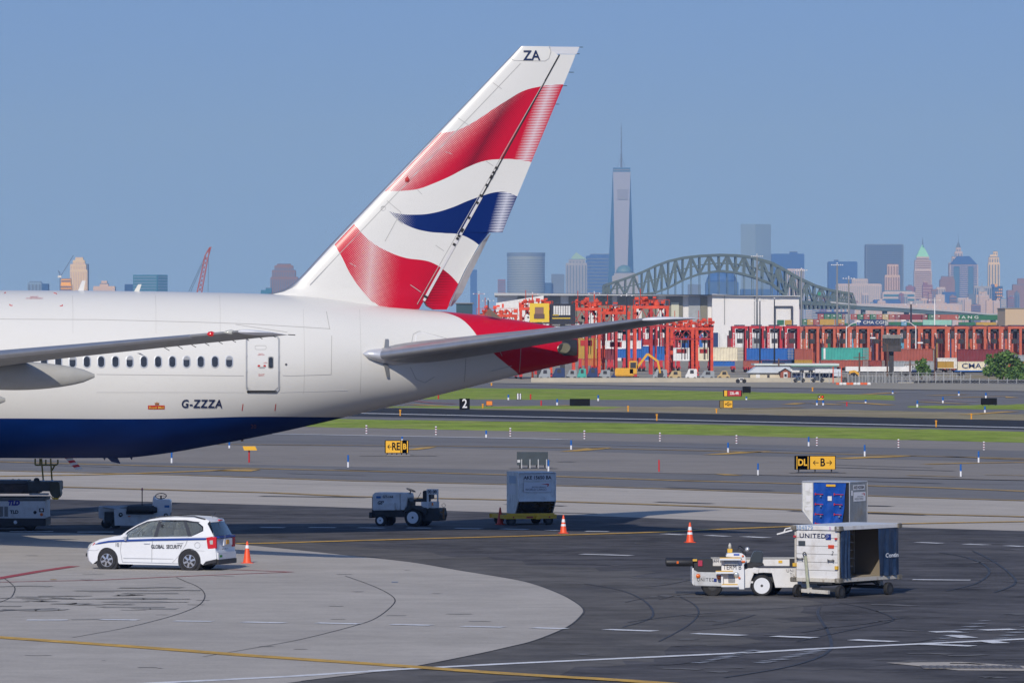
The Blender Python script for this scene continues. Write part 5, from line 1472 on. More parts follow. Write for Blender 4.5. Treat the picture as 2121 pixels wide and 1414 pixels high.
# --- cargo container on a dolly, left (15650)
def dolly(name, loc, rz, Lx, Ly, zt, label, wheels, r=.2):
    d = empty('cargo_dolly', loc, rz, label, 'cargo dolly')
    for y_ in (0, Ly - .08):
        MB().box(-.05, Lx + .05, y_, y_ + .08, zt - .2, zt - .03).build('frame_beam', M_ydol, d, bevel=.006)
    for x_ in (0, Lx - .08): MB().box(x_, x_ + .08, .085, Ly - .085, zt - .2, zt - .04).build('frame_beam', M_ydol, d, bevel=.006)
    MB().box(.05, Lx - .05, -.03, -.001, zt - .1, zt + .02).build('bumper_plate', M_ydol, d, bevel=.006)
    MB().box(.1, Lx - .1, .1, Ly - .1, zt - .14, zt - .06).build('roller_deck', M_bk2, d)
    for x_, y_ in wheels:
        w_ = wheel(d, x_, y_, r, r, .13, -1, .5, M_bk2); w_.rotation_euler = (0, 0, R(90) * 0)
    for x_ in (.2, Lx - .2): MB().box(x_ - .04, x_ + .04, .1, .2, r, zt - .2).build('wheel_fork', M_ydol, d)
    for x_ in (.35, Lx - .25): MB().lathe([(.035, 0), (.03, -.015), (0.001, -.02)], axis='y', n=12).build('reflector', M_rl, d, loc=(x_, -.031 if 0 else -.002, zt - .13))
    MB().box(Lx * .42, Lx * .55, -.012, 0, zt - .17, zt - .1).build('number_plate', mat('plate red', (0.5, 0.06, 0.02), 0.5), d)
    mb = MB(); mb.box(Lx * .60, Lx * .68, -.1, -.03, zt - .22, zt - .05); mb.ring((Lx * .64, -.12, zt - .2), .05, .015, 'z', n=14, k=5); mb.build('tow_hook', M_ydol, d)
    return d
g0 = G(1075, 1088); k1 = F / g0.y; TA = R(18)
dl = dolly('', g0 + Vector((-.55, -.2, 0)), TA, 2.12, 1.95, .47, 'yellow cargo dolly carrying the closed silver container marked 15650', [(.28, .12), (1.85, .12), (.28, 1.7), (1.85, 1.7), ])
def container_box(name, loc, rz, label, We, Wl, hz, ch):
    """local: x along the face seen, y depth; chamfered foot on the y=0 face when ch is 'front', on the x=0 end when 'left'"""
    c_ = empty(name, loc, rz, label, 'cargo container')
    return c_
c1 = empty('cargo_container', g0 + Vector((-.02, .1, .475)), TA, 'closed silver air cargo container marked AKE 15650 BA on the yellow dolly', 'cargo container')
We, Wl, hz = 1.56, 1.53, 1.63
prof = [(.0, hz), (.0, .50), (.38, 0.0), (Wl, 0.0), (Wl, hz)]        # (y, z)
t1 = .02
mb = MB(); mb.prism([(p[0], p[1]) for p in prof], 0, t1, 'yz'); mb.build('side_panel', M_alu, c1)
mb = MB(); mb.prism([(p[0], p[1]) for p in prof], We - t1, We, 'yz'); mb.build('side_panel', M_alu, c1)
mb = MB(); mb.add([(t1, 0.0, hz - .04), (We - t1, 0.0, hz - .04), (We - t1, 0.0, .5), (t1, .0, .5), (t1 + .25, .035, hz * .62), (We - .3, .035, hz * .6)], [(0, 1, 5, 4), (1, 2, 5), (2, 3, 4, 5), (3, 0, 4)]); mb.build('front_panel', M_alu, c1)
mb = MB(); mb.add([(t1, 0, .5), (We - t1, 0, .5), (We - t1, .38, 0), (t1, .38, 0)], [(0, 1, 2, 3)]); mb.build('foot_panel', mat('foot panel reflection', (0.10, 0.09, 0.08), 0.25, 0.7, var=.3, vscale=3, dirt=(0.22, 0.11, 0.03), dscale=2.2, damt=.8), c1)  # dark reflection painted into the foot's base colour, with brown dirt
MB().box(0, We, 0, Wl, hz, hz + .025).build('top_panel', M_alu, c1)
MB().box(t1, We - t1, Wl - .02, Wl, 0, hz).build('back_panel', M_alu, c1)
MB().box(0, We, .4, Wl, -.02, 0.01).build('base_plate', M_alu2, c1)
for pts in ([(-.008, -.012, .5), (-.008, -.012, hz)], [(We, -.012, .5), (We, -.012, hz)], [(0, -.012, .5), (We, -.012, .5)], [(0, -.012, hz), (We, -.012, hz)], [(-.008, -.005, .5), (-.008, .38, 0)], [(We, -.005, .5), (We, .38, 0)]):
    mb = MB(); mb.bar(pts[0], pts[1], .035); mb.build('edge_rail', M_alu2, c1)
M_lab = mat('white label', (0.72, 0.72, 0.74), 0.4)
MB().box(.22, 1.38, -.012, -.002, 1.33, 1.54).build('number_label', M_lab, c1)
side_text('AKE 15650 BA', .19, .8, -.016, 1.435, M_lblk, c1, 'number_lettering', bold=.006)
def cargo_label(par, x0, x1, z0, z1, fnp, s=1.0):
    mb = MB(); mb.add([fnp(x0, z0, .004), fnp(x1, z0, .004), fnp(x1, z1, .004), fnp(x0, z1, .004)], [(0, 1, 2, 3)]); mb.build('cargo_label', M_lab, par)
    w_, h_ = x1 - x0, z1 - z0; xm = (x0 + x1) / 2
    text('WORLD CARGO', .125 * s, lambda a, b_: fnp(xm + a - .05 * w_, z0 + h_ * .25 + b_, .008), M_lblk, par, 'cargo_lettering', xs=.95)
    text('BRITISH AIRWAYS', .075 * s, lambda a, b_: fnp(xm + a + .06 * w_, z0 + h_ * .5 + b_, .008), M_lblk, par, 'airline_lettering')
    mb = MB(); a = [(x1 - .5 * w_ * .75, z1 - .2 * h_), (x1 - .12 * w_, z1 - .14 * h_), (x1 - .06 * w_, z1 - .2 * h_), (x1 - .10 * w_, z1 - .42 * h_), (x1 - .15 * w_, z1 - .42 * h_), (x1 - .11 * w_, z1 - .26 * h_)]
    mb.add([fnp(*p, .008) for p in a], [tuple(range(len(a)))]); mb.build('ribbon_mark', M_redp, par)
cargo_label(c1, .22, 1.36, .86, 1.25, lambda x, z, o: Vector((x, -.012 - o, z)), 1.0)
mb = MB(); mb.add([(-.012, .3, 1.2), (-.012, 1.2, 1.2), (-.012, 1.2, 1.5), (-.012, .3, 1.5)], [(0, 1, 2, 3)]); mb.build('pale_label', mat('faded label', (0.4, 0.5, 0.6), 0.5), c1)
mb = MB(); mb.add([(-.012, .35, .75), (-.012, 1.15, .75), (-.012, 1.15, 1.12), (-.012, .35, 1.12)], [(0, 1, 2, 3)]); mb.build('side_label', M_lab, c1)

# --- open container with blue curtain, right (14233)
g2 = G(1760, 1112); TB = R(-30)
dolly('', g2 + Vector((-1.75, .75, 0)), TB, 2.0, 1.6, .42, 'yellow cargo dolly half hidden behind the white baggage cart', [(.3, .12), (1.7, .12), (.3, 1.4), (1.7, 1.4)])
mb = MB(); q = G(1820, 1112); mb.box(-.1, .85, 0, .06, .40, .52); mb.build('tow_frame', M_ydol, bpy.data.objects['cargo_dolly.001'], loc=(2.0, .2, 0)); 
c2 = empty('cargo_container', g2 + Vector((0, 0, .44)), TB, 'silver air cargo container with a blue tarpaulin door strapped in red', 'cargo container')
fw, sw, hz = 2.0, 1.5, 1.63
# local x runs to the left (negative) from the near corner
prof = [(-fw, hz), (-fw, .55), (-fw + .46, 0), (0, 0), (0, hz)]
MB().prism([(-fw, hz), (-fw, .55), (-fw + .46, 0), (-fw + .46, hz)], 0, .02, 'xz').build('left_panel', M_alu, c2)
MB().prism(prof, sw - .02, sw, 'xz').build('back_panel', M_alu, c2)
MB().box(-.02, 0, 0, sw, 0, hz).build('right_panel', mat('worn aluminium', (0.34, 0.35, 0.36), 0.4, 0.6, var=.2, vscale=2.5, dirt=(0.42, 0.26, 0.08), dscale=1.6, damt=.5), c2)
MB().box(-fw, 0, 0, sw, hz, hz + .03).build('top_panel', M_alu2, c2)
MB().box(-fw + .46, 0, 0, sw, -.03, 0.01).build('base_plate', M_alu2, c2)
mb = MB(); mb.add([(-fw, 0, .55), (-fw + .46, 0, 0), (-fw + .46, sw, 0), (-fw, sw, .55)], [(0, 1, 2, 3)]); mb.build('foot_panel', M_alu, c2)
mb = MB(); mb.add([(-fw, 0, .55), (-fw, 0, hz), (-fw, sw, hz), (-fw, sw, .55)], [(0, 1, 2, 3)]); mb.build('end_panel', M_alu, c2)
for p, q in (((-fw, 0, .55), (-fw, 0, hz)), ((-fw, 0, .55), (-fw + .46, 0, 0)), ((-fw + .46, 0, 0), (-fw + .46, 0, hz)), ((0, 0, 0), (0, 0, hz)), ((0, sw, 0), (0, sw, hz)), ((-fw, 0, hz), (0, 0, hz)), ((0, 0, hz), (0, sw, hz)), ((0, 0, 0), (0, sw, 0))):
    mb = MB(); mb.bar(Vector(p) + Vector((0, -.012, 0)), Vector(q) + Vector((0, -.012, 0)), .03); mb.build('edge_rail', M_alu2, c2)
M_tarp = mat('blue tarpaulin', (0.004, 0.06, 0.33), 0.4, var=.25, vscale=3, dirt=(0.02, 0.10, 0.42), dscale=4, damt=.5, coat=.15)
random.seed(11); n = 20; rows = []
for j in range(13):
    q = j / 12; rows.append([(-fw + .48 + (1.38 - .16 * q) * i / n, -.035 + .03 * math.sin(i * .9 + j * .4) * (.3 + q) + .02 * math.sin(i * .35 + j * 1.1), hz - .03 - (hz + .01) * q) for i in range(n + 1)])
mb = MB(); mb.add([p for r_ in rows for p in r_], [(j * (n + 1) + i, j * (n + 1) + i + 1, (j + 1) * (n + 1) + i + 1, (j + 1) * (n + 1) + i) for j in range(12) for i in range(n)])
mb.build('tarpaulin_door', M_tarp, c2, smooth=True)
MB().box(-fw + .48, -.02, .06, .08, .02, hz - .02).build('dark_interior', mat('container dark', (0.012, 0.013, 0.02), 0.8), c2)
for z_ in (1.18, .80, .42, .06):
    for x0, x1 in ((-fw + .58, -fw + .92), (-.62, -.22 - (1.18 - z_) * .1)):
        mb = MB(); mb.bar((x0, -.1, z_), (x1, -.09, z_ - .015), .03, .02); mb.bar((x0 + .02, -.1, z_ + .04), (x0 + .02, -.1, z_ - .05), .03); mb.build('strap', M_redp, c2)
        MB().box(x1 - .12, x1 - .06, -.13, -.09, z_ - .11, z_ - .05).build('buckle', M_steel, c2, rot=None)
MB().box(-.95, -.55, -.10, -.085, 1.46, 1.55).build('yellow_label', M_stepy, c2, bevel=.01)
MB().box(-.88, -.71, -.10, -.085, .93, 1.1).build('white_label', M_lab, c2)
for x0, z0, w_, h_ in ((-1.88, 1.28, .14, .28), (-1.7, 1.4, .1, .16), (-1.66, 1.22, .12, .14), (-1.84, .88, .18, .22), (-1.86, .72, .24, .05), (-1.88, .55, .28, .1), (-1.82, .66, .2, .03)):
    MB().box(x0, x0 + w_, -.008, 0, z0, z0 + h_).build('paper_label', M_lab, c2)
fnp = lambda y, z, o: Vector((.012 + o, y, z))
mb = MB(); mb.add([fnp(.25, 1.33, 0), fnp(1.25, 1.33, 0), fnp(1.25, 1.52, 0), fnp(.25, 1.52, 0)], [(0, 1, 2, 3)]); mb.build('number_label', M_lab, c2)
text('AKE14233BA', .17, lambda a, b_: fnp(.75 + a, 1.425 + b_, .006), M_lblk, c2, 'number_lettering', bold=.004, xs=.95)
cargo_label(c2, .28, 1.32, .90, 1.25, fnp, .85)
mb = MB(); mb.add([fnp(.08, 1.12, .004), fnp(.24, 1.12, .004), fnp(.24, 1.32, .004), fnp(.08, 1.32, .004)], [(0, 1, 2, 3)]); mb.build('hand_sign', M_lab, c2)

# --- tow tractor
TT = R(20); g3 = G(787, 1089.5); k3 = F / g3.y
tr = empty('tow_tractor', g3, -TT, 'white tow tractor with tall rear wheels and white number board', 'tractor')
def ax(px): return (px - 787) / (k3 * math.cos(TT))
def az(px, py): return (1089.5 + (px - 787) * .024 - py) / k3
def abox(name, x0, x1, yt, yb, y0, y1, m, bev=.01):
    return MB().box(ax(x0), ax(x1), y0, y1, az(x0, yb), az(x0, yt)).build(name, m, tr, bevel=bev)
def apoly(name, pts, y0, y1, m, bev=.01):
    mb = MB(); mb.prism([(ax(a), az(a, b_)) for a, b_ in pts], y0, y1, 'xz'); return mb.build(name, m, tr, bevel=bev)
apoly('hood', [(766, 1057), (766, 1025), (768, 1021), (773, 1019.5), (826, 1021), (826, 1057)], .25, .95, M_dwh, .04)
abox('front_grille', 764.5, 767, 1028, 1056, .3, .9, M_bk)
apoly('cowl', [(826, 1056), (826, 1021), (838, 1022), (840, 1030), (838, 1048), (833, 1057)], .22, .98, M_dwh, .02)
apoly('cowl_inner', [(828, 1030), (836, 1027), (845, 1040), (843, 1062), (828, 1062)], .3, .9, M_bk)
abox('side_box', 789, 815, 1041, 1056, .13, .26, M_dwh)
abox('chassis', 764, 905, 1056, 1070, .3, .9, M_bk2)
abox('front_bumper', 762, 768, 1060, 1072, .1, 1.1, M_bk2)
apoly('fender', [(838, 1062), (842, 1052), (853, 1047), (868, 1048), (880, 1056), (884, 1066), (876, 1060), (857, 1052), (846, 1058)], -.12, .3, M_bk2)
apoly('rear_body', [(868, 1052), (905, 1054), (908, 1068), (905, 1080), (870, 1080)], .2, 1.05, M_bk2)
abox('rear_deck', 868, 892, 1040, 1054, .25, 1.0, M_dwh)
abox('seat_cushion', 850, 878, 1034, 1040, .35, .85, M_bk, .02)
abox('seat_back', 869, 885, 1017, 1035, .35, .85, M_bk, .03)
for y_ in (.1,):
    apoly('roll_post', [(883, 1054), (883, 1014), (886.5, 1014), (886.5, 1054)], .08, .13, M_dwh, 0)
    apoly('roll_post', [(904, 1052), (904, 1014), (906.5, 1014), (906.5, 1052)], .08, .13, M_shade, 0)
abox('number_board', 883, 906.5, 1013.5, 1025, .06, .12, M_dwh)
side_text('00 00', .17, ax(894.5), .052, az(894, 1019.5), M_lblk, tr, 'board_lettering', bold=.006)
side_text('GT-144', .14, ax(799), .24, az(799, 1029), M_lblk, tr, 'number_lettering', bold=.004)
side_text('GSI', .18, ax(783), .24, az(783, 1041), M_lblk, tr, 'company_lettering', bold=.008, shear=.3)
abox('blue_label', 774.5, 784, 1027, 1031.5, .235, .25, mat('label blue', (0.02, 0.15, 0.4), 0.4), 0)
MB().ring((0, 0, 0), .19, .014, 'z', n=24, k=6).build('steering_wheel', M_bk, tr, loc=(ax(840.5), .6, az(840, 1016)), rot=(0, R(22), 0))
mb = MB(); mb.tube((ax(832), .6, az(832, 1048)), (ax(840), .6, az(840, 1016)), .025, n=8); mb.bar((ax(833), .6, az(833, 1014)), (ax(848), .6, az(848, 1018.5)), .02); mb.build('steering_column', M_bk, tr)
mb = MB(); mb.tube((ax(858), .3, az(858, 1036)), (ax(867), .3, az(867, 1021)), .012, n=5); mb.build('lever', M_bk, tr)
mb = MB(); mb.bar((ax(904), .3, az(904, 1062)), (ax(915), .3, az(915, 1062)), .05); mb.bar((ax(914), .3, az(914, 1055)), (ax(914), .3, az(914, 1076)), .06); mb.build('tow_hitch', mat('hitch rust', (0.22, 0.11, 0.04), 0.6), tr)
mb = MB(); mb.ring((ax(914), .3, az(914, 1048)), .075, .008, 'y', n=18, k=5); mb.tube((ax(914), .3, az(914, 1052)), (ax(913), .3, az(913, 1060)), .008, n=5); mb.build('hitch_ring', M_bk2, tr)
wheel(tr, 0, .12, .235, .235, .2, -1, .55); wheel(tr, 0.0, 1.1, .235, .235, .2, 1, .55)
wheel(tr, ax(857), .05, .37, .37, .3, -1, .62); wheel(tr, ax(857), 1.15, .37, .37, .3, 1, .62)
abox('marker_lamp', 891, 893.5, 1042, 1048, .2, .26, M_amb, 0)

# --- white loader behind the car
g4 = G(230, 1095); k4 = F / g4.y
wl = empty('small_loader', g4, 0, 'small white belt loader with black roller and amber beacon pole behind the car', 'belt loader')
def bx(p): return (p - 230) / k4
def bz(p): return (1095 - p) / k4
def bbox(name, x0, x1, yt, yb, y0, y1, m, bev=.01):
    return MB().box(bx(x0), bx(x1), y0, y1, bz(yb), bz(yt)).build(name, m, wl, bevel=bev)
def bpoly(name, pts, y0, y1, m, bev=.01):
    mb = MB(); mb.prism([(bx(a), bz(b_)) for a, b_ in pts], y0, y1, 'xz'); return mb.build(name, m, wl, bevel=bev)
bpoly('front_body', [(201, 1050), (202, 1048.5), (216, 1050), (216, 1054), (212, 1057), (211, 1075), (201, 1074)], .8, .9, M_dwh)
bpoly('body', [(210, 1052), (222, 1050), (239, 1054), (239, 1084), (229, 1083), (230, 1062), (224, 1060), (224, 1083), (211, 1082)], .45, .6, M_dwh)
bpoly('body_side', [(235, 1056), (241, 1053), (262, 1053), (262, 1063), (316, 1063), (352, 1052), (352, 1088), (237, 1088)], .15, .25, M_dwh)
bbox('frame', 215, 350, 1060, 1082, .3, 1.5, M_bk2)
bpoly('console', [(313, 1062), (316, 1032), (318, 1026), (321, 1034), (350, 1034), (353, 1038), (353, 1062)], .2, .95, M_vwh, .02)
bbox('deck', 212, 262, 1050, 1052, .3, 1.2, mat('deck straw', (0.42, 0.36, 0.2), 0.7, var=.3, vscale=6))
bpoly('deck_edge', [(205, 1049), (216, 1047), (268, 1046.5), (268, 1048.5), (240, 1054), (236, 1054)], .2, .3, mat('pale deck edge', (0.5, 0.55, 0.6), 0.5))
MB().lathe([(.1, bx(262)), (.17, bx(264)), (.17, bx(318)), (.13, bx(319)), (.10, bx(325))], (0, .1, bz(1055.5)), 'x', n=20).build('roller', M_bk, wl, smooth='auto')
bbox('roller_tray', 261, 316, 1058, 1064.5, 0.0, .3, M_bk)
mb = MB(); mb.tube((bx(293), .4, bz(1050)), (bx(293), .4, bz(1016)), .02, n=8); mb.build('beacon_pole', M_bk, wl)
MB().lathe([(.04, 0), (.035, .07), (.02, .11)], n=12).build('beacon', M_rl, wl, loc=(bx(293), .4, bz(1016)))
MB().ring((0, 0, 0), .215, .016, 'z', n=28, k=6).build('steering_wheel', M_bk, wl, loc=(bx(331.5), .55, bz(1027.5)), rot=(R(28), 0, 0))
mb = MB(); mb.bar((bx(320), .5, bz(1027)), (bx(343), .5, bz(1027)), .02); mb.tube((bx(331.5), .6, bz(1034)), (bx(331.5), .55, bz(1027)), .03, n=8); mb.build('steering_column', M_bk, wl)
for px_, py_ in ((249.5, 1065.5), (343, 1067)): MB().lathe([(.085, .03), (.085, -.02), (.05, -.03), (0.001, -.035)], axis='y', n=18).build('headlight', M_bk, wl, loc=(bx(px_), .14, bz(py_)), smooth='auto')
for px_, py_ in ((249.5, 1065.5), (343, 1067)): MB().lathe([(.04, -.03), (0.001, -.045)], axis='y', n=12).build('headlight_glass', M_lamp, wl, loc=(bx(px_), .14, bz(py_)))
bbox('blue_label', 340, 350, 1046, 1051, .18, .2, MATS['label blue'], 0)
bbox('amber_reflector', 264.5, 270, 1068, 1070, .13, .16, M_amb, 0)
wheel(wl, bx(218), .55, .2, .2, .18, -1, .5, M_bk2); wheel(wl, bx(239), .3, .2, .2, .2, -1, .5, M_bk2); wheel(wl, bx(330), .3, .2, .2, .2, -1, .5, M_bk2); wheel(wl, bx(330), 1.4, .2, .2, .2, 1, .5, M_bk2)

# --- cargo high loader at the left edge
g5 = G(40, 1100); k5 = F / g5.y
hl_ = empty('cargo_loader', g5, 0, 'white and black cargo high loader under the fuselage with yellow guard rails', 'cargo loader')
def hx_(p): return (p - 40) / k5
def hz_(p): return (1100 - p) / k5
def hbox(name, x0, x1, yt, yb, y0, y1, m, bev=.01):
    return MB().box(hx_(x0), hx_(x1), y0, y1, hz_(yb), hz_(yt)).build(name, m, hl_, bevel=bev)
hbox('cab_body', -90, 94, 1036, 1074, 0, 2.2, M_dwh, .03)
hbox('shadow_band', -90, 94.5, 1030, 1036, .02, 2.2, mat('olive grey', (0.16, 0.155, 0.14), 0.6, var=.2))  # solid olive grey band built in for the shade above the cab body
hbox('skirt', -92, 95, 1073, 1089, -.03, 2.3, M_bk, .02)
hbox('seam', -90, 94, 1036, 1037, -.01, 0, M_bk2, 0)
hbox('axle_housing', -60, 70, 1084, 1093, .4, 1.8, M_bk2)
for x_ in (-60, 60): wheel(hl_, hx_(x_), .5, .24, .24, .3, -1, .5, M_bk2)
hbox('platform', -95, 78, 1002, 1022, .1, 2.2, mat('platform steel', (0.05, 0.04, 0.04), 0.6, var=.5, vscale=4, dirt=(0.12, 0.06, 0.04), dscale=3, damt=.7), .02)
hbox('platform_top', -95, 55, 995, 1001.5, .15, 2.1, mat('platform slate', (0.06, 0.075, 0.10), 0.5), .01)
hbox('platform_head', 57, 122, 997, 1017, .0, 2.0, mat('platform head', (0.035, 0.045, 0.05), 0.5, var=.3, vscale=3), .03)
hbox('head_plate', 60, 100, 1021, 1025, .1, .3, M_shade)
mb = MB(); mb.prism([(hx_(a), hz_(b_)) for a, b_ in [(104, 998), (123, 998), (124, 1012), (126, 1024), (120, 1032), (110, 1030), (103, 1020)]], -.05, .9, 'xz'); mb.build('end_roller_guard', mat('guard olive', (0.05, 0.055, 0.03), 0.5, var=.3, vscale=4), hl_, bevel=.03)
mb = MB(); mb.prism([(hx_(a), hz_(b_)) for a, b_ in [(104, 1026), (111, 1030), (121, 1031), (124, 1026), (121, 1034), (110, 1034)]], -.08, -.05, 'xz'); mb.build('guard_edge', M_ydol, hl_)
MB().lathe([(.13, 0), (.1, .1), (.05, .14)], n=12).build('roller_cap', M_bk, hl_, loc=(hx_(74), .4, hz_(997)))
for k in range(2): MB().ring((hx_(25 + k * 12), .4, hz_(994.5)), .045, .008, 'y', n=14, k=4).build('lifting_ring', M_bk2, hl_)
for k in range(11): hbox('louvre', -1, 6.5, 1048.5 + k * 1.9, 1049.6 + k * 1.9, -.012, 0, M_bk, 0); hbox('louvre', 9, 16.5, 1048.5 + k * 1.9, 1049.6 + k * 1.9, -.012, 0, M_bk, 0)
side_text('TLD', .24, hx_(28), -.012, hz_(1041.5), mat('maker blue', (0.03, 0.03, 0.3), 0.5), hl_, 'maker_lettering', bold=.02, shear=.2)
side_text('TLD', .18, hx_(29.5), -.012, hz_(1060), M_lblk, hl_, 'maker_lettering', bold=.008)
for px_, py_, r_, m_ in ((72.5, 1060.5, .065, M_bk), (86, 1056, .06, M_lamp), (86, 1065, .06, M_amb), (32, 1081, .07, M_vwh)):
    MB().lathe([(r_, .02), (r_, -.01), (r_ * .6, -.02), (0.001, -.025)], axis='y', n=18).build('lamp', m_, hl_, loc=(hx_(px_), -.03 if py_ > 1075 else 0, hz_(py_)))
hbox('lamp_box', 81, 91, 1052, 1060, -.01, 0, M_bk, 0)
M_yr = mat('rail yellow', (0.22, 0.17, 0.02), 0.5)
mb = MB()
r_ = .032
def q_(a, b_, y=.4): return (hx_(a), y, hz_(b_))
for seg in ([(84, 950), (88, 998)], [(103, 950), (106, 998)], [(71, 950), (71, 963), (115, 963), (118, 960), (118, 952)], [(93, 952), (93, 963)], [(81, 950), (81, 963)], [(106, 974), (112, 963)]):
    mb.path([q_(*p) for p in seg], r_, 8)
mb.build('guard_rail', M_yr, hl_)
for a in (88, 106): MB().lathe([(.07, 0), (.03, .1)], n=10).build('rail_foot', M_shade, hl_, loc=q_(a, 998))
# ---------------------------------------------------------------- port behind the airfield
def wx(x, Z): return (x - CX) * Z / F
def wz(y, Z): return H - (y - YH) * Z / F
CM_ = {}
def cmat(n):
    if n not in CM_:
        c_ = {'red': (0.30, 0.05, 0.045), 'maroon': (0.19, 0.025, 0.035), 'brick': (0.34, 0.085, 0.06), 'green': (0.015, 0.13, 0.06), 'teal': (0.05, 0.36, 0.31), 'blue': (0.015, 0.12, 0.42), 'navy': (0.01, 0.035, 0.13),
              'yellow': (0.45, 0.27, 0.04), 'cream': (0.72, 0.66, 0.50), 'white': (0.72, 0.72, 0.72), 'grey': (0.30, 0.33, 0.36), 'sky': (0.10, 0.32, 0.5), 'orange': (0.5, 0.14, 0.03), 'tan': (0.5, 0.38, 0.2), 'aqua': (0.25, 0.5, 0.42)}[n]
        CM_[n] = mat('container ' + n, c_, 0.6, var=.12, vscale=.6, dirt=tuple(q * .6 + .04 for q in c_), dscale=.9, damt=.6)
    return CM_[n]
M_cbar = mat('container bars', (0.35, 0.36, 0.36), 0.5)
NC = [0]
def container(x0, x1, yt, yb, Z, colour, label, xe=None, group=None, near=False, lettering=None, lcol=None, ends=False):
    """side from pixel x0 to x1, height from yt to yb at distance Z; xe: pixel where the door end stops (to the right)"""
    X0, X1 = wx(x0, Z), wx(x1, Z); z0, z1 = wz(yb, Z), wz(yt, Z)
    D = 2.44
    r = empty('shipping_container', (X0, Z, z0), 0, label, 'container', group)
    w, h = X1 - X0, z1 - z0
    m_ = cmat(colour)
    mb = MB()
    if near:
        n = max(4, int(w / .55)); pts = []
        for i in range(n):
            a = w * i / n; s_ = w / n
            pts += [(a, 0), (a + .35 * s_, 0), (a + .5 * s_, .09), (a + .85 * s_, .09)]
        pts += [(w, 0), (w, D), (0, D)]
        mb.prism(pts, .12, h - .1, 'xy')
        mb.box(-.03, w + .03, -.04, D, 0, .12); mb.box(-.03, w + .03, -.04, D, h - .1, h)
    else: mb.box(0, w, 0, D, 0, h)
    mb.build('shell', m_, r)
    if xe is not None:      # door end turned a little towards the camera
        e = wx(xe, Z) - X1
        mb = MB(); mb.prism([(w + .03, .0), (w + e, .9), (w + e, 2.2), (w + .03, 2.2)], .0, h, 'xy'); d_ = mb.build('door', m_, r)
        if near:
            mb = MB()
            for k in range(1, 5): q = k / 5; mb.bar((w + e * q, .9 * q - .05, .05), (w + e * q, .9 * q - .05, h - .05), .07)
            for k in range(1, 4): mb.bar((w + .05, .0, h * k / 4), (w + e, .85, h * k / 4), .06)
            mb.build('locking_bar', M_cbar, d_, kind='stuff')
    elif ends:
        mb = MB()
        for k in (.28, .5, .72): mb.bar((w * k, -.04, .1), (w * k, -.04, h - .1), .09)
        mb.build('locking_bar', M_cbar, r, kind='stuff')
        MB().box(w * .6, w * .9, -.05, -.01, h * .6, h * .75).build('marking_plate', cmat('white'), r)
    if near:
        for a in (0, w - .18):
            MB().box(a, a + .18, -.06, -.0, -.0, .15).build('corner_casting', m_, r)
    if lettering:
        s_, sz, px_, xs_ = lettering
        side_text(s_, sz, wx(px_, Z) - X0, -.08, h * .5, lcol or cmat('white'), r, 'lettering', xs=xs_, bold=.01)
    return r
ZC = 1038.0
container(1441, 1527, 719, 747, ZC, 'cream', 'long cream container beside the blue one, left in the front stack', 1540, near=True)
container(1547, 1630, 721, 745, ZC, 'blue', 'bright blue container in front of the straddle carriers', 1645, near=True)
container(1646, 1664, 722, 745, ZC, 'brick', 'rust red container end on top of a yellow one', near=True)
container(1664.3, 1682.5, 722, 745, ZC, 'brick', 'rust red container end next to the gap left of the teal one', near=True)
container(1646, 1664, 745.2, 757, ZC, 'yellow', 'yellow container end under the rust red one, left of two', near=True)
container(1664.3, 1682.5, 745.2, 757, ZC, 'yellow', 'yellow container end under the rust red one, right of two', near=True)
container(1702, 1786, 720, 745, ZC, 'teal', 'teal container with white vertical lettering on its left edge', 1800, near=True)
container(1700, 1786, 745.5, 760, ZC, 'brick', 'rust red container underneath the teal one', 1800, near=True)
container(1801, 1826, 746, 760, ZC + 8, 'red', 'short dark red container right of the one under the teal box', 1834, near=True)
container(1841, 1932, 722, 747, ZC, 'brick', 'long rust red container behind the dark billboard post', 1938, near=True)
container(1841, 1936, 747.5, 768, ZC, 'grey', 'long grey container with white lettering under the rust red one', None, near=True, lettering=('N MOL', .9, 1893, 1.2))
container(1984, 2076, 723, 748, ZC, 'maroon', 'long maroon container left of the large tree', 2090, near=True)
container(1984, 2076, 748.5, 767, ZC, 'cream', 'cream container with dark lettering under the maroon one', 2088, near=True, lettering=('CMA CGM', 1.35, 2036, 1.3), lcol=cmat('navy'))
container(1942, 1983, 741, 763, ZC + 4, 'white', 'pale grey topped container frame around the yellow pair', None, near=True)
container(1943, 1959, 748.5, 762, ZC - 2, 'yellow', 'ochre container end set in the pale frame, left of two', near=True)
container(1959.4, 1975.5, 748.5, 762, ZC - 2, 'yellow', 'ochre container end set in the pale frame, right of two', near=True)
container(2094, 2121, 735, 748, ZC, 'grey', 'grey container at the right edge above the tree', near=True)
container(1640, 1648, 745, 755, ZC + 3, 'navy', 'navy container stub left of the yellow ends', near=True)
container(1545, 1640, 745.5, 757, ZC, 'navy', 'navy container underneath the bright blue one', near=True)
container(1478, 1522, 748, 758, ZC, 'blue', 'blue container under the cream one', near=True)
container(1540, 1578, 747, 760, ZC - 4, 'brick', 'short red container above the small house roof', near=True)
container(1330, 1356, 717, 746, ZC, 'blue', 'bright blue container right of the yellow stack, first of two', near=True)
container(1361, 1388, 717, 746, ZC, 'blue', 'bright blue container right of the yellow stack, second of two', near=True)
container(1392, 1438, 720, 747, ZC, 'white', 'white container between the two blues and the cream one', near=True)
container(1196, 1236, 700, 742, ZC, 'yellow', 'tall yellow container stack right of the tail cone', near=True)
container(1236, 1328, 705, 722, ZC, 'white', 'long white container right of the yellow stack', near=True)
container(1236, 1275, 722.5, 745, ZC, 'maroon', 'maroon container under the white one', near=True)
container(1276, 1328, 722.5, 741, ZC, 'blue', 'blue container above the yellow digger', near=True)
container(1205, 1246, 743, 757, ZC, 'orange', 'orange container under the yellow stack', near=True)
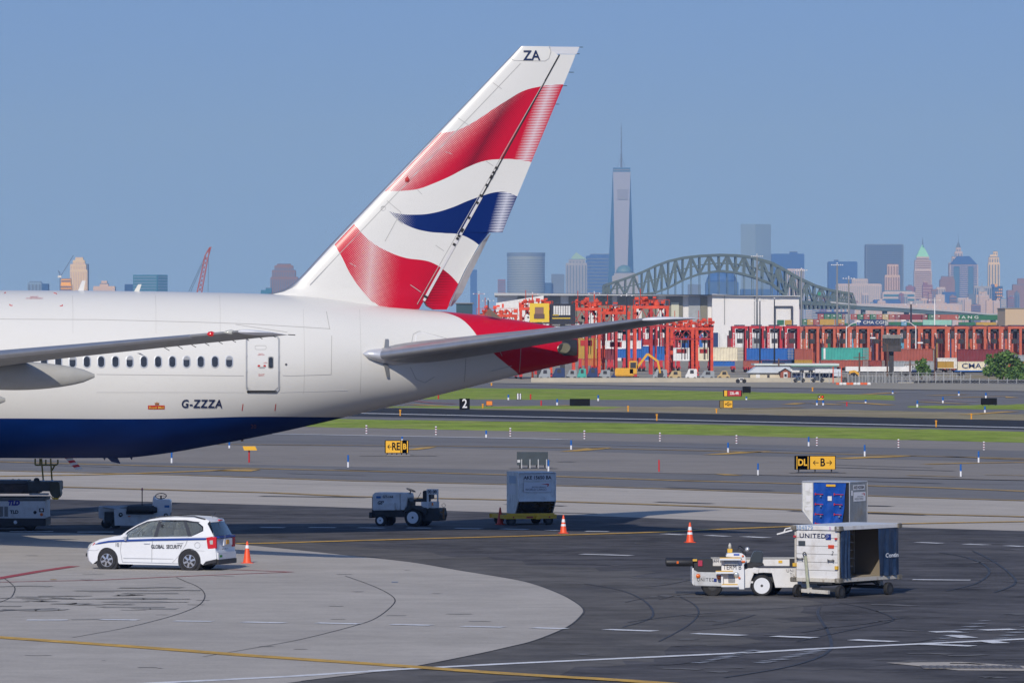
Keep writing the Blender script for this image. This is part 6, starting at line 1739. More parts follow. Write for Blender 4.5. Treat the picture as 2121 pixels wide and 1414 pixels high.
# lettering block on the teal container
t_ = bpy.data.objects['shipping_container.006']
random.seed(31)
MB().box(.35, .72, -.06, -.04, .15, 2.2).build('lettering_panel', cmat('white'), t_)
# trailer: long white box on a chassis, blue flat cars
def trailer(x0, x1, yt, yb, Z, colour, label):
    r = empty('box_trailer', (wx(x0, Z), Z, 0), 0, label, 'trailer')
    w = wx(x1, Z) - wx(x0, Z)
    zb = max(.9, wz(yb, Z))
    MB().box(0, w, 0, 2.5, zb, wz(yt, Z)).build('box', cmat(colour), r)
    MB().box(0, w, .3, 2.2, zb - .25, zb).build('chassis', M_bk2, r)
    for a in (w * .12, w * .18, w * .86, w * .92):
        MB().lathe([(.2, -.15), (.48, -.14), (.5, 0), (.48, .14), (.2, .15)], axis='y', n=14).build('wheel', M_tyre, r, loc=(a, .4, .5))
trailer(1752, 1888, 759, 775, 985, 'white', 'long white box trailer behind the screened fence')
trailer(1888, 1936, 766, 771, 985, 'navy', 'low navy flatbed trailer right of the long white box')
trailer(1978, 2062, 767, 772, 985, 'blue', 'low blue flatbed trailer under the cream container')

# back stacks, end on
random.seed(21)
ZB = 2080.0
seq = [('red', 1694, 1706), ('green', 1707, 1719), ('green', 1719, 1731), ('green', 1731, 1743), ('maroon', 1745, 1750), ('grey', 1751, 1762), ('red', 1762, 1775), ('green', 1776, 1788), ('red', 1789, 1801), ('green', 1802, 1814), ('brick', 1816, 1827), ('tan', 1828, 1840),
       ('brick', 1841, 1853), ('maroon', 1853, 1865), ('maroon', 1865.5, 1908), ('maroon', 1909, 1921), ('green', 1922, 1934), ('brick', 1936, 1948), ('brick', 1948.5, 1985), ('green', 1985.5, 2020), ('green', 2020.5, 2070), ('green', 2070.5, 2110), ('navy', 2107, 2121)]
GB = 'containers in the stacks behind the straddle carriers'
wordc = {'red': 'red', 'green': 'dark green', 'maroon': 'maroon', 'grey': 'grey mesh', 'brick': 'rust red', 'tan': 'beige', 'navy': 'navy', 'yellow': 'ochre', 'blue': 'blue', 'aqua': 'pale aqua', 'sky': 'light blue', 'teal': 'teal', 'orange': 'orange', 'cream': 'cream', 'white': 'white'}
near_words = {}
def back(seq, yt, yb, Z, rowname):
    prev = None
    for i, (c_, a, b_) in enumerate(seq):
        yt_ = yt + (a - 1700) * 0.006
        nxt = wordc[seq[i + 1][0]] if i + 1 < len(seq) else 'frame'
        pv = wordc[seq[i - 1][0]] if i else 'gap'
        lab = f'{wordc[c_]} container in the {rowname}, between {pv} and {nxt}'
        if lab in near_words:
            near_words[lab] += 1
            lab = f'{wordc[c_]} container, {["", "", "second", "third", "fourth"][min(4, near_words[lab])]} {rowname} one between {pv} and {nxt}'
        else: near_words[lab] = 1
        let = None
        if c_ == 'green' and a == 1985.5: let = ('U A N G', 1.5, 2003, 1.6)
        if c_ == 'navy' and a == 1781: let = ('CMA CGM', 1.6, 1812, 1.2)
        container(a, b_, yt_, yb + (a - 1700) * 0.004, Z, c_, lab, group=GB, ends=(b_ - a) < 14, lettering=let)
back(seq, 650, 661.5, ZB, 'top row')
back([('green', 1610, 1624), ('yellow', 1626, 1640)], 663, 674, ZB - 20, 'low left row')
back([('green', 1658, 1671), ('yellow', 1672, 1684), ('red', 1685, 1697), ('yellow', 1698, 1728), ('orange', 1730, 1735), ('yellow', 1736, 1749)], 661, 673, ZB - 20, 'middle row')
back([('navy', 1781, 1832)], 661, 674, ZB - 30, 'navy row')
back([('blue', 1776, 1781), ('grey', 1833, 1840), ('green', 1841, 1866), ('sky', 1867, 1878), ('green', 1879, 1940), ('green', 1986, 2020), ('yellow', 2022, 2064), ('yellow', 2066, 2078), ('yellow', 2079, 2090), ('maroon', 2091, 2103), ('yellow', 2104, 2121)], 665.5, 675, ZB - 40, 'lower row')
back([('aqua', 1912, 1971)], 661, 672, ZB - 60, 'front of the lower row')
back([('red', 1738, 1748), ('green', 1750, 1774)], 669, 675, ZB - 70, 'lowest row')
back([('navy', 1690, 1760)], 646, 650, ZB + 60, 'roofline')

# straddle carriers
M_sc = mat('carrier orange red', (0.52, 0.11, 0.055), 0.5, var=.12, vscale=.8, dirt=(0.25, 0.08, 0.05), dscale=1.2, damt=.6)
M_scr = mat('carrier crimson', (0.50, 0.02, 0.03), 0.5, var=.12, vscale=.8)
M_mach = mat('carrier machinery', (0.03, 0.03, 0.04), 0.6, var=.5, vscale=1.5)
M_whlet = mat('carrier white print', (0.7, 0.7, 0.7), 0.5)
def carrier(m_, ZS=1080.0, w=23, top=674.5, label=''):
    k = F / ZS; W_ = w / k; Ht = wz(top, ZS)
    r = empty('straddle_carrier', (0, ZS, 0), 0, label, 'straddle carrier', 'straddle carriers in the container yard')
    D = 7.5
    for y_ in (0, D):
        for x_ in (0, W_):
            b_ = MB(); b_.box(x_ - .25, x_ + .25, y_, y_ + .5, .9, Ht - .6); l_ = b_.build('leg', m_, r, bevel=0)
        mb = MB(); mb.box(-.3, W_ + .3, y_ - .02, y_ + .52, Ht - .6, Ht - .1); mb.build('cross_beam', m_, r)
    for x_ in (0, W_):
        MB().box(x_ - .3, x_ + .3, .52, D - .02, Ht - .65, Ht - .15).build('top_beam', m_, r)
        MB().box(x_ - .35, x_ + .35, -.6, D + 1.2, .55, 1.1).build('sill_beam', m_, r)
        for y_ in (-.2, 2.4, 5.2, D + .6):
            MB().lathe([(.25, -.2), (.55, -.18), (.55, .18), (.25, .2)], axis='x', n=12).build('wheel', M_tyre, r, loc=(x_, y_, .55))
    mb = MB(); mb.box(W_ * .2, W_ * .85, .8, 3.2, Ht - 1.5, Ht - .7); mb.box(W_ * .35, W_ * .7, .2, 1.0, Ht - 1.1, Ht - .2); mb.build('engine_deck', M_mach, r)
    MB().box(W_ * .15, W_ * .9, .3, D, Ht - .08, Ht + .15).build('walkway', mat('walkway navy', (0.02, 0.03, 0.08), 0.6), r)
    MB().box(W_ * .3, W_ * .75, 1.0, 2.6, Ht * .62, Ht * .72).build('spreader', M_mach, r)
    MB().box(-.95, -.3, .4, 1.6, Ht - 2.6, Ht - 1.0).build('cab', M_mach, r)
    mb = MB()
    for k_ in range(9):
        z_ = Ht - 1.6 - k_ * .42; mb.box(-.14, .14 - .06 * (k_ % 3), -.03, -.01, z_ - .14, z_ + .12 - .05 * (k_ % 2))
    mb.build('leg_lettering', M_whlet, r, kind='stuff')
    mb = MB()
    for x_ in (W_ * .3, W_ * .5, W_ * .72): mb.tube((x_, 1, Ht * .72), (x_, 1, Ht - .6), .05, n=5)
    mb.build('hoist_rope', M_mach, r, kind='stuff')
    return r
proto = carrier(M_sc)
xs_ = [1671, 1709, 1743, 1776, 1809, 1847, 1881, 1914, 1947, 1980, 2023, 2060, 2091, 2115]
nm_ = ['right of the white warehouse', 'between the warehouse and the teal container', 'standing over the left half of the teal container', 'standing over the right half of the teal container', 'just left of the dark billboard', 'directly behind the dark billboard',
       'just right of the dark billboard', 'over the right part of the long rust red container', 'above the yellow pair of containers', 'at the left end of the long maroon container', 'over the middle of the maroon container', 'left of the top of the large tree', 'right of the top of the large tree', 'cut by the right edge of the photo']
for i, (x, t_) in enumerate(zip(xs_, nm_)):
    o = proto if i == 0 else dup(proto)
    o.location = (wx(x, 1080), 1080 + (i % 3) * 6, 0); o['label'] = 'orange red straddle carrier ' + t_
pr2 = carrier(M_scr, 1090, 26, 674)
for i, (x, t_) in enumerate(zip([1628, 1592, 1556, 1521], ['at the right end of the blue container', 'over the middle of the blue container', 'at the left end of the blue container', 'over the cream container'])):
    o = pr2 if i == 0 else dup(pr2); o.location = (wx(x, 1090), 1090 + i, 0); o['label'] = 'crimson straddle carrier ' + t_
for i, x in enumerate([1202, 1236, 1268, 1300, 1334, 1370, 1406, 1446]):
    o = dup(pr2); o.location = (wx(x, 1120), 1120, 0); o['label'] = 'crimson straddle carrier behind the orange gantry machines, ' + ['first', 'second', 'third', 'fourth', 'fifth', 'sixth', 'seventh', 'eighth'][i] + ' right of the tail cone'
# more machines behind, seen between the legs
for i, x in enumerate([1660, 1690, 1727, 1762, 1795, 1830, 1862, 1898, 1932, 1965, 2000, 2040, 2076, 2104]):
    o = dup(proto); o.location = (wx(x, 1150), 1150, 0); o['label'] = 'darker straddle carrier in the second line, seen between two front ones'; o['group'] = 'second line of straddle carriers'
random.seed(8)
cols = ['navy', 'maroon', 'teal', 'grey', 'red', 'sky', 'yellow', 'green', 'navy', 'maroon', 'navy']
for i in range(60):
    x = 1195 + i * 15.6
    c_ = random.choice(cols) if x > 1655 else random.choice(['white', 'maroon', 'white', 'grey']) if x > 1490 else random.choice(['navy', 'maroon', 'blue', 'red', 'white', 'brick', 'navy'])
    top = random.uniform(684, 700)
    container(x, x + random.uniform(11, 14), top, 747, 1190 + random.uniform(0, 20), c_, f'{wordc[c_]} container stack glimpsed between the straddle carrier legs ' + ('behind the tail cone machines' if x < 1300 else 'under the stabiliser tip' if x < 1440 else 'over the cream container' if x < 1545 else 'over the bright blue container' if x < 1645 else 'left of the teal container' if x < 1702 else 'above the teal container' if x < 1800 else 'behind the dark billboard' if x < 1870 else 'above the small tree' if x < 1940 else 'above the ochre pair' if x < 1984 else 'above the maroon container' if x < 2060 else 'by the right edge'), group='stacks glimpsed between carrier legs')

# big red machines left of the warehouse
M_hot = mat('machine orange', (0.66, 0.06, 0.02), 0.55, var=.3, vscale=.7, dirt=(0.35, 0.03, 0.02), dscale=1.0, damt=.7)
M_hot2 = mat('machine red', (0.42, 0.02, 0.02), 0.5, var=.3, vscale=.5)
def gantry(x0, x1, ytop, ybase, Z, label, cab=True):
    r = empty('gantry_crane', (wx(x0, Z), Z, 0), 0, label, 'gantry crane', 'orange gantry machines behind the tail')
    w = wx(x1, Z) - wx(x0, Z); Ht = wz(ytop, Z)
    for y_ in (0, 8):
        for x_ in (.3, w * .5, w - .3) if w > 4.5 else (.3, w - .3): MB().box(x_ - .24, x_ + .24, y_, y_ + .6, .8, Ht - 2.4).build('leg', M_hot2 if y_ or x_ == w * .5 else M_hot, r)
        MB().box(0, w, y_ - .02, y_ + .62, Ht - 2.4, Ht - 1.9).build('cross_beam', M_hot, r)
        MB().box(0, w, y_ - .02, y_ + .62, Ht * .62, Ht * .62 + .3).build('tie_beam', M_hot2, r)
    mb = MB(); n = max(2, int(w / 1.3))
    for i in range(n):
        a, b_ = w * i / n, w * (i + 1) / n; zb_ = Ht * .62
        mb.bar((a, .2, zb_), (b_, .2, Ht - 2.4), .12); mb.bar((b_, .2, zb_), (a, .2, Ht - 2.4), .12)
    for k_ in range(14): z_ = .9 + (Ht - 3.5) * k_ / 14; mb.box(-.2, .0, -.12, -.06, z_, z_ + .08)
    mb.build('lattice', M_hot2, r, kind='stuff')
    mb = MB()
    for k_ in range(int(16 + w * 3)):
        a = random.uniform(0, w - .6); s_ = random.uniform(.2, .9); z_ = Ht - 1.9 + random.random() ** 2 * 1.3
        mb.box(a, a + s_, random.uniform(0, 1.5), random.uniform(2, 4), z_, z_ + random.uniform(.15, .7))
    mb.build('winch_gear', M_hot, r, kind='stuff')
    mb = MB()
    for k_ in range(int(10 + w * 2)):
        a = random.uniform(0, w - .6); z_ = random.uniform(Ht * .55, Ht - 1.6); mb.box(a, a + random.uniform(.2, .8), random.uniform(1, 5), 6, z_, z_ + random.uniform(.2, .9))
    for k_ in range(5): a = random.uniform(.3, w - .3); mb.tube((a, 1, Ht * .3), (a, 1, Ht - 2), .05, n=4)
    mb.build('machinery', M_mach, r, kind='stuff')
    MB().box(w * .3, w * .7, 2, 6, Ht * .40, Ht * .47).build('spreader', M_hot2, r)
    mb = MB()
    for k_ in range(8): mb.tube((w * k_ / 7, -.1, Ht - 1.9), (w * k_ / 7, -.1, Ht - .9), .04, n=4)
    mb.tube((0, -.1, Ht - .9), (w, -.1, Ht - .9), .04, n=4); mb.tube((w * .2, 1, Ht - 2), (w * .2, 1, Ht + 1.0), .06, n=4); mb.build('railing', M_hot, r, kind='stuff')
    for x_ in (.3, w - .3):
        MB().box(x_ - .3, x_ + .3, -1, 10, .4, .8).build('sill_beam', M_hot2, r)
        for y_ in (-.5, 3, 6, 9.5): MB().lathe([(.3, -.2), (.5, -.18), (.5, .18), (.3, .2)], axis='x', n=12).build('wheel', M_tyre, r, loc=(x_, y_, .5))
gantry(1075, 1145, 613, 720, 930, 'orange gantry machine behind the yellow billboard')
gantry(1185, 1245, 614, 720, 930, 'orange gantry machine right of the dark billboard panel')
gantry(1247, 1306, 622, 720, 940, 'orange gantry machine between its two taller neighbours, above the stabiliser')
gantry(1312, 1386, 610, 720, 930, 'tallest orange gantry machine, above the stabiliser tip')
gantry(1388, 1438, 655, 720, 950, 'orange gantry machine right of the stabiliser tip')
gantry(1440, 1478, 655, 720, 950, 'red gantry machine left of the white warehouse wall')
gantry(988, 1072, 628, 720, 940, 'low orange gantry machine just right of the rudder foot')
def floodmast(x, ytop, Z, label, m_, n=5, ybase=None, style=0, rr=.18):
    Ht = wz(ytop, Z)
    r = empty('floodlight_mast', (wx(x, Z), Z, 0), 0, label, 'floodlight', 'floodlight masts in the port')
    sc = Z / F
    MB().tube((0, 0, 0), (0, 0, Ht), rr * 1.8, rr, n=8).build('pole', m_, r, smooth=True)
    w = 11 * sc
    MB().box(-w, w, -.1, .1, Ht - .15 * 3 * sc, Ht).build('crossbar', m_, r)
    for k_ in range(n):
        a = -w + 2 * w * k_ / (n - 1)
        MB().lathe([(.5 * sc, 0), (1.6 * sc, -.6 * sc), (1.5 * sc, -2.0 * sc)], n=8).build('lamp_head', mat('lamp white', (0.8, 0.8, 0.8), 0.3), r, loc=(a, 0, Ht + .5 * sc))
    MB().lathe([(.6 * sc, 2.2 * sc), (1.4 * sc, 1.2 * sc), (1.2 * sc, 0)], n=8).build('top_lamp', MATS['lamp white'], r, loc=(0, 0, Ht + 2 * sc))
M_mast = mat('mast grey', (0.20, 0.21, 0.22), 0.5); M_mast2 = mat('mast dark', (0.03, 0.035, 0.05), 0.5); M_mastw = mat('mast white', (0.75, 0.75, 0.75), 0.5); M_masto = mat('mast orange', (0.6, 0.08, 0.03), 0.5)
floodmast(1734, 548, 1300, 'tall grey floodlight mast in front of the square deep blue tower', M_mast, 6)
floodmast(1660, 559, 1350, 'grey floodlight mast in front of the bridge slope', M_mast, 6)
floodmast(1758, 576, 1420, 'grey floodlight mast with double lamp rack, right of the tallest mast', M_mast, 5)
floodmast(1568, 530, 1400, 'floodlight mast in front of the bridge crown', M_mast, 6)
floodmast(1887, 630, 1200, 'near black floodlight mast with round lamps above green containers', M_mast2, 3)
floodmast(1936, 621, 1700, 'white floodlight mast above the green containers', M_mastw, 3, rr=.14)
floodmast(992, 608, 935, 'orange lamp mast beside the rudder foot', M_masto, 3, rr=.1)
floodmast(1011, 622, 925, 'dark lamp mast with white lamps over the red tail cone', M_mast2, 4, rr=.1)
floodmast(1103, 609, 932, 'orange lamp mast above the yellow billboard', M_masto, 3, rr=.1)
floodmast(1231, 607, 932, 'orange lamp mast between two orange machines', M_masto, 3, rr=.1)
floodmast(1298, 612, 925, 'dark lamp mast left of the tallest orange machine', M_mast2, 3, rr=.1)
floodmast(1574, 622, 925, 'dark lamp mast with round lamp before the warehouse wall', M_mast2, 3, rr=.09)
floodmast(1604, 620, 925, 'dark lamp mast with flat lamp bar before the warehouse', M_mast2, 4, rr=.09)
def lamp_post(x, ytop, Z, label, m_, arm=-1, n=1):
    r = empty('street_lamp', (wx(x, Z), Z, 0), 0, label, 'street lamp', 'street lamps along the port road')
    Ht = wz(ytop, Z)
    MB().tube((0, 0, 0), (0, 0, Ht), .16, .09, n=8).build('pole', m_, r)
    mb = MB(); mb.path([(0, 0, Ht - .3), (arm * 1.0, 0, Ht + .5), (arm * 2.4, 0, Ht + 1.0)], .07, 6); mb.build('arm', m_, r)
    MB().box(arm * 2.4 - .45, arm * 2.4 + .45, -.15, .15, Ht + .85, Ht + 1.1).build('lamp_head', MATS['lamp white'], r, bevel=.04)
M_wood = mat('pole wood', (0.13, 0.075, 0.05), 0.8)
lamp_post(1838, 712, 900, 'brown street lamp pole with arm to the left, before the dark billboard', M_wood)
lamp_post(1936, 722, 900, 'brown street lamp pole with long arm, left of the yellow containers', M_wood)
lamp_post(1753, 676, 1060, 'white lamp post above the teal container', M_mastw, 1)
lamp_post(1897, 674, 1060, 'white lamp post right of the dark billboard', M_mastw, -1)
for x, yt, yb, Z, lb in ((1613, 742, 795, 880, 'brown timber pole in front of the small brick house'), (1780, 730, 772, 900, 'thin grey pole standing before the teal container'), (1885, 745, 790, 930, 'short brown pole left of the small tree')):
    r = empty('utility_pole', (wx(x, Z), Z, 0), 0, lb, 'pole'); MB().tube((0, 0, 0), (0, 0, wz(yt, Z)), .17, .12, n=8).build('shaft', M_wood, r); MB().box(-1.0, 1.0, -.06, .06, wz(yt, Z) - .9, wz(yt, Z) - .75).build('crossarm', M_wood, r)

# billboards
def board(x0, x1, yt, yb, Z, label, m_, frame):
    r = empty('billboard', (wx((x0 + x1) / 2, Z), Z, 0), 0, label, 'billboard'); w = (x1 - x0) * Z / F / 2
    MB().box(-w, w, 0, .5, wz(yb, Z), wz(yt, Z)).build('panel', m_, r)
    MB().box(-w - .2, w + .2, .1, .6, wz(yb, Z) - .3, wz(yb, Z) - .05).build('catwalk', frame, r)
    MB().box(-.4, .4, .6, 1.4, 0, wz(yb, Z)).build('post', frame, r)
    return r, w
yb_, w = board(1097, 1137.5, 628, 667, 905, 'yellow billboard panel with a brown armchair picture, above the red tail cone', mat('billboard yellow', (0.75, 0.52, 0.03), 0.5), M_bk2)
Zb = 905
MB().box(-.75, .7, -.05, -.01, wz(656, Zb), wz(636, Zb)).build('picture', mat('billboard brown', (0.25, 0.14, 0.10), 0.6), yb_, bevel=.02)
MB().box(-.9, .85, -.08, -.05, wz(660, Zb), wz(650, Zb)).build('picture_seat', mat('billboard dark brown', (0.12, 0.07, 0.06), 0.6), yb_, bevel=.02)
kb_, w = board(1138.5, 1192, 629, 672, 906, 'black billboard panel with white lines of print next to the yellow one', mat('billboard black', (0.015, 0.017, 0.03), 0.5), M_bk2)
mb = MB()
for j in range(4):
    for i in range(7): mb.box(-w * .7 + i * w * .19, -w * .7 + i * w * .19 + w * .15, -.04, -.01, wz(636 + j * 4.6, 906) - .2, wz(633.5 + j * 4.6, 906))
mb.build('print_lines', cmat('white'), kb_, kind='stuff')
MB().box(-w * .75, -w * .3, -.04, -.01, wz(653.5, 906), wz(651, 906)).build('yellow_line', MATS['billboard yellow'], kb_)
MB().box(-w * .8, w * .6, -.04, -.01, wz(660, 906), wz(658, 906)).build('yellow_line', MATS['billboard yellow'], kb_)
M_bbk = mat('billboard back steel', (0.05, 0.045, 0.045), 0.7, var=.4, vscale=1.0)
b3, w = board(1828, 1866, 696, 716, 940, 'dark back of a billboard on a single post, before the straddle carriers', M_bbk, M_bk2)
for i in range(9): MB().box(-w + i * w / 4.3, -w + i * w / 4.3 + .12, -.25, -.01, wz(727, 940), wz(700, 940)).build('rib', M_bk2, b3)
MB().box(-w, w, -.3, -.05, wz(701, 940), wz(693, 940)).build('lamp_rack', mat('rack grey', (0.2, 0.2, 0.19), 0.7, var=.4, vscale=2), b3)
MB().box(-w, w, -.5, .2, wz(728, 940), wz(716, 940)).build('lower_frame', M_bbk, b3)

# warehouse
ZW = 2350.0
wh = empty('warehouse', (wx(1475, ZW), ZW, 0), 0, 'huge white warehouse with grey bays and a tall open door frame', 'warehouse')
def whx(x): return wx(x, ZW) - wx(1475, ZW)
def whb(name, x0, x1, yt, yb, y0, y1, m_, yt2=None):
    z0 = wz(yb, ZW) if yb else 0
    mb = MB(); zt = wz(yt, ZW); zt2 = wz(yt2, ZW) if yt2 else zt
    mb.prism([(whx(x0), z0), (whx(x1), z0), (whx(x1), zt2), (whx(x0), zt)], y0, y1, 'xz'); return mb.build(name, m_, wh)
M_whw = mat('warehouse white', (0.70, 0.70, 0.72), 0.6, var=.03, vscale=.05, dirt=(0.5, 0.5, 0.5), dscale=.1, damt=.3)
M_oliv = mat('warehouse bay olive', (0.19, 0.18, 0.13), 0.7, var=.1, vscale=.1)
whb('wall', 1475, 1655, 609, None, 0, 120, M_whw, 616)
whb('wall', 1030, 1475, 612, None, 6, 120, M_whw)
for i, x in enumerate((1500, 1562)): whb('wall_joint', x, x + 1.2, 612, 672, -.4, -.02, M_mast)
whb('roof', 1024, 1657, 606.5, 612, -2, 122, mat('warehouse roof', (0.42, 0.44, 0.46), 0.6), 614.5)
for a, b_ in ((1072, 1086), (1123, 1161), (1178, 1218), (1236, 1268), (1279, 1314), (1330, 1362), (1380, 1415), (1452, 1466)): whb('bay_panel', a, b_, 614, 668, 5.2, 5.9, M_oliv)
for a, b_ in ((1427, 1451),): whb('bay_panel', a, b_, 614, 668, 5.2, 5.9, cmat('grey'))
whb('door', 1391, 1407, 626, 668, 4.6, 5.1, mat('pale green door', (0.5, 0.52, 0.42), 0.6))
for a, b_, c_, d_ in ((1604, 1642, 633.5, 636), (1638, 1642, 636, 674), (1604, 1606, 636, 674)): whb('door_frame', a, b_, c_, d_, -1.2, -.02, M_mach)
mb = MB(); 
dk = empty('storage_shed', (wx(960, 1500), 1500, 0), 0, 'dark teal shed with flat roof behind the rudder foot', 'shed')
MB().box(0, wx(978, 1500) - wx(945, 1500), 0, 12, 0, wz(629, 1500)).build('wall', mat('shed teal', (0.02, 0.06, 0.08), 0.6), dk, loc=(-2, 0, 0)); MB().box(-2.4, 2.8, -.5, 12.5, wz(629, 1500), wz(627, 1500)).build('roof', M_mast, dk)
tb = empty('office_block', (wx(2082, 1900), 1900, 0), 0, 'tan flat roofed block above the green containers at the right edge', 'building')
wq = wx(2140, 1900) - wx(2082, 1900)
MB().box(0, wq, 0, 30, 0, wz(639, 1900)).build('wall', mat('tan wall', (0.50, 0.38, 0.26), 0.7), tb); MB().box(-.3, wq, -.3, 30, wz(639, 1900), wz(637.5, 1900)).build('roof', M_mast, tb)
# bow-roofed pale hall left of the warehouse
hs = empty('low_hall', (wx(1028, 2200), 2200, 0), 0, 'long pale hall with sloping roof rising towards the warehouse', 'hall')
mb = MB(); mb.prism([(0, 0), (wx(1125, 2200) - wx(1028, 2200), 0), (wx(1125, 2200) - wx(1028, 2200), wz(613, 2200)), (4, wz(625, 2200)), (0, wz(628, 2200))], -30, 4, 'xz'); mb.build('wall', cmat('white'), hs)

# houses on the near side of the port road
ZH = 872.0
hs1 = empty('small_house', (wx(1552, ZH), ZH, 0), 0, 'cream cottage with pale hipped roof and brick gable porch', 'house')
def shx(x): return wx(x, ZH) - wx(1552, ZH)
def zH(y): return wz(y, ZH)
def shb(name, x0, x1, yt, yb, y0, y1, m_, par=hs1): return MB().box(shx(x0), shx(x1), y0, y1, max(0, zH(yb)), zH(yt)).build(name, m_, par)
M_cr = mat('cottage cream', (0.60, 0.54, 0.42), 0.7, var=.1, vscale=.6); M_pal = mat('pale roof', (0.55, 0.60, 0.66), 0.6, var=.1, vscale=.6); M_brk = mat('porch brick', (0.30, 0.09, 0.055), 0.8, var=.2, vscale=3)
shb('wall', 1554, 1640, 771, 800, 0, 7, M_cr)
mb = MB(); mb.prism([(shx(1549), zH(772)), (shx(1640), zH(772)), (shx(1636), zH(760)), (shx(1566), zH(760))], -.5, 7.5, 'xz'); mb.build('roof', M_pal, hs1)
shb('door', 1565.5, 1574, 775, 789, -.08, -.01, cmat('white')); shb('window', 1589, 1594, 776, 783, -.08, -.01, M_mach)
shb('porch_wall', 1615.5, 1636, 770, 789, -1.6, -.01, M_brk); mb = MB(); mb.prism([(shx(1615.5), zH(770)), (shx(1636), zH(770)), (shx(1625.5), zH(763.5))], -1.6, -.01, 'xz'); mb.build('porch_gable', M_brk, hs1)
for a, b_ in ((shx(1612), shx(1625.5)), (shx(1625.5), shx(1639))):
    mb = MB(); s_ = 1 if a < shx(1620) else -1
    mb.bar((a, -1.0, zH(771) if s_ > 0 else zH(763)), (b_, -1.0, zH(763) if s_ > 0 else zH(771)), 1.5, .12, up=(0, 0, 1)); mb.build('porch_roof', M_mach, hs1)
shb('porch_window', 1622, 1630, 770.5, 786, -1.7, -1.61, cmat('white')); shb('porch_glass', 1623.5, 1628.5, 774, 780, -1.74, -1.71, M_mach)
hs2 = empty('port_office', (wx(1552, ZH + 16), ZH + 16, 0), 0, 'low white office with green roof edge and dark blue open ground floor', 'office')
def pb(name, x0, x1, yt, yb, y0, y1, m_): return shb(name, x0, x1, yt, yb, y0, y1, m_, hs2)
pb('wall', 1570, 1737, 757, 772, 0, 10, cmat('white'))
pb('lower_wall', 1640, 1737, 772, 800, 1.0, 9, M_mach)
pb('roof', 1562, 1741, 754, 757.5, -1, 11, mat('office roof', (0.6, 0.66, 0.64), 0.6)); pb('roof_edge', 1640, 1741, 757.6, 760, -1.05, -.9, mat('green fascia', (0.12, 0.28, 0.22), 0.6))
pb('awning', 1690, 1736, 765, 773, -1.6, -.01, cmat('white'))
for x in (1658, 1677): pb('window', x, x + 9, 767.5, 772, -.06, -.01, M_mach)
for x in (1645, 1675, 1705): pb('shop_panel', x, x + 22, 774, 792, .9, .98, cmat('navy'))
for x in (1665, 1667.5): pb('column', x, x + 1.6, 773, 795, -.6, -.3, cmat('white'))
def parked(x0, x1, yt, Z, m_, label, kind='van'):
    r = empty('parked_' + kind, (wx(x0, Z), Z, 0), 0, label, kind)
    w = wx(x1, Z) - wx(x0, Z); h = wz(yt, Z)
    mb = MB()
    if kind == 'van' or kind == 'truck': mb.prism([(0, .35), (w, .35), (w, h * .95), (w * .93, h), (w * .28, h), (w * .12, h * .6), (0, h * .5)], 0, 1.9, 'xz')
    else: mb.prism([(0, .3), (w, .3), (w, h * .55), (w * .86, h * .62), (w * .74, h), (w * .35, h), (w * .2, h * .62), (0, h * .5)], 0, 1.75, 'xz')
    mb.build('body', m_, r, bevel=.06)
    mb = MB(); mb.prism([(w * .38, h * .62), (w * .72, h * .62), (w * .7, h * .92), (w * .4, h * .92)], -.03, -.005, 'xz'); mb.build('window', M_mach, r)
    for a in (w * .2, w * .8): MB().lathe([(.15, -.1), (.32, -.1), (.34, 0), (.32, .1), (.15, .1)], axis='y', n=14).build('wheel', M_tyre, r, loc=(a, .08, .34))
parked(1643, 1668, 780, 862, mat('pickup blue grey', (0.04, 0.08, 0.13), 0.4), 'blue grey pickup parked by the port office', 'pickup')
parked(1680, 1708, 779, 864, mat('car slate', (0.05, 0.07, 0.1), 0.4), 'dark slate car parked under the office awning', 'car')
parked(1524, 1546, 783, 850, cmat('white'), 'white car parked left of the cream cottage', 'car')
random.seed(14)
for i, (x, w_, yt, cn, kd) in enumerate([(1116, 24, 764, 'grey', 'van'), (1144, 26, 762, 'navy', 'truck'), (1173, 22, 766, 'grey', 'van'), (1196, 18, 763, 'teal', 'van'), (1216, 22, 762, 'navy', 'truck'), (1240, 24, 766, 'grey', 'van'), (1266, 20, 768, 'navy', 'car'), (1352, 30, 765, 'grey', 'truck'), (1385, 26, 768, 'tan', 'van'), (1420, 24, 764, 'white', 'van'), (1450, 30, 768, 'grey', 'truck'), (1486, 26, 768, 'tan', 'car')]):
    parked(x, x + w_, yt, 890 + (i % 3) * 4, cmat(cn), f'{wordc[cn]} {kd} parked below the container wall, ' + ['first right of the tail cone', 'second right of the tail cone', 'third right of the tail cone', 'fourth right of the tail cone', 'fifth right of the tail cone', 'sixth right of the tail cone', 'left of the yellow digger', 'right of the yellow digger', 'second right of the digger', 'under the cream container', 'under the blue container', 'nearest the cream cottage'][i], kd)
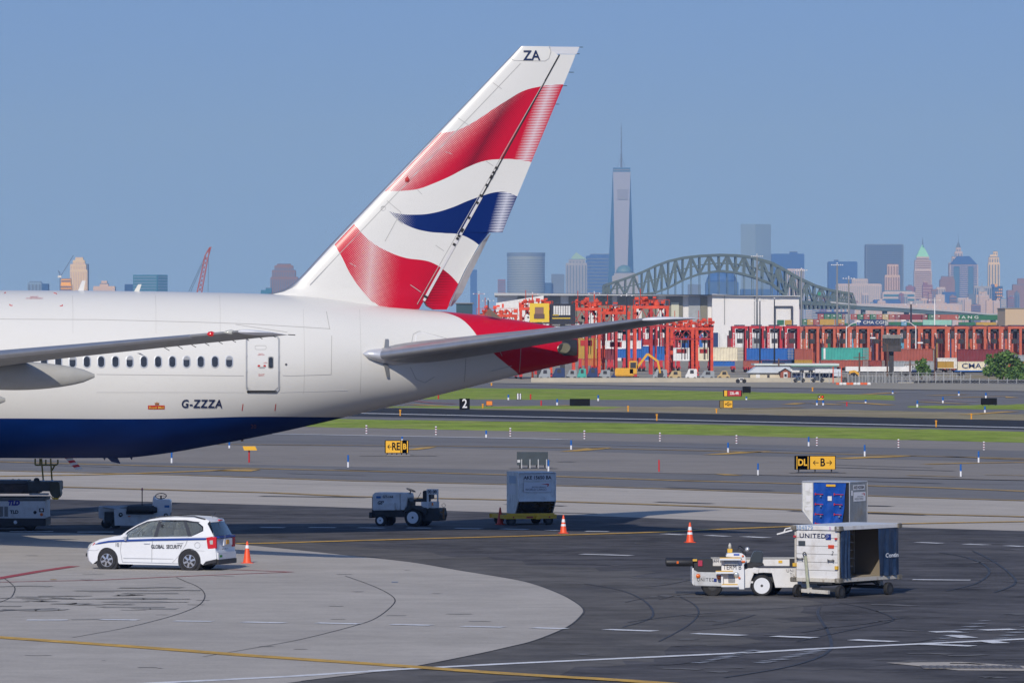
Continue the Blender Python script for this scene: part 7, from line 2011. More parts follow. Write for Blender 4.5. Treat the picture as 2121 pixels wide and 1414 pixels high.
# yellow digger and orange truck
def digger(x, Z, label, s_=1.0, fl=1):
    r = empty('excavator', (wx(x, Z), Z, 0), 0 if fl > 0 else R(180), label, 'excavator')
    M_dg = mat('digger yellow', (0.70, 0.36, 0.02), 0.5, var=.1)
    MB().prism([(-1.8 * s_, .3), (-1.5 * s_, .0), (1.5 * s_, 0), (1.8 * s_, .3), (1.6 * s_, .8), (-1.6 * s_, .8)], -1.2, 1.2, 'xz').build('tracks', M_bk2, r)
    MB().box(-1.8 * s_, .9 * s_, -1, 1, .85, 1.9 * s_).build('engine_body', M_dg, r, bevel=.15)
    MB().box(.2 * s_, 1.3 * s_, -1, -.1, 1.2, 2.9 * s_).build('cab', M_dg, r, bevel=.1); MB().box(.35 * s_, 1.15 * s_, -1.04, -.99, 1.9 * s_, 2.7 * s_).build('cab_window', M_mach, r)
    mb = MB(); mb.bar((.9 * s_, .3, 1.6), (2.8 * s_, .3, 3.9 * s_), .5, .35); mb.bar((2.8 * s_, .3, 3.9 * s_), (4.2 * s_, .3, 2.9 * s_), .4, .35); mb.build('boom', M_dg, r)
    mb = MB(); mb.bar((4.2 * s_, .3, 3.0 * s_), (4.6 * s_, .3, 1.2 * s_), .35, .3); mb.build('stick', M_dg, r)
    MB().prism([(4.3 * s_, 1.2 * s_), (5.1 * s_, 1.1 * s_), (4.9 * s_, .4 * s_), (4.2 * s_, .5 * s_)], -.2, .8, 'xz').build('bucket', M_bk2, r)
digger(1300, 880, 'large yellow digger with raised boom below the blue container', 1.15)
digger(1754, 868, 'yellow digger with black cab window behind the screened fence', .45)
rt = empty('sign_trailer', (wx(1727, 850), 850, 0), 0, 'orange framed sign trailer with pale panel at the fence end', 'sign trailer')
MB().box(0, 1.1, 0, .1, 1.1, 2.2).build('panel', M_pal, rt); mb = MB()
for a in (-.1, 1.2): mb.box(a - .08, a + .08, 0, .15, 0, 2.6)
mb.build('frame', M_masto, rt)

# fences, walls
def fence(x0, x1, yt, yb, Z, label, sp, mesh_=True, dense=False, m_=None, zb=None):
    r = empty('fence', (wx(x0, Z), Z, 0), 0, label, 'fence')
    w = wx(x1, Z) - wx(x0, Z); h = wz(yt, Z); z0 = zb if zb is not None else max(0, wz(yb, Z))
    m_ = m_ or M_fen
    n = max(1, int(round((x1 - x0) / sp)))
    for i in range(n + 1): MB().box(w * i / n - .05, w * i / n + .05, -.05, .05, z0, h + .25).build('post', m_, r)
    MB().box(0, w, -.03, .03, h - .06, h).build('top_rail', m_, r)
    if dense:
        MB().box(0, w, .06, .09, z0 + .1, h - .08).build('screen', mat('fence screen', (0.13, 0.14, 0.15), 0.8, var=.25, vscale=.8), r)
    elif mesh_:
        mb = MB(); k = int(w / .55)
        for i in range(k):
            a = w * i / k; mb.bar((a, 0, z0), (a + .9, 0, h - .06), .018); mb.bar((a + .9, .02, z0), (a, .02, h - .06), .018)
        mb.build('chain_link', m_, r, kind='stuff')
M_fen = mat('fence steel', (0.33, 0.34, 0.35), 0.5, 0.3)
fence(1758, 1856, 779, 797, 862, 'grey fence with dark screening cloth, right of the port office', 6.8, dense=True)
fence(1640, 1756, 772, 800, 850, 'thin chain link fence in front of the port office', 18)
fence(1780, 1990, 772, 806, 848, 'tall chain link fence running right from the screened fence', 17)
fence(1990, 2125, 786, 808, 842, 'chain link fence on the right below the large tree', 20)
fence(1870, 2010, 778, 790, 870, 'second chain link fence behind the black pipes', 14)
fw_ = empty('retaining_wall', (wx(1860, 856), 856, 0), 0, 'low pale concrete retaining wall below the black pipes', 'wall')
ww = wx(2140, 856) - wx(1860, 856)
n_ = 16
for i in range(n_): MB().box(ww * i / n_ + .02, ww * (i + 1) / n_ - .02, 0, .6, 0, wz(791, 856)).build('panel', mat('wall concrete', (0.42, 0.40, 0.34), 0.8, var=.15, vscale=.5, dirt=(0.22, 0.2, 0.16), dscale=.6, damt=.7), fw_)
pp = empty('pipe_line', (wx(1900, 852), 852, 0), 0, 'black bundled pipes resting along the retaining wall', 'pipes')
for j in range(3):
    mb = MB(); pts = [(wx(x, 852) - wx(1900, 852), -.2 * j, max(.2, wz(y + j * 2.6, 852))) for x, y in ((1893, 799), (1910, 795), (1935, 792), (1965, 789.5), (2020, 787.5), (2125, 788))]
    mb.path(pts, .16, 8); mb.build('pipe', M_bk2, pp, smooth=True)
for i in range(5):
    x = 1735 + i * 14.5
    for j in range(2):
        r = MB().box(-.25, .24, -.25, .25, .0, .36).build('water_barrier', cmat('white') if (i + j) % 2 else mat('barrier orange', (0.7, 0.12, 0.03), 0.5), None, loc=(wx(x + j * 7, 822), 822, 0), bevel=.05)
        tag(r, ('white' if (i + j) % 2 else 'orange') + ' water filled barrier in the row before the screened fence', 'barrier', 'water barriers in a row')
low = MB().box(0, 50, 0, .5, 0, .7).build('low_wall', mat('pale low wall', (0.45, 0.41, 0.33), 0.8, var=.1, vscale=.5), None, loc=(wx(1100, 868), 868, 0)); tag(low, 'long low pale wall at the foot of the port behind the far runway', 'wall')
band('port_road', [(900, 779), (1500, 783), (2121, 790)], [(900, 783), (1500, 787), (2121, 795)], M_asph2, 1)
# ---------------------------------------------------------------- bridge, skyline, trees
ZBR = 3500.0
M_br = mat('bridge steel green', (0.075, 0.11, 0.11), 0.6, var=.15, vscale=.02); M_deck = mat('bridge deck', (0.06, 0.11, 0.14), 0.6)
br = empty('steel_arch_bridge', (0, ZBR, 0), 0, 'grey green steel truss arch bridge rising behind the white warehouse', 'bridge')
topc = [(1250, 592), (1262, 588), (1296, 577), (1330, 564), (1358, 551), (1385, 541), (1415, 534), (1450, 530), (1490, 528), (1525, 529), (1560, 533), (1600, 545), (1628, 560), (1657, 576.5), (1688, 591), (1717, 600), (1742, 605), (1766, 608.5)]
botc = [(1250, 611), (1262, 611), (1296, 611), (1330, 610), (1358, 606), (1385, 596), (1415, 580), (1450, 567), (1490, 561), (1525, 564), (1560, 573), (1600, 588), (1628, 612), (1657, 628), (1688, 630), (1717, 631), (1742, 632), (1774, 634)]
def bp3(p, y): return Vector((wx(p[0], ZBR), y, wz(p[1], ZBR)))
def dens2(a, k=2):
    o = []
    for p, q in zip(a, a[1:]):
        for i in range(k): o.append((p[0] + (q[0] - p[0]) * i / k, p[1] + (q[1] - p[1]) * i / k))
    return o + [a[-1]]
T2, B2 = dens2(topc), dens2(botc)
for y_, nm in ((0, 'near'), (22, 'far')):
    mb = MB()
    for p, q in zip(T2, T2[1:]): mb.bar(bp3(p, y_), bp3(q, y_), 2.0, 1.6)
    mb.build('top_chord', M_br, br)
    mb = MB()
    for p, q in zip(B2, B2[1:]): mb.bar(bp3(p, y_), bp3(q, y_), 1.7, 1.4)
    mb.build('bottom_chord', M_br, br)
    mb = MB()
    for i, (p, q) in enumerate(zip(T2, B2)):
        mb.bar(bp3(p, y_), bp3(q, y_), 1.0)
        if i + 1 < len(T2):
            if i % 2: mb.bar(bp3(p, y_), bp3(B2[i + 1], y_), .9)
            else: mb.bar(bp3(q, y_), bp3(T2[i + 1], y_), .9)
            m0 = (bp3(p, y_) + bp3(q, y_)) / 2; m1 = (bp3(T2[i + 1], y_) + bp3(B2[i + 1], y_)) / 2; mb.bar(m0, m1, .6)
    mb.build('web_member', M_br, br, kind='stuff')
    mb = MB()
    for i, (p, q) in enumerate(zip(T2, B2)):
        if q[1] < 611 and 1340 < p[0] < 1625: mb.bar(bp3(q, y_), bp3((q[0], 630), y_), .35)
    for x in range(1660, 1775, 9): mb.bar(bp3((x, 623), y_), bp3((x + 2, 640), y_), 1.2)
    mb.build('hanger', M_br, br, kind='stuff')
mb = MB()
for i, p in enumerate(T2):
    mb.bar(bp3(p, 0), bp3(p, 22), .7)
    if i % 2 and i + 1 < len(T2): mb.bar(bp3(p, 0), bp3(T2[i + 1], 22), .5); mb.bar(bp3(p, 22), bp3(T2[i + 1], 0), .5)
mb.build('top_bracing', M_br, br, kind='stuff')
mb = MB()
d_ = [(1205, 622), (1655, 622), (1720, 627), (1775, 633), (1860, 637.5), (1990, 647), (2150, 660)]
for p, q in zip(d_, d_[1:]): mb.add([bp3(p, 0), bp3(q, 0), bp3((q[0], q[1] + 8), 0), bp3((p[0], p[1] + 8), 0), bp3(p, 22), bp3(q, 22), bp3((q[0], q[1] + 8), 22), bp3((p[0], p[1] + 8), 22)], [(0, 1, 2, 3), (4, 5, 6, 7), (0, 1, 5, 4), (3, 2, 6, 7)])
mb.build('deck', M_deck, br)
mb = MB()
for p, q in zip(d_[2:], d_[3:]): mb.bar(bp3((p[0], p[1] - 1.3), -.5), bp3((q[0], q[1] - 1.3), -.5), .5, 1.0)
mb.build('parapet', mat('parapet pale', (0.36, 0.38, 0.42), 0.7), br)
mb = MB()
for x in range(1790, 2140, 45): mb.box(wx(x, ZBR) - 1, wx(x, ZBR) + 1, 2, 20, 0, wz(640 + (x - 1790) * .062, ZBR))
mb.build('pier', M_deck, br, kind='stuff')
s_ = MB().box(0, wx(1700, ZBR) - wx(1694, ZBR), -.8, -.5, wz(611, ZBR), wz(605, ZBR)).build('road_sign', mat('road sign green', (0.02, 0.25, 0.12), 0.5), br, loc=(wx(1694, ZBR), 0, 0))

ZS = 13500.0
def bmat(n, c_): return mat('facade ' + n, c_, 0.7, var=.08, vscale=.01)
BC = {'cream': (0.62, 0.50, 0.33), 'brown': (0.20, 0.12, 0.11), 'lilac': (0.46, 0.40, 0.42), 'blue': (0.002, 0.07, 0.30), 'slate': (0.10, 0.15, 0.24), 'glass': (0.16, 0.26, 0.40), 'purple': (0.20, 0.08, 0.11), 'beige': (0.52, 0.40, 0.34), 'gold': (0.75, 0.38, 0.02), 'teal': (0.01, 0.14, 0.24), 'grey': (0.28, 0.30, 0.35), 'deep': (0.004, 0.06, 0.20)}
def tower(tiers, col, label, xm=None, Z=ZS, win=None, wcol='slate', depth=None, roof=True, cat='tower', name='office_tower'):
    """tiers: (x0, x1, ytop) from the bottom up; xm: share of the left face when two faces show"""
    x0, x1, _ = tiers[0]; sc = Z / F
    r = empty(name, (wx((x0 + x1) / 2, Z), Z, 0), 0, label, cat)
    X = wx((x0 + x1) / 2, Z)
    zb = 0; m_ = bmat(col, BC[col]); mw = bmat(wcol, BC[wcol])
    for i, (a, b_, yt) in enumerate(tiers):
        A, B_ = wx(a, Z) - X, wx(b_, Z) - X; w = B_ - A; zt = wz(yt, Z); D = depth or max(20, w * .7)
        d0 = i * 3
        fp = [(A, d0), (B_, d0), (B_, D), (A, D)] if xm is None else [(A, d0 + D * .4), (A + w * xm, d0), (B_, d0 + D * .4), (A + w * .5, D + 30)]
        MB().prism(fp, zb, zt, 'xy').build('wall', m_, r)
        z_low = max(zb, wz(690, Z))
        if win and zt - z_low > 6:
            mb = MB()
            faces = [(fp[0], fp[1])] if xm is None else [(fp[0], fp[1]), (fp[1], fp[2])]
            sp, fr = win[1], win[2] if len(win) > 2 else .5
            for p, q in faces:
                p, q = Vector((*p, 0)), Vector((*q, 0)); dd_ = (q - p); n_ = Vector((dd_.y, -dd_.x, 0)).normalized() * .8
                L_ = dd_.length
                if win[0] in ('h', 'g'):
                    n = int((zt - z_low) / (sp * sc))
                    for k in range(n):
                        za = zt - (k + .9) * sp * sc; zc_ = za + sp * sc * fr
                        e = dd_ * .03
                        mb.add([p + e + n_ + Vector((0, 0, za)), q - e + n_ + Vector((0, 0, za)), q - e + n_ + Vector((0, 0, zc_)), p + e + n_ + Vector((0, 0, zc_))], [(0, 1, 2, 3)])
                if win[0] in ('v',):
                    n = max(2, int(L_ / (sp * sc)))
                    for k in range(n):
                        t0, t1_ = (k + .25) / n, (k + .25 + fr) / n
                        mb.add([p + dd_ * t0 + n_ + Vector((0, 0, z_low)), p + dd_ * t1_ + n_ + Vector((0, 0, z_low)), p + dd_ * t1_ + n_ + Vector((0, 0, zt - 3 * sc)), p + dd_ * t0 + n_ + Vector((0, 0, zt - 3 * sc))], [(0, 1, 2, 3)])
            if mb.f: mb.build('window_band', mw, r, kind='stuff')
            if win[0] == 'g':
                mb = MB()
                for p, q in faces:
                    p, q = Vector((*p, 0)), Vector((*q, 0)); dd_ = (q - p); n_ = Vector((dd_.y, -dd_.x, 0)).normalized() * 1.6; n = max(2, int(dd_.length / (4.2 * sc)))
                    for k in range(n + 1): mb.bar(p + dd_ * k / n + n_ + Vector((0, 0, z_low)), p + dd_ * k / n + n_ + Vector((0, 0, zt)), 1.0 * sc)
                mb.build('mullion', m_, r, kind='stuff')
        if roof: MB().box(A + w * .02, B_ - w * .02, d0 + 1, max(D - 1, d0 + 3), zt + .01, zt + 1.5 * sc).build('parapet', mw if i % 2 else m_, r) if xm is None else None
        zb = zt + .02
    return r, X
def spire(r, X, x, y0, y1, Z=ZS, w0=1.0, col='slate'):
    MB().tube((wx(x, Z) - X, 12, wz(y0, Z)), (wx(x, Z) - X, 12, wz(y1, Z)), w0, .25, n=6).build('spire', bmat(col, BC[col]), r)
# tall glass tower with tapering faces and mast
Z = ZS; X = wx(1286.5, Z)
ow = empty('glass_skyscraper', (X, Z, 0), 0, 'tallest tower, tapering pale glass skyscraper with a needle mast', 'skyscraper')
def op(x, y, d): return Vector((wx(x, Z) - X, d, wz(y, Z)))
M_g1 = mat('lit glass facade', (0.24, 0.28, 0.42), 0.45, var=.05, vscale=.01); M_g2 = mat('shaded glass facade', (0.02, 0.11, 0.25), 0.45, var=.05, vscale=.01)  # one glass in two tones, lit front and shaded sides painted in
b4 = [op(1256, 690, 45), op(1284, 690, 0), op(1316, 690, 30), op(1290, 690, 90)]
b4 = [op(1255, 690, 35), op(1276, 690, 0), op(1296, 690, 0), op(1317, 690, 35), op(1286, 690, 70)]
t4 = [op(1270, 356, 10), op(1306, 356, 10), op(1306, 356, 60), op(1270, 356, 60)]
mb = MB(); mb.add([b4[1], b4[2], t4[1], t4[0]], [(0, 1, 2, 3)]); mb.build('front_face', M_g1, ow)
mb = MB(); mb.add([b4[0], b4[1], t4[0]], [(0, 1, 2)]); mb.add([b4[0], t4[0], t4[3]], [(0, 1, 2)]); mb.build('side_face', M_g2, ow)
mb = MB(); mb.add([b4[2], b4[3], t4[1]], [(0, 1, 2)]); mb.add([b4[3], t4[2], t4[1]], [(0, 1, 2)]); mb.build('side_face', M_g2, ow)
mb = MB(); mb.add([b4[0], b4[4], b4[3], t4[2], t4[3]], [(0, 1, 4), (1, 2, 3, 4)]); mb.build('rear_face', M_g2, ow)
mb = MB(); mb.add([op(1278, 392, 8), op(1302, 392, 8), op(1300, 413, 6), op(1279, 413, 6)], [(0, 1, 2, 3)]); mb.build('louvre_band', mat('louvre blue', (0.15, 0.18, 0.28), 0.5), ow)
MB().box(*(op(1270, 0, 0).x, op(1306, 0, 0).x), 12, 58, wz(355.8, Z), wz(352, Z)).build('crown_ring', M_g2, ow); MB().box(*(op(1270, 0, 0).x, op(1306, 0, 0).x), 12, 58, wz(350, Z), wz(347, Z)).build('crown_ring', M_g2, ow)
MB().box(*(op(1272, 0, 0).x, op(1304, 0, 0).x), 14, 56, wz(352, Z), wz(350, Z)).build('crown_wall', mat('crown grey', (0.25, 0.27, 0.3), 0.5), ow)
mb = MB(); mb.tube(op(1287.5, 348, 35), op(1287.5, 322, 35), 2.6, 2.0, n=8); mb.tube(op(1287.5, 322, 35), op(1287.5, 284, 35), 1.5, 1.1, n=6); mb.tube(op(1287.5, 284, 35), op(1287.5, 252, 35), .9, .4, n=6)
mb.build('mast', mat('mast steel', (0.10, 0.12, 0.15), 0.5), ow)
mb = MB()
for y in (320, 305, 294, 286, 276, 266): mb.tube(op(1287.5, y, 35), op(1287.5, y - 1.4, 35), 4.2 if y == 320 else 2.6, n=8)
for s_ in (-1, 1): mb.tube(op(1287.5 + s_ * 9, 348, 35), op(1287.5, 322, 35), .35, n=4)
mb.build('mast_ring', MATS['mast steel'], ow, kind='stuff')
# round tower
X = wx(1089.5, Z); rt_ = empty('round_tower', (X, Z, 0), 0, 'broad rounded glass tower right of the tail fin', 'tower')
R0 = 39 * Z / F
MB().lathe([(R0, 0), (R0, wz(531, Z))], n=40).build('wall', mat('round glass', (0.22, 0.28, 0.32), 0.35, var=.05, vscale=.01), rt_, smooth='auto')
MB().lathe([(R0 * 1.02, wz(531, Z)), (R0 * 1.02, wz(523.5, Z)), (R0 * .96, wz(523.5, Z))], n=40).build('crown_ring', bmat('slate', BC['slate']), rt_)
mb = MB()
for k in range(26): mb.lathe([(R0 * 1.004, wz(540 + k * 5, Z)), (R0 * 1.004, wz(538 + k * 5, Z))], n=40)
mb.build('window_band', bmat('slate', BC['slate']), rt_, kind='stuff')
tower([(1031, 1047, 580)], 'purple', 'small plum coloured tower left of the rounded glass tower', win=('h', 5))
tower([(974, 988, 560)], 'blue', 'blue tower half hidden behind the rudder foot')
tower([(1118, 1146, 587)], 'deep', 'low dark blue block right of the rounded tower')
tower([(1142, 1169, 569)], 'slate', 'slate blue block between the rounded tower and the green roofed one')
r, X = tower([(1172, 1216, 546), (1178, 1212, 538)], 'grey', 'grey tower with a pale green pyramid roof', win=('v', 6))
mb = MB(); a = wx(1180, Z) - X; b_ = wx(1216, Z) - X; mb.add([(a, 5, wz(538, Z)), (b_, 5, wz(538, Z)), (b_, 45, wz(538, Z)), (a, 45, wz(538, Z)), ((a * .62 + b_ * .38), 25, wz(522, Z))], [(0, 1, 4), (1, 2, 4), (2, 3, 4), (3, 0, 4)]); mb.build('pyramid_roof', mat('pale copper', (0.25, 0.42, 0.36), 0.6), r)
tower([(1214, 1278, 531), (1222, 1268, 527)], 'blue', 'wide mid blue block just left of the tallest tower', win=('h', 7, .3), Z=ZS + 400)
r, X = tower([(1268, 1322, 572), (1272, 1316, 566)], 'grey', 'grey block with a shallow dome at the foot of the tallest tower', Z=ZS - 300)
MB().lathe([(20, 0), (19, 8), (14, 16), (6, 20), (.5, 21)], n=20).build('dome', mat('dome teal', (0.08, 0.2, 0.25), 0.5), r, loc=(-2, 30, wz(566, ZS - 300)), smooth=True)
r, X = tower([(1462, 1530, 585)], 'deep', 'dark blue hall with a rounded dome seen through the bridge arch', Z=ZS - 500)
MB().lathe([(38, 0), (36, 10), (28, 22), (14, 29), (.5, 31)], n=24).build('dome', bmat('blue', BC['blue']), r, loc=(0, 40, wz(585, ZS - 500)), smooth=True)
tower([(1425, 1452, 590)], 'slate', 'slate block left of the domed hall under the bridge arch')
tower([(1535, 1598, 464)], 'glass', 'tall smooth blue grey glass tower behind the bridge crown', xm=.47, wcol='deep', depth=60)
tower([(1598, 1666, 527), (1636, 1652, 522)], 'blue', 'deep blue slab with a small roof box above the bridge slope')
tower([(1534, 1600, 600)], 'deep', 'low dark block under the bridge crown', Z=ZS - 600)
tower([(1630, 1666, 558)], 'lilac', 'pale lilac block behind the left floodlight mast', Z=ZS - 600, win=('v', 5))
tower([(1716, 1776, 543), (1728, 1737, 539)], 'blue', 'square deep blue tower behind the tallest floodlight mast')
tower([(1794, 1871, 507)], 'slate', 'wide grey tower with a fine window grid', win=('g', 4.4, .55), wcol='deep')
tower([(1833, 1864, 571), (1838, 1861, 548)], 'beige', 'slim beige tower standing in front of the wide grey grid tower', Z=ZS - 500, win=('v', 5), wcol='brown')
tower([(1734, 1826, 589), (1765, 1798, 578)], 'lilac', 'broad lilac grey stepped block below the wide grey tower', Z=ZS - 700, win=('v', 4.2, .45), wcol='grey')
tower([(1828, 1896, 606), (1832, 1890, 603)], 'lilac', 'low pale block with a blue green band under its roof', Z=ZS - 1200, win=('h', 9, .5), wcol='teal')
tower([(1810, 1865, 622)], 'blue', 'low blue block behind the viaduct', Z=ZS - 1500)
tower([(1770, 1990, 630)], 'lilac', 'long low pale row behind the viaduct', Z=ZS - 1800, win=('v', 12, .4), wcol='beige')
r, X = tower([(1894, 1930, 560), (1895, 1929, 540), (1899, 1925, 533)], 'lilac', 'slim grey tower with a pale green pyramid roof and spire', win=('h', 4, .45), wcol='brown')
mb = MB(); a, b_ = wx(1898, Z) - X, wx(1926, Z) - X; m_ = (a + b_) / 2
z0, z1 = wz(533, Z), wz(507, Z); mb.add([(a, 8, z0), (b_, 8, z0), (b_, 40, z0), (a, 40, z0), (m_ - 1.5, 24, z1), (m_ + 1.5, 24, z1)], [(0, 1, 5, 4), (1, 2, 5), (2, 3, 4, 5), (3, 0, 4)]); mb.build('pyramid_roof', mat('verdigris copper', (0.22, 0.60, 0.48), 0.6), r); spire(r, X, 1912, 507, 490, w0=2.0)
tower([(1911, 1932, 591), (1913, 1922, 585)], 'purple', 'plum brown block in front of the green roofed tower', Z=ZS - 600, win=('h', 6, .2), wcol='beige')
tower([(1877, 1896, 594), (1882, 1889, 591)], 'purple', 'small plum block left of the green roofed tower')
r, X = tower([(1966, 2002, 545), (1972, 1998, 532), (1978, 1994, 522), (1981, 1991, 513)], 'lilac', 'stepped grey tower with a pointed top and thin mast', Z=ZS + 200, win=('v', 5))
mb = MB(); c_ = wx(1986, ZS + 200) - X; mb.lathe([(6.5, 0), (4, 7), (1, 14)], n=10); mb.build('pointed_cap', bmat('slate', BC['slate']), r, loc=(c_, 15, wz(513, ZS + 200))); spire(r, X, 1986, 502, 484, Z=ZS + 200, w0=.8)
r, X = tower([(1967, 2026, 549)], 'lilac', 'broad tower with striped shaft and a dark blue sloped roof', win=('h', 4.2, .55), wcol='blue')
a, b_ = wx(1969, Z) - X, wx(2024, Z) - X; mb = MB(); mb.prism([(a, wz(547.5, Z)), (b_, wz(547.5, Z)), (wx(2008, Z) - X, wz(530.5, Z)), (wx(1984.5, Z) - X, wz(530.5, Z))], -2, 45, 'xz'); mb.build('sloped_roof', bmat('blue', BC['blue']), r)
for x0, x1 in ((1975, 1987), (2005, 2016)): MB().box(wx(x0, Z) - X, wx(x1, Z) - X, -3.5, -1, 0, wz(553, Z)).build('glass_strip', mat('strip glass', (0.03, 0.12, 0.25), 0.4), r)
tower([(1947, 1978, 580), (1950, 1976, 573)], 'brown', 'brown grey block left of the striped tower', Z=ZS - 400)
tower([(1940, 1958, 596)], 'lilac', 'pale stepped block left of the brown grey one', Z=ZS - 450, win=('v', 4))
tower([(1953, 1980, 606)], 'blue', 'low mid blue glass block below the striped tower', Z=ZS - 900, win=('v', 9, .1), wcol='glass')
tower([(1984, 2006, 618)], 'lilac', 'pale low block in front of the striped tower', Z=ZS - 1000, win=('v', 5))
tower([(2047, 2071, 545), (2048.5, 2069.5, 533), (2051, 2067, 529), (2058, 2067, 521)], 'cream', 'slim cream tower with a small grey box on top', win=('v', 5, .4), wcol='slate')
tower([(2018, 2058, 594)], 'grey', 'grey vertically striped block left of the cream tower', Z=ZS - 500, win=('v', 4, .5), wcol='deep')
r, X = tower([(2022, 2048, 612), (2028, 2044, 604)], 'beige', 'beige block with a domed cap below the striped block', Z=ZS - 900, win=('v', 5), wcol='grey')
MB().lathe([(11, 0), (10, 5), (5, 10), (.8, 12), (.5, 22)], n=14).build('dome', bmat('grey', BC['grey']), r, loc=(0, 12, wz(604, ZS - 900)))
tower([(2054, 2060, 590)], 'blue', 'thin blue tower beside the gold chequered one', Z=ZS - 500)
r, X = tower([(2060, 2077, 594)], 'deep', 'narrow blue tower chequered with gold panels', Z=ZS - 450)
random.seed(2); mb = MB(); Zq = ZS - 450
for j in range(13):
    for i in range(4):
        if random.random() < (.85 if j < 8 else .35): a = wx(2060.5 + i * 4.1, Zq) - X; z_ = wz(598 + j * 6.2, Zq); mb.box(a, a + 3.4, -1.4, -.2, z_ - 3.6, z_)
mb.build('gold_panel', bmat('gold', BC['gold']), r, kind='stuff'); MB().box(wx(2060.5, Zq) - X, wx(2066, Zq) - X, -2, 6, wz(594, Zq), wz(588, Zq)).build('gold_block', bmat('gold', BC['gold']), r)
tower([(2076, 2090, 625)], 'cream', 'small pale block right of the gold chequered tower', win=('h', 4))
tower([(2087, 2130, 602), (2098, 2130, 590), (2108, 2130, 578)], 'brown', 'dark stepped building at the right edge of the skyline', Z=ZS - 500)
tower([(2092, 2112, 614)], 'glass', 'pale glass block in front of the dark stepped one', Z=ZS - 900, win=('h', 6))
for a, b_, y, c_, l_ in ((1785, 1800, 608, 'lilac', 'small pale tower left of the low blue block'), (1862, 1880, 612, 'grey', 'small grey tower behind the white floodlight mast'), (1896, 1912, 622, 'beige', 'small beige tower under the green roofed one'), (2006, 2020, 610, 'slate', 'small slate tower under the striped one'), (1930, 1942, 600, 'brown', 'small brown tower right of the plum block')):
    tower([(a, b_, y)], c_, l_, Z=ZS - 1300, win=('v', 4))
random.seed(77)
fc = ['lilac', 'beige', 'slate', 'grey', 'brown', 'glass', 'blue', 'purple', 'lilac']
fn_ = {'lilac': 'pale lilac', 'beige': 'beige', 'slate': 'slate', 'grey': 'grey', 'brown': 'brown', 'glass': 'glassy', 'blue': 'blue', 'purple': 'plum'}
for i in range(30):
    x = 1668 + i * 15; w_ = random.uniform(8, 20); c_ = random.choice(fc); y = random.uniform(606, 634) + (6 if x < 1790 else 0)
    spot = 'left of the long lilac block' if x < 1735 else 'under the wide grey tower' if x < 1880 else 'under the green roofed tower' if x < 1945 else 'under the striped tower' if x < 2040 else 'near the right edge'
    tower([(x, x + w_, y), (x + w_ * .3, x + w_ * .6, y - random.uniform(1, 4))], c_, f'small {fn_[c_]} block in the low skyline, {spot}', Z=ZS - 1400 - (i % 4) * 90, win=(random.choice('hv'), random.uniform(4, 6), .4), wcol=random.choice(['slate', 'deep', 'beige']))[0]['group'] = 'small blocks in the low skyline'
# left horizon, above the fuselage
ZL = 9000.0
tower([(57, 86, 586), (60, 84, 584)], 'glass', 'low grey glass building at the far left horizon', Z=ZL, win=('v', 6)); tower([(86, 100, 589)], 'deep', 'low dark annex right of the grey glass building', Z=ZL)
tower([(145, 181, 560), (145, 178, 548), (150, 175, 540), (155, 171, 534)], 'cream', 'cream stepped art deco tower rising above the fuselage', Z=ZL, win=('v', 5, .35), wcol='beige')
tower([(174, 182.5, 548)], 'slate', 'slate blue side tower behind the cream stepped one', Z=ZL + 100)
tower([(124, 148, 590), (126, 146, 578)], 'gold', 'ochre scaffolded block beside the cream tower', Z=ZL - 100, win=('h', 6), wcol='brown')
tower([(193, 238, 594), (206, 224, 588), (209, 221, 583)], 'beige', 'low beige building with a drum on its roof', Z=ZL)
tower([(274, 346, 569)], 'teal', 'teal glass office block above the fuselage', xm=.72, Z=ZL, win=('h', 6, .35), wcol='glass', depth=40); tower([(258, 276, 590)], 'deep', 'low blue annex left of the teal office block', Z=ZL + 60)
tower([(560, 617, 575), (563, 612, 560), (568, 607, 551), (573, 602, 547)], 'brown', 'brown stepped tower beside the foot of the tail fin', Z=ZL, win=('v', 4.5, .5), wcol='slate'); tower([(540, 562, 602), (550, 562, 597)], 'teal', 'low teal annex of the brown stepped tower', Z=ZL - 50)
# cranes on the left
M_cr1 = mat('crane red lattice', (0.35, 0.07, 0.06), 0.6)
Zc = 2600.0
def cw_(x, y, d=0): return Vector((wx(x, Zc) - wx(400, Zc), d, wz(y, Zc)))
cr = empty('lattice_crane', (wx(400, Zc), Zc, 0), 0, 'red lattice crane boom leaning right above the fuselage', 'crane')
A, B_ = [(392, 700), (408, 604), (424, 530), (434, 512)], [(402, 700), (418, 604), (431, 532), (437, 511)]
mb = MB(); a_ = dens2(A[:3], 8) + [A[3]]; b2 = dens2(B_[:3], 8) + [B_[3]]
for y_ in (0, 2.2):
    for q in (a_, b2):
        for p, r_ in zip(q, q[1:]): mb.bar(cw_(*p, y_), cw_(*r_, y_), .32)
    for i in range(len(a_) - 1): mb.bar(cw_(*a_[i], y_), cw_(*b2[i + 1], y_), .22); mb.bar(cw_(*b2[i], y_), cw_(*a_[i + 1], y_), .22)
mb.build('boom', M_cr1, cr, kind='stuff')
mb = MB(); mb.tube(cw_(391, 604), cw_(424, 532), .09, n=4); mb.tube(cw_(395, 604), cw_(427, 530), .09, n=4); mb.tube(cw_(432, 514), cw_(431, 604), .07, n=4); mb.build('cable', M_mach, cr, kind='stuff')
MB().box(-6, 4, -2, 4, 0, 5).build('cab_body', M_cr1, cr)
Zc = 8800.0
tc_ = empty('tower_crane', (wx(400, Zc), Zc, 0), 0, 'small luffing tower crane beside the ochre scaffolded block', 'crane')
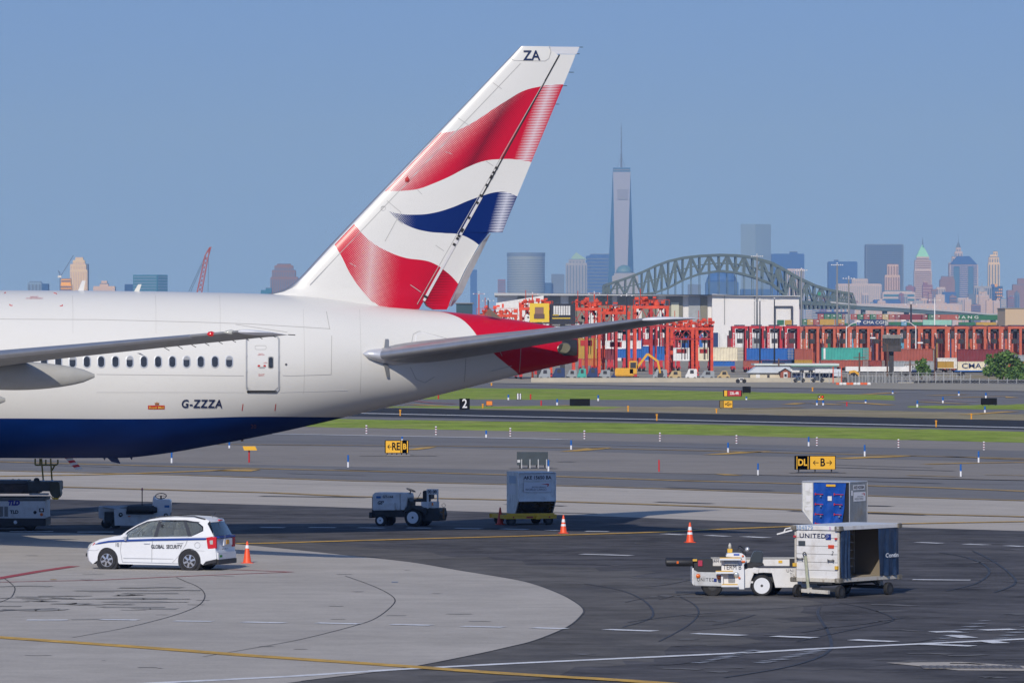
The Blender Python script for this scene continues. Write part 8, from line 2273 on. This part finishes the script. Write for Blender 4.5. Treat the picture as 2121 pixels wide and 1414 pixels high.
mb = MB(); mb.bar(cw_(124.5, 700), cw_(124.5, 572), 1.6); mb.bar(cw_(124.5, 574), cw_(152, 529), 1.2); mb.bar(cw_(124.5, 572), cw_(121, 560), 1.2); mb.bar(cw_(121, 560), cw_(128, 570), .8); mb.build('mast', mat('crane blue grey', (0.08, 0.12, 0.2), 0.6), tc_)
MB().box(*(cw_(120, 0).x, cw_(127, 0).x), -2, 3, wz(575, Zc), wz(571, Zc)).build('cab', cmat('white'), tc_)

# trees by the fence
M_lf = mat('leaf green', (0.07, 0.15, 0.025), 0.7, var=.5, vscale=.8); M_lf2 = mat('leaf light green', (0.12, 0.20, 0.04), 0.7, var=.4, vscale=.8); M_bark = mat('bark', (0.10, 0.08, 0.06), 0.9)
def tree(x, Z, blobs, label, n=900, leaf=.34, seed=1, name='leafy_tree', m_=None, cat='tree', trunk=True):
    random.seed(seed); X = wx(x, Z)
    r = empty(name, (X, Z, 0), 0, label, cat)
    mb = MB(); tot = sum(b_[2] for b_ in blobs)
    for bx_, by_, rad in blobs:
        c_ = Vector((wx(bx_, Z) - X, random.uniform(-1, 1) * rad * Z / F * .5, wz(by_, Z))); R_ = rad * Z / F
        for k in range(int(n * rad / tot)):
            d = Vector((random.gauss(0, 1), random.gauss(0, 1), random.gauss(0, .8))).normalized() * R_ * (random.random() ** .4) * random.uniform(.7, 1.3)
            p = c_ + d; u_ = Vector((random.gauss(0, 1), random.gauss(0, 1), random.gauss(0, 1))).normalized(); v_ = u_.cross(Vector((random.gauss(0, 1), random.gauss(0, 1), random.gauss(0, 1)))).normalized()
            s_ = leaf * random.uniform(.5, 1.2); mb.cur = 1 if random.random() < .35 else 0
            mb.add([p - u_ * s_, p + v_ * s_ * .6, p + u_ * s_, p - v_ * s_ * .6], [(0, 1, 2, 3)])
    mb.build('crown', m_ or [M_lf, M_lf2], r)
    if trunk:
        mb = MB(); b0 = blobs[0]; top = wz(b0[1], Z)
        mb.tube((0, 0, 0), (0, 0, top), .25, .12, n=8)
        for bx_, by_, rad in blobs[1:]: mb.tube((0, 0, top * .35), (wx(bx_, Z) - X, 0, wz(by_, Z)), .10, .04, n=6)
        mb.build('trunk', M_bark, r)
tree(2075, 905, [(2072, 745, 16), (2050, 748, 9), (2044, 768, 10), (2058, 760, 12), (2092, 742, 13), (2104, 752, 14), (2114, 764, 14), (2085, 768, 14), (2070, 775, 10), (2100, 775, 12), (2048, 738, 5), (2087, 731, 6)], 'large spreading green tree right of the cream container', 3300, .30, 3)
tree(1910, 915, [(1911, 757, 9), (1904, 762, 8), (1918, 764, 8), (1912, 748, 6), (1908, 770, 8), (1922, 770, 6), (1899, 750, 3)], 'small green tree in front of the grey container', 1900, .26, 5)
tree(2106, 860, [(2090, 800, 7), (2104, 796, 6), (2098, 804, 8), (2084, 805, 5)], 'low green bush against the retaining wall', 700, .22, 7, 'bush', None, 'bush', False)
tree(2100, 885, [(2108, 778, 10), (2090, 782, 8), (2120, 785, 10)], 'scrubby yellow green bush under the large tree', 900, .25, 9, 'bush', None, 'bush', False)
band('bank_grass', [(1990, 776), (2050, 777), (2121, 778)], [(1990, 782), (2050, 785), (2121, 790)], M_dry, 3, L=30)
# ---------------------------------------------------------------- signs and markers on the airfield
M_sy = mat('sign yellow', (0.78, 0.42, 0.02), 0.4); M_sk = mat('sign black', (0.008, 0.008, 0.01), 0.7, spec=0.1); M_sback = mat('sign back slate', (0.035, 0.05, 0.06), 0.45, var=.2, vscale=2)
def sign(x0, x1, yt, yb, ybase, label, panels, back=False, side=None, legs=3, name='taxiway_sign', Z=None):
    g = G((x0 + x1) / 2, ybase); Z = g.y; k = F / Z
    r = empty(name, (g.x, Z, 0), 0, label, 'airfield sign')
    hw = (x1 - x0) / 2 / k; z0, z1 = (ybase - yb) / k, (ybase - yt) / k
    MB().box(-hw, hw, 0, .3, z0, z1).build('housing', M_sback if back else M_sk, r, bevel=.01)
    for i in range(legs):
        a = -hw * .8 + 1.6 * hw * i / max(1, legs - 1)
        MB().tube((a, .15, 0), (a, .15, z0), .035, n=8).build('leg', M_bk2, r)
        if back: MB().tube((a + .1, -.08, .0), (a + .1, -.08, z0 + (z1 - z0) * .45), .03, n=6).build('strut', M_shade, r)
    def lx(px): return (px - (x0 + x1) / 2) / k
    for a, b_, c_, s_, sz, tc2 in panels:
        MB().box(lx(a), lx(b_), -.02, -.001, z0 + .03 * (z1 - z0), z1 - .04 * (z1 - z0)).build('panel', c_, r)
        if s_: side_text(s_, sz * (z1 - z0), lx((a + b_) / 2), -.03, (z0 + z1) / 2, tc2, r, 'lettering', bold=.02 * (z1 - z0), xs=.82)
    return r, k, lx, z0, z1
def arrow(r, lx, z0, z1, px, dirn, w_px, m_, k):
    zc = (z0 + z1) / 2; s_ = (z1 - z0) * .16; a, b_ = lx(px - w_px / 2), lx(px + w_px / 2)
    mb = MB(); t_ = (z1 - z0) * .05
    mb.box(a, b_, -.03, -.021, zc - t_ / 2, zc + t_ / 2); h = a if dirn < 0 else b_
    for q in (-1, 1): mb.bar((h, -.026, zc), (h - dirn * s_ * .9, -.026, zc + q * s_), t_, .008, up=(0, 1, 0))
    mb.build('arrow', m_, r)
r, k, lx, z0, z1 = sign(797, 846.5, 911.5, 938, 943, 'yellow airfield sign with a left arrow, RE and B, right of the belly', [(799, 829.5, M_sy, '', 0, None), (831, 845, M_sy, '', 0, None), (833, 843, M_sk, 'B', .6, M_sy)], legs=5)
side_text('RE', .82 * (z1 - z0), lx(820), -.03, (z0 + z1) / 2, M_sk, r, 'lettering', bold=.02, xs=.72); arrow(r, lx, z0, z1, 807, -1, 8, M_sk, k)
r, k, lx, z0, z1 = sign(1646, 1731, 943.5, 972, 979, 'wide airfield sign reading DL and B between two arrows', [(1650, 1674.5, M_sy, '', 0, None), (1651.5, 1673, M_sk, 'DL', .66, M_sy), (1678, 1729.5, M_sy, 'B', .8, M_sk)], legs=3)
arrow(r, lx, z0, z1, 1690, -1, 11, M_sk, k); arrow(r, lx, z0, z1, 1717, 1, 11, M_sk, k)
sign(1070.5, 1135, 935.5, 963, 970, 'slate blue back of a large airfield sign behind the silver container', [], True, legs=4)
MB().box(-.86, -.7, -.03, -.001, .35, .5).build('small_label', M_shade, bpy.data.objects['taxiway_sign.002'])
sign(951.5, 973, 825, 847.5, 849, 'black distance marker with a white 2 beside the runway', [(953, 972, M_sk, '2', 1.15, M_lab)], legs=2, name='distance_marker')
sign(1180, 1222, 825.5, 840, 841, 'black back of a sign box on the verge right of the marker 2', [], False, legs=3)
sign(2032, 2065, 824, 838, 840, 'black back of a sign box near the right edge', [], False, legs=3)
sign(1538, 1555, 800, 813, 816, 'small black sign box behind the red sign', [], False, legs=2)
M_srd = mat('sign red', (0.42, 0.015, 0.03), 0.4)
sign(1498, 1537, 808, 820.5, 822, 'red runway sign with white characters on the far verge', [(1500, 1506, M_sy, '', 0, None), (1507, 1535, M_srd, '22L-4R', .62, M_lab)], legs=2)
r, k, lx, z0, z1 = sign(1490, 1518, 829, 844.5, 846, 'small yellow sign with G between two arrows, before the dry verge', [(1499, 1517, M_sy, 'G', .7, M_sk), (1491, 1498, mat('sign side olive', (0.25, 0.16, 0.02), 0.5), '', 0, None)], legs=2)
arrow(r, lx, z0, z1, 1503.5, -1, 4, M_sk, k); arrow(r, lx, z0, z1, 1513, 1, 4, M_sk, k)
sign(1070, 1080, 814, 827, 828, 'small white sign with red print standing on the far grass', [(1071, 1079, M_lab, '', 0, None), (1074, 1076.5, M_srd, '', 0, None)], legs=1)
sign(1007, 1020, 830, 839, 842, 'orange rounded warning box on the far taxiway', [(1007.5, 1019.5, mat('box orange', (0.8, 0.22, 0.02), 0.4), '', 0, None)], legs=2)
r, k, lx, z0, z1 = sign(1694, 1706.5, 818.5, 828, 829.5, 'guard light with two round lamps on a yellow body', [(1694.5, 1706, M_sy, '', 0, None)], legs=2, name='guard_light')
for a, m_ in ((1697, M_lab), (1703.5, mat('lit red lamp', (0.8, 0.02, 0.01), 0.3, emit=(1, .05, .02), estr=1.5))): MB().lathe([(2.9 / k, 0), (2.9 / k, -.06), (1.2 / k, -.08)], axis='y', n=16).build('lamp_hood', M_sk, r, loc=(lx(a), -.03, z1 - 3 / k)); MB().lathe([(1.4 / k, -.09), (.001, -.1)], axis='y', n=12).build('lamp_lens', m_, r, loc=(lx(a), -.03, z1 - 3 / k))
# yellow flag board on a red post
g = G(516, 958); k = F / g.y; r = empty('flag_marker', g, 0, 'sloping yellow board on a red post below the rear fuselage', 'marker')
MB().tube((0, 0, 0), (0, 0, 28 / k), .05, n=8).build('post', M_redp, r)
mb = MB(); mb.prism([(-13 / k, 34.5 / k), (13 / k, 34.5 / k), (17 / k, 26 / k), (-10 / k, 26 / k)], -.25, -.2, 'xz'); mb.build('board', M_sy, r)
# edge markers
M_mb = mat('marker blue', (0.01, 0.12, 0.45), 0.4); M_mw = mat('marker white', (0.78, 0.78, 0.8), 0.4); M_mm = mat('marker maroon', (0.16, 0.02, 0.03), 0.4); M_mo = mat('marker amber', (0.8, 0.35, 0.02), 0.4); M_mr = mat('marker red', (0.6, 0.02, 0.02), 0.4)
def marker(kind, x, yt, yb, label, par=None):
    g = G(x, yb); k = F / g.y; h = (yb - yt) / k; rd = max(.05, 1.9 / k)
    names = {'blue': 'taxiway_marker', 'stripe': 'striped_delineator', 'amber': 'runway_edge_marker', 'red': 'red_post'}
    r = empty(names[kind], g, 0, label, 'marker post', {'blue': 'blue and white taxiway markers', 'stripe': 'striped delineators along the grass', 'amber': 'amber runway edge markers', 'red': 'red posts'}[kind])
    if kind == 'blue':
        MB().tube((0, 0, 0), (0, 0, h * .45), rd, n=8).build('base_tube', M_mw, r); MB().tube((0, 0, h * .455), (0, 0, h), rd * .95, n=8).build('blue_tube', M_mb, r)
    elif kind == 'stripe':
        n = 7
        for i in range(n): MB().tube((0, 0, h * i / n), (0, 0, h * (i + 1) / n - .001), rd, n=8).build('band', M_mw if i % 2 == 0 else M_mm, r)
    elif kind == 'amber':
        MB().tube((0, 0, 0), (0, 0, h * .75), rd * .8, n=8).build('stem', M_mo, r); MB().tube((0, 0, h * .755), (0, 0, h), rd * 1.2, n=8).build('lamp', M_mo, r)
    else: MB().tube((0, 0, 0), (0, 0, h), rd * .8, n=8).build('shaft', M_mr, r)
B = [(721, 942, 968, 'left of the RE sign'), (833, 904, 913, 'behind the RE sign'), (355.5, 935, 959, 'under the rear belly'), (475, 915, 928, 'below the tapering belly, left of the yellow board'), (1007, 891, 906, 'on the shoulder between two striped posts'), (1183, 911, 931, 'right of the yellow dash behind the silver container'), (1136, 952, 976, 'just behind the silver container'),
     (1508, 916, 937, 'left of the DL sign beyond the island'), (1570, 959, 984, 'left of the DL sign on the near taxiway'), (1675, 904, 924, 'beside a striped post above the DL sign'), (1791, 921, 945, 'right of the DL sign'), (2027, 934, 958, 'near the right edge, upper one'), (1990, 961, 987, 'near the right edge, lower one'),
     (1692, 829, 839, 'left foot of the guard light'), (1705, 829, 839, 'right foot of the guard light'), (1793, 827, 835, 'on the far taxiway right of the guard light'), (1900, 829, 843, 'on the far verge tip'), (1953, 822, 835, 'beside the white and red line'), (2042, 813, 824, 'above the black sign box'), (2040, 841, 855, 'below the black sign box'),
     (1849, 809, 815, 'on the far runway shoulder, left one'), (1986, 810, 819, 'on the far runway shoulder, right one'), (1154, 826, 839, 'left of the black sign box on the verge'), (1053, 817, 828, 'left of the small red and white sign'), (1239, 818, 830, 'right of the black sign box on far grass'), (1546, 821, 828, 'right of the red runway sign')]
for x, a, b_, l_ in B: marker('blue', x, a, b_, 'blue and white marker post ' + l_)
for i, (x, b_) in enumerate([(759, 898), (903, 900.5), (1057, 903.5), (1210.5, 909), (1367, 913.5), (1525.5, 918.5), (1692, 923), (1861, 927), (2038, 932)]):
    marker('stripe', x, b_ - 18, b_, 'maroon and white striped post along the grass edge, ' + ['nearest the belly', 'above the RE sign', 'between the RE sign and silver container', 'right above the sign back', 'left of the centre island', 'beside the lone blue marker', 'above the DL sign', 'right of the DL sign', 'at the right edge'][i])
for x, a, b_, l_ in [(829, 848, 861, 'on the runway edge under the tail'), (1360.5, 857, 871, 'on the runway edge in the middle'), (1939, 870, 884, 'on the runway edge at the right'), (1000, 836, 845, 'right of the marker 2'), (1301, 840, 853, 'on the dry verge'), (1484, 846, 856, 'below the G sign'), (2012, 856, 868, 'beside the yellow line on the right verge'), (1683, 802, 810, 'on the far runway edge'), (1018, 793, 799, 'on the far runway edge below the tail')]:
    marker('amber', x, a, b_, 'amber marker ' + l_)
for x, a, b_, l_ in [(1365, 952, 977, 'standing alone on the grey island'), (1121, 829, 840, 'on the far taxiway near the small signs'), (1754, 832, 841, 'on the far taxiway right of the guard light'), (1099, 816, 827, 'on the far grass'), (908, 818, 826, 'on the far grass under the tail')]:
    marker('red', x, a, b_, 'thin red post ' + l_)
# sign footings and small debris
for x0, x1, y in ((745, 905, 945), (1635, 1752, 980), (1055, 1155, 971), (1095, 1140, 956), (1155, 1190, 957)):
    line('dark_patch', [(x0, y), ((x0 + x1) / 2, y - .3), (x1, y)], .7, mat('dark patch', (0.13, 0.12, 0.105), 0.8, var=.3, vscale=1), 9)  # flat dark strips on the ground around the signs
patch('sign_footing', [(800, 944.5), (852, 944.5), (848, 942.5), (803, 942.5)], M_conc2, 10)
line('litter_blue', [(811, 1207), (824, 1207)], .25, mat('litter blue', (0.1, 0.25, 0.5), 0.6), 10)
# ---------------------------------------------------------------- hazy air
m = bpy.data.materials.new('air'); m.use_nodes = True
t = m.node_tree
t.nodes.remove(t.nodes['Principled BSDF'])
vp = t.nodes.new('ShaderNodeVolumePrincipled')
vp.inputs['Color'].default_value = (0.32, 0.55, 1.0, 1)
vp.inputs['Absorption Color'].default_value = (1, 1, 1, 1)
vp.inputs['Density'].default_value = 0.00007
vp.inputs['Anisotropy'].default_value = 0.2
t.links.new(vp.outputs[0], t.nodes['Material Output'].inputs['Volume'])
MB().box(-9200, 9200, -70, 16000, -1.0, 620).build('haze', m, kind='stuff')
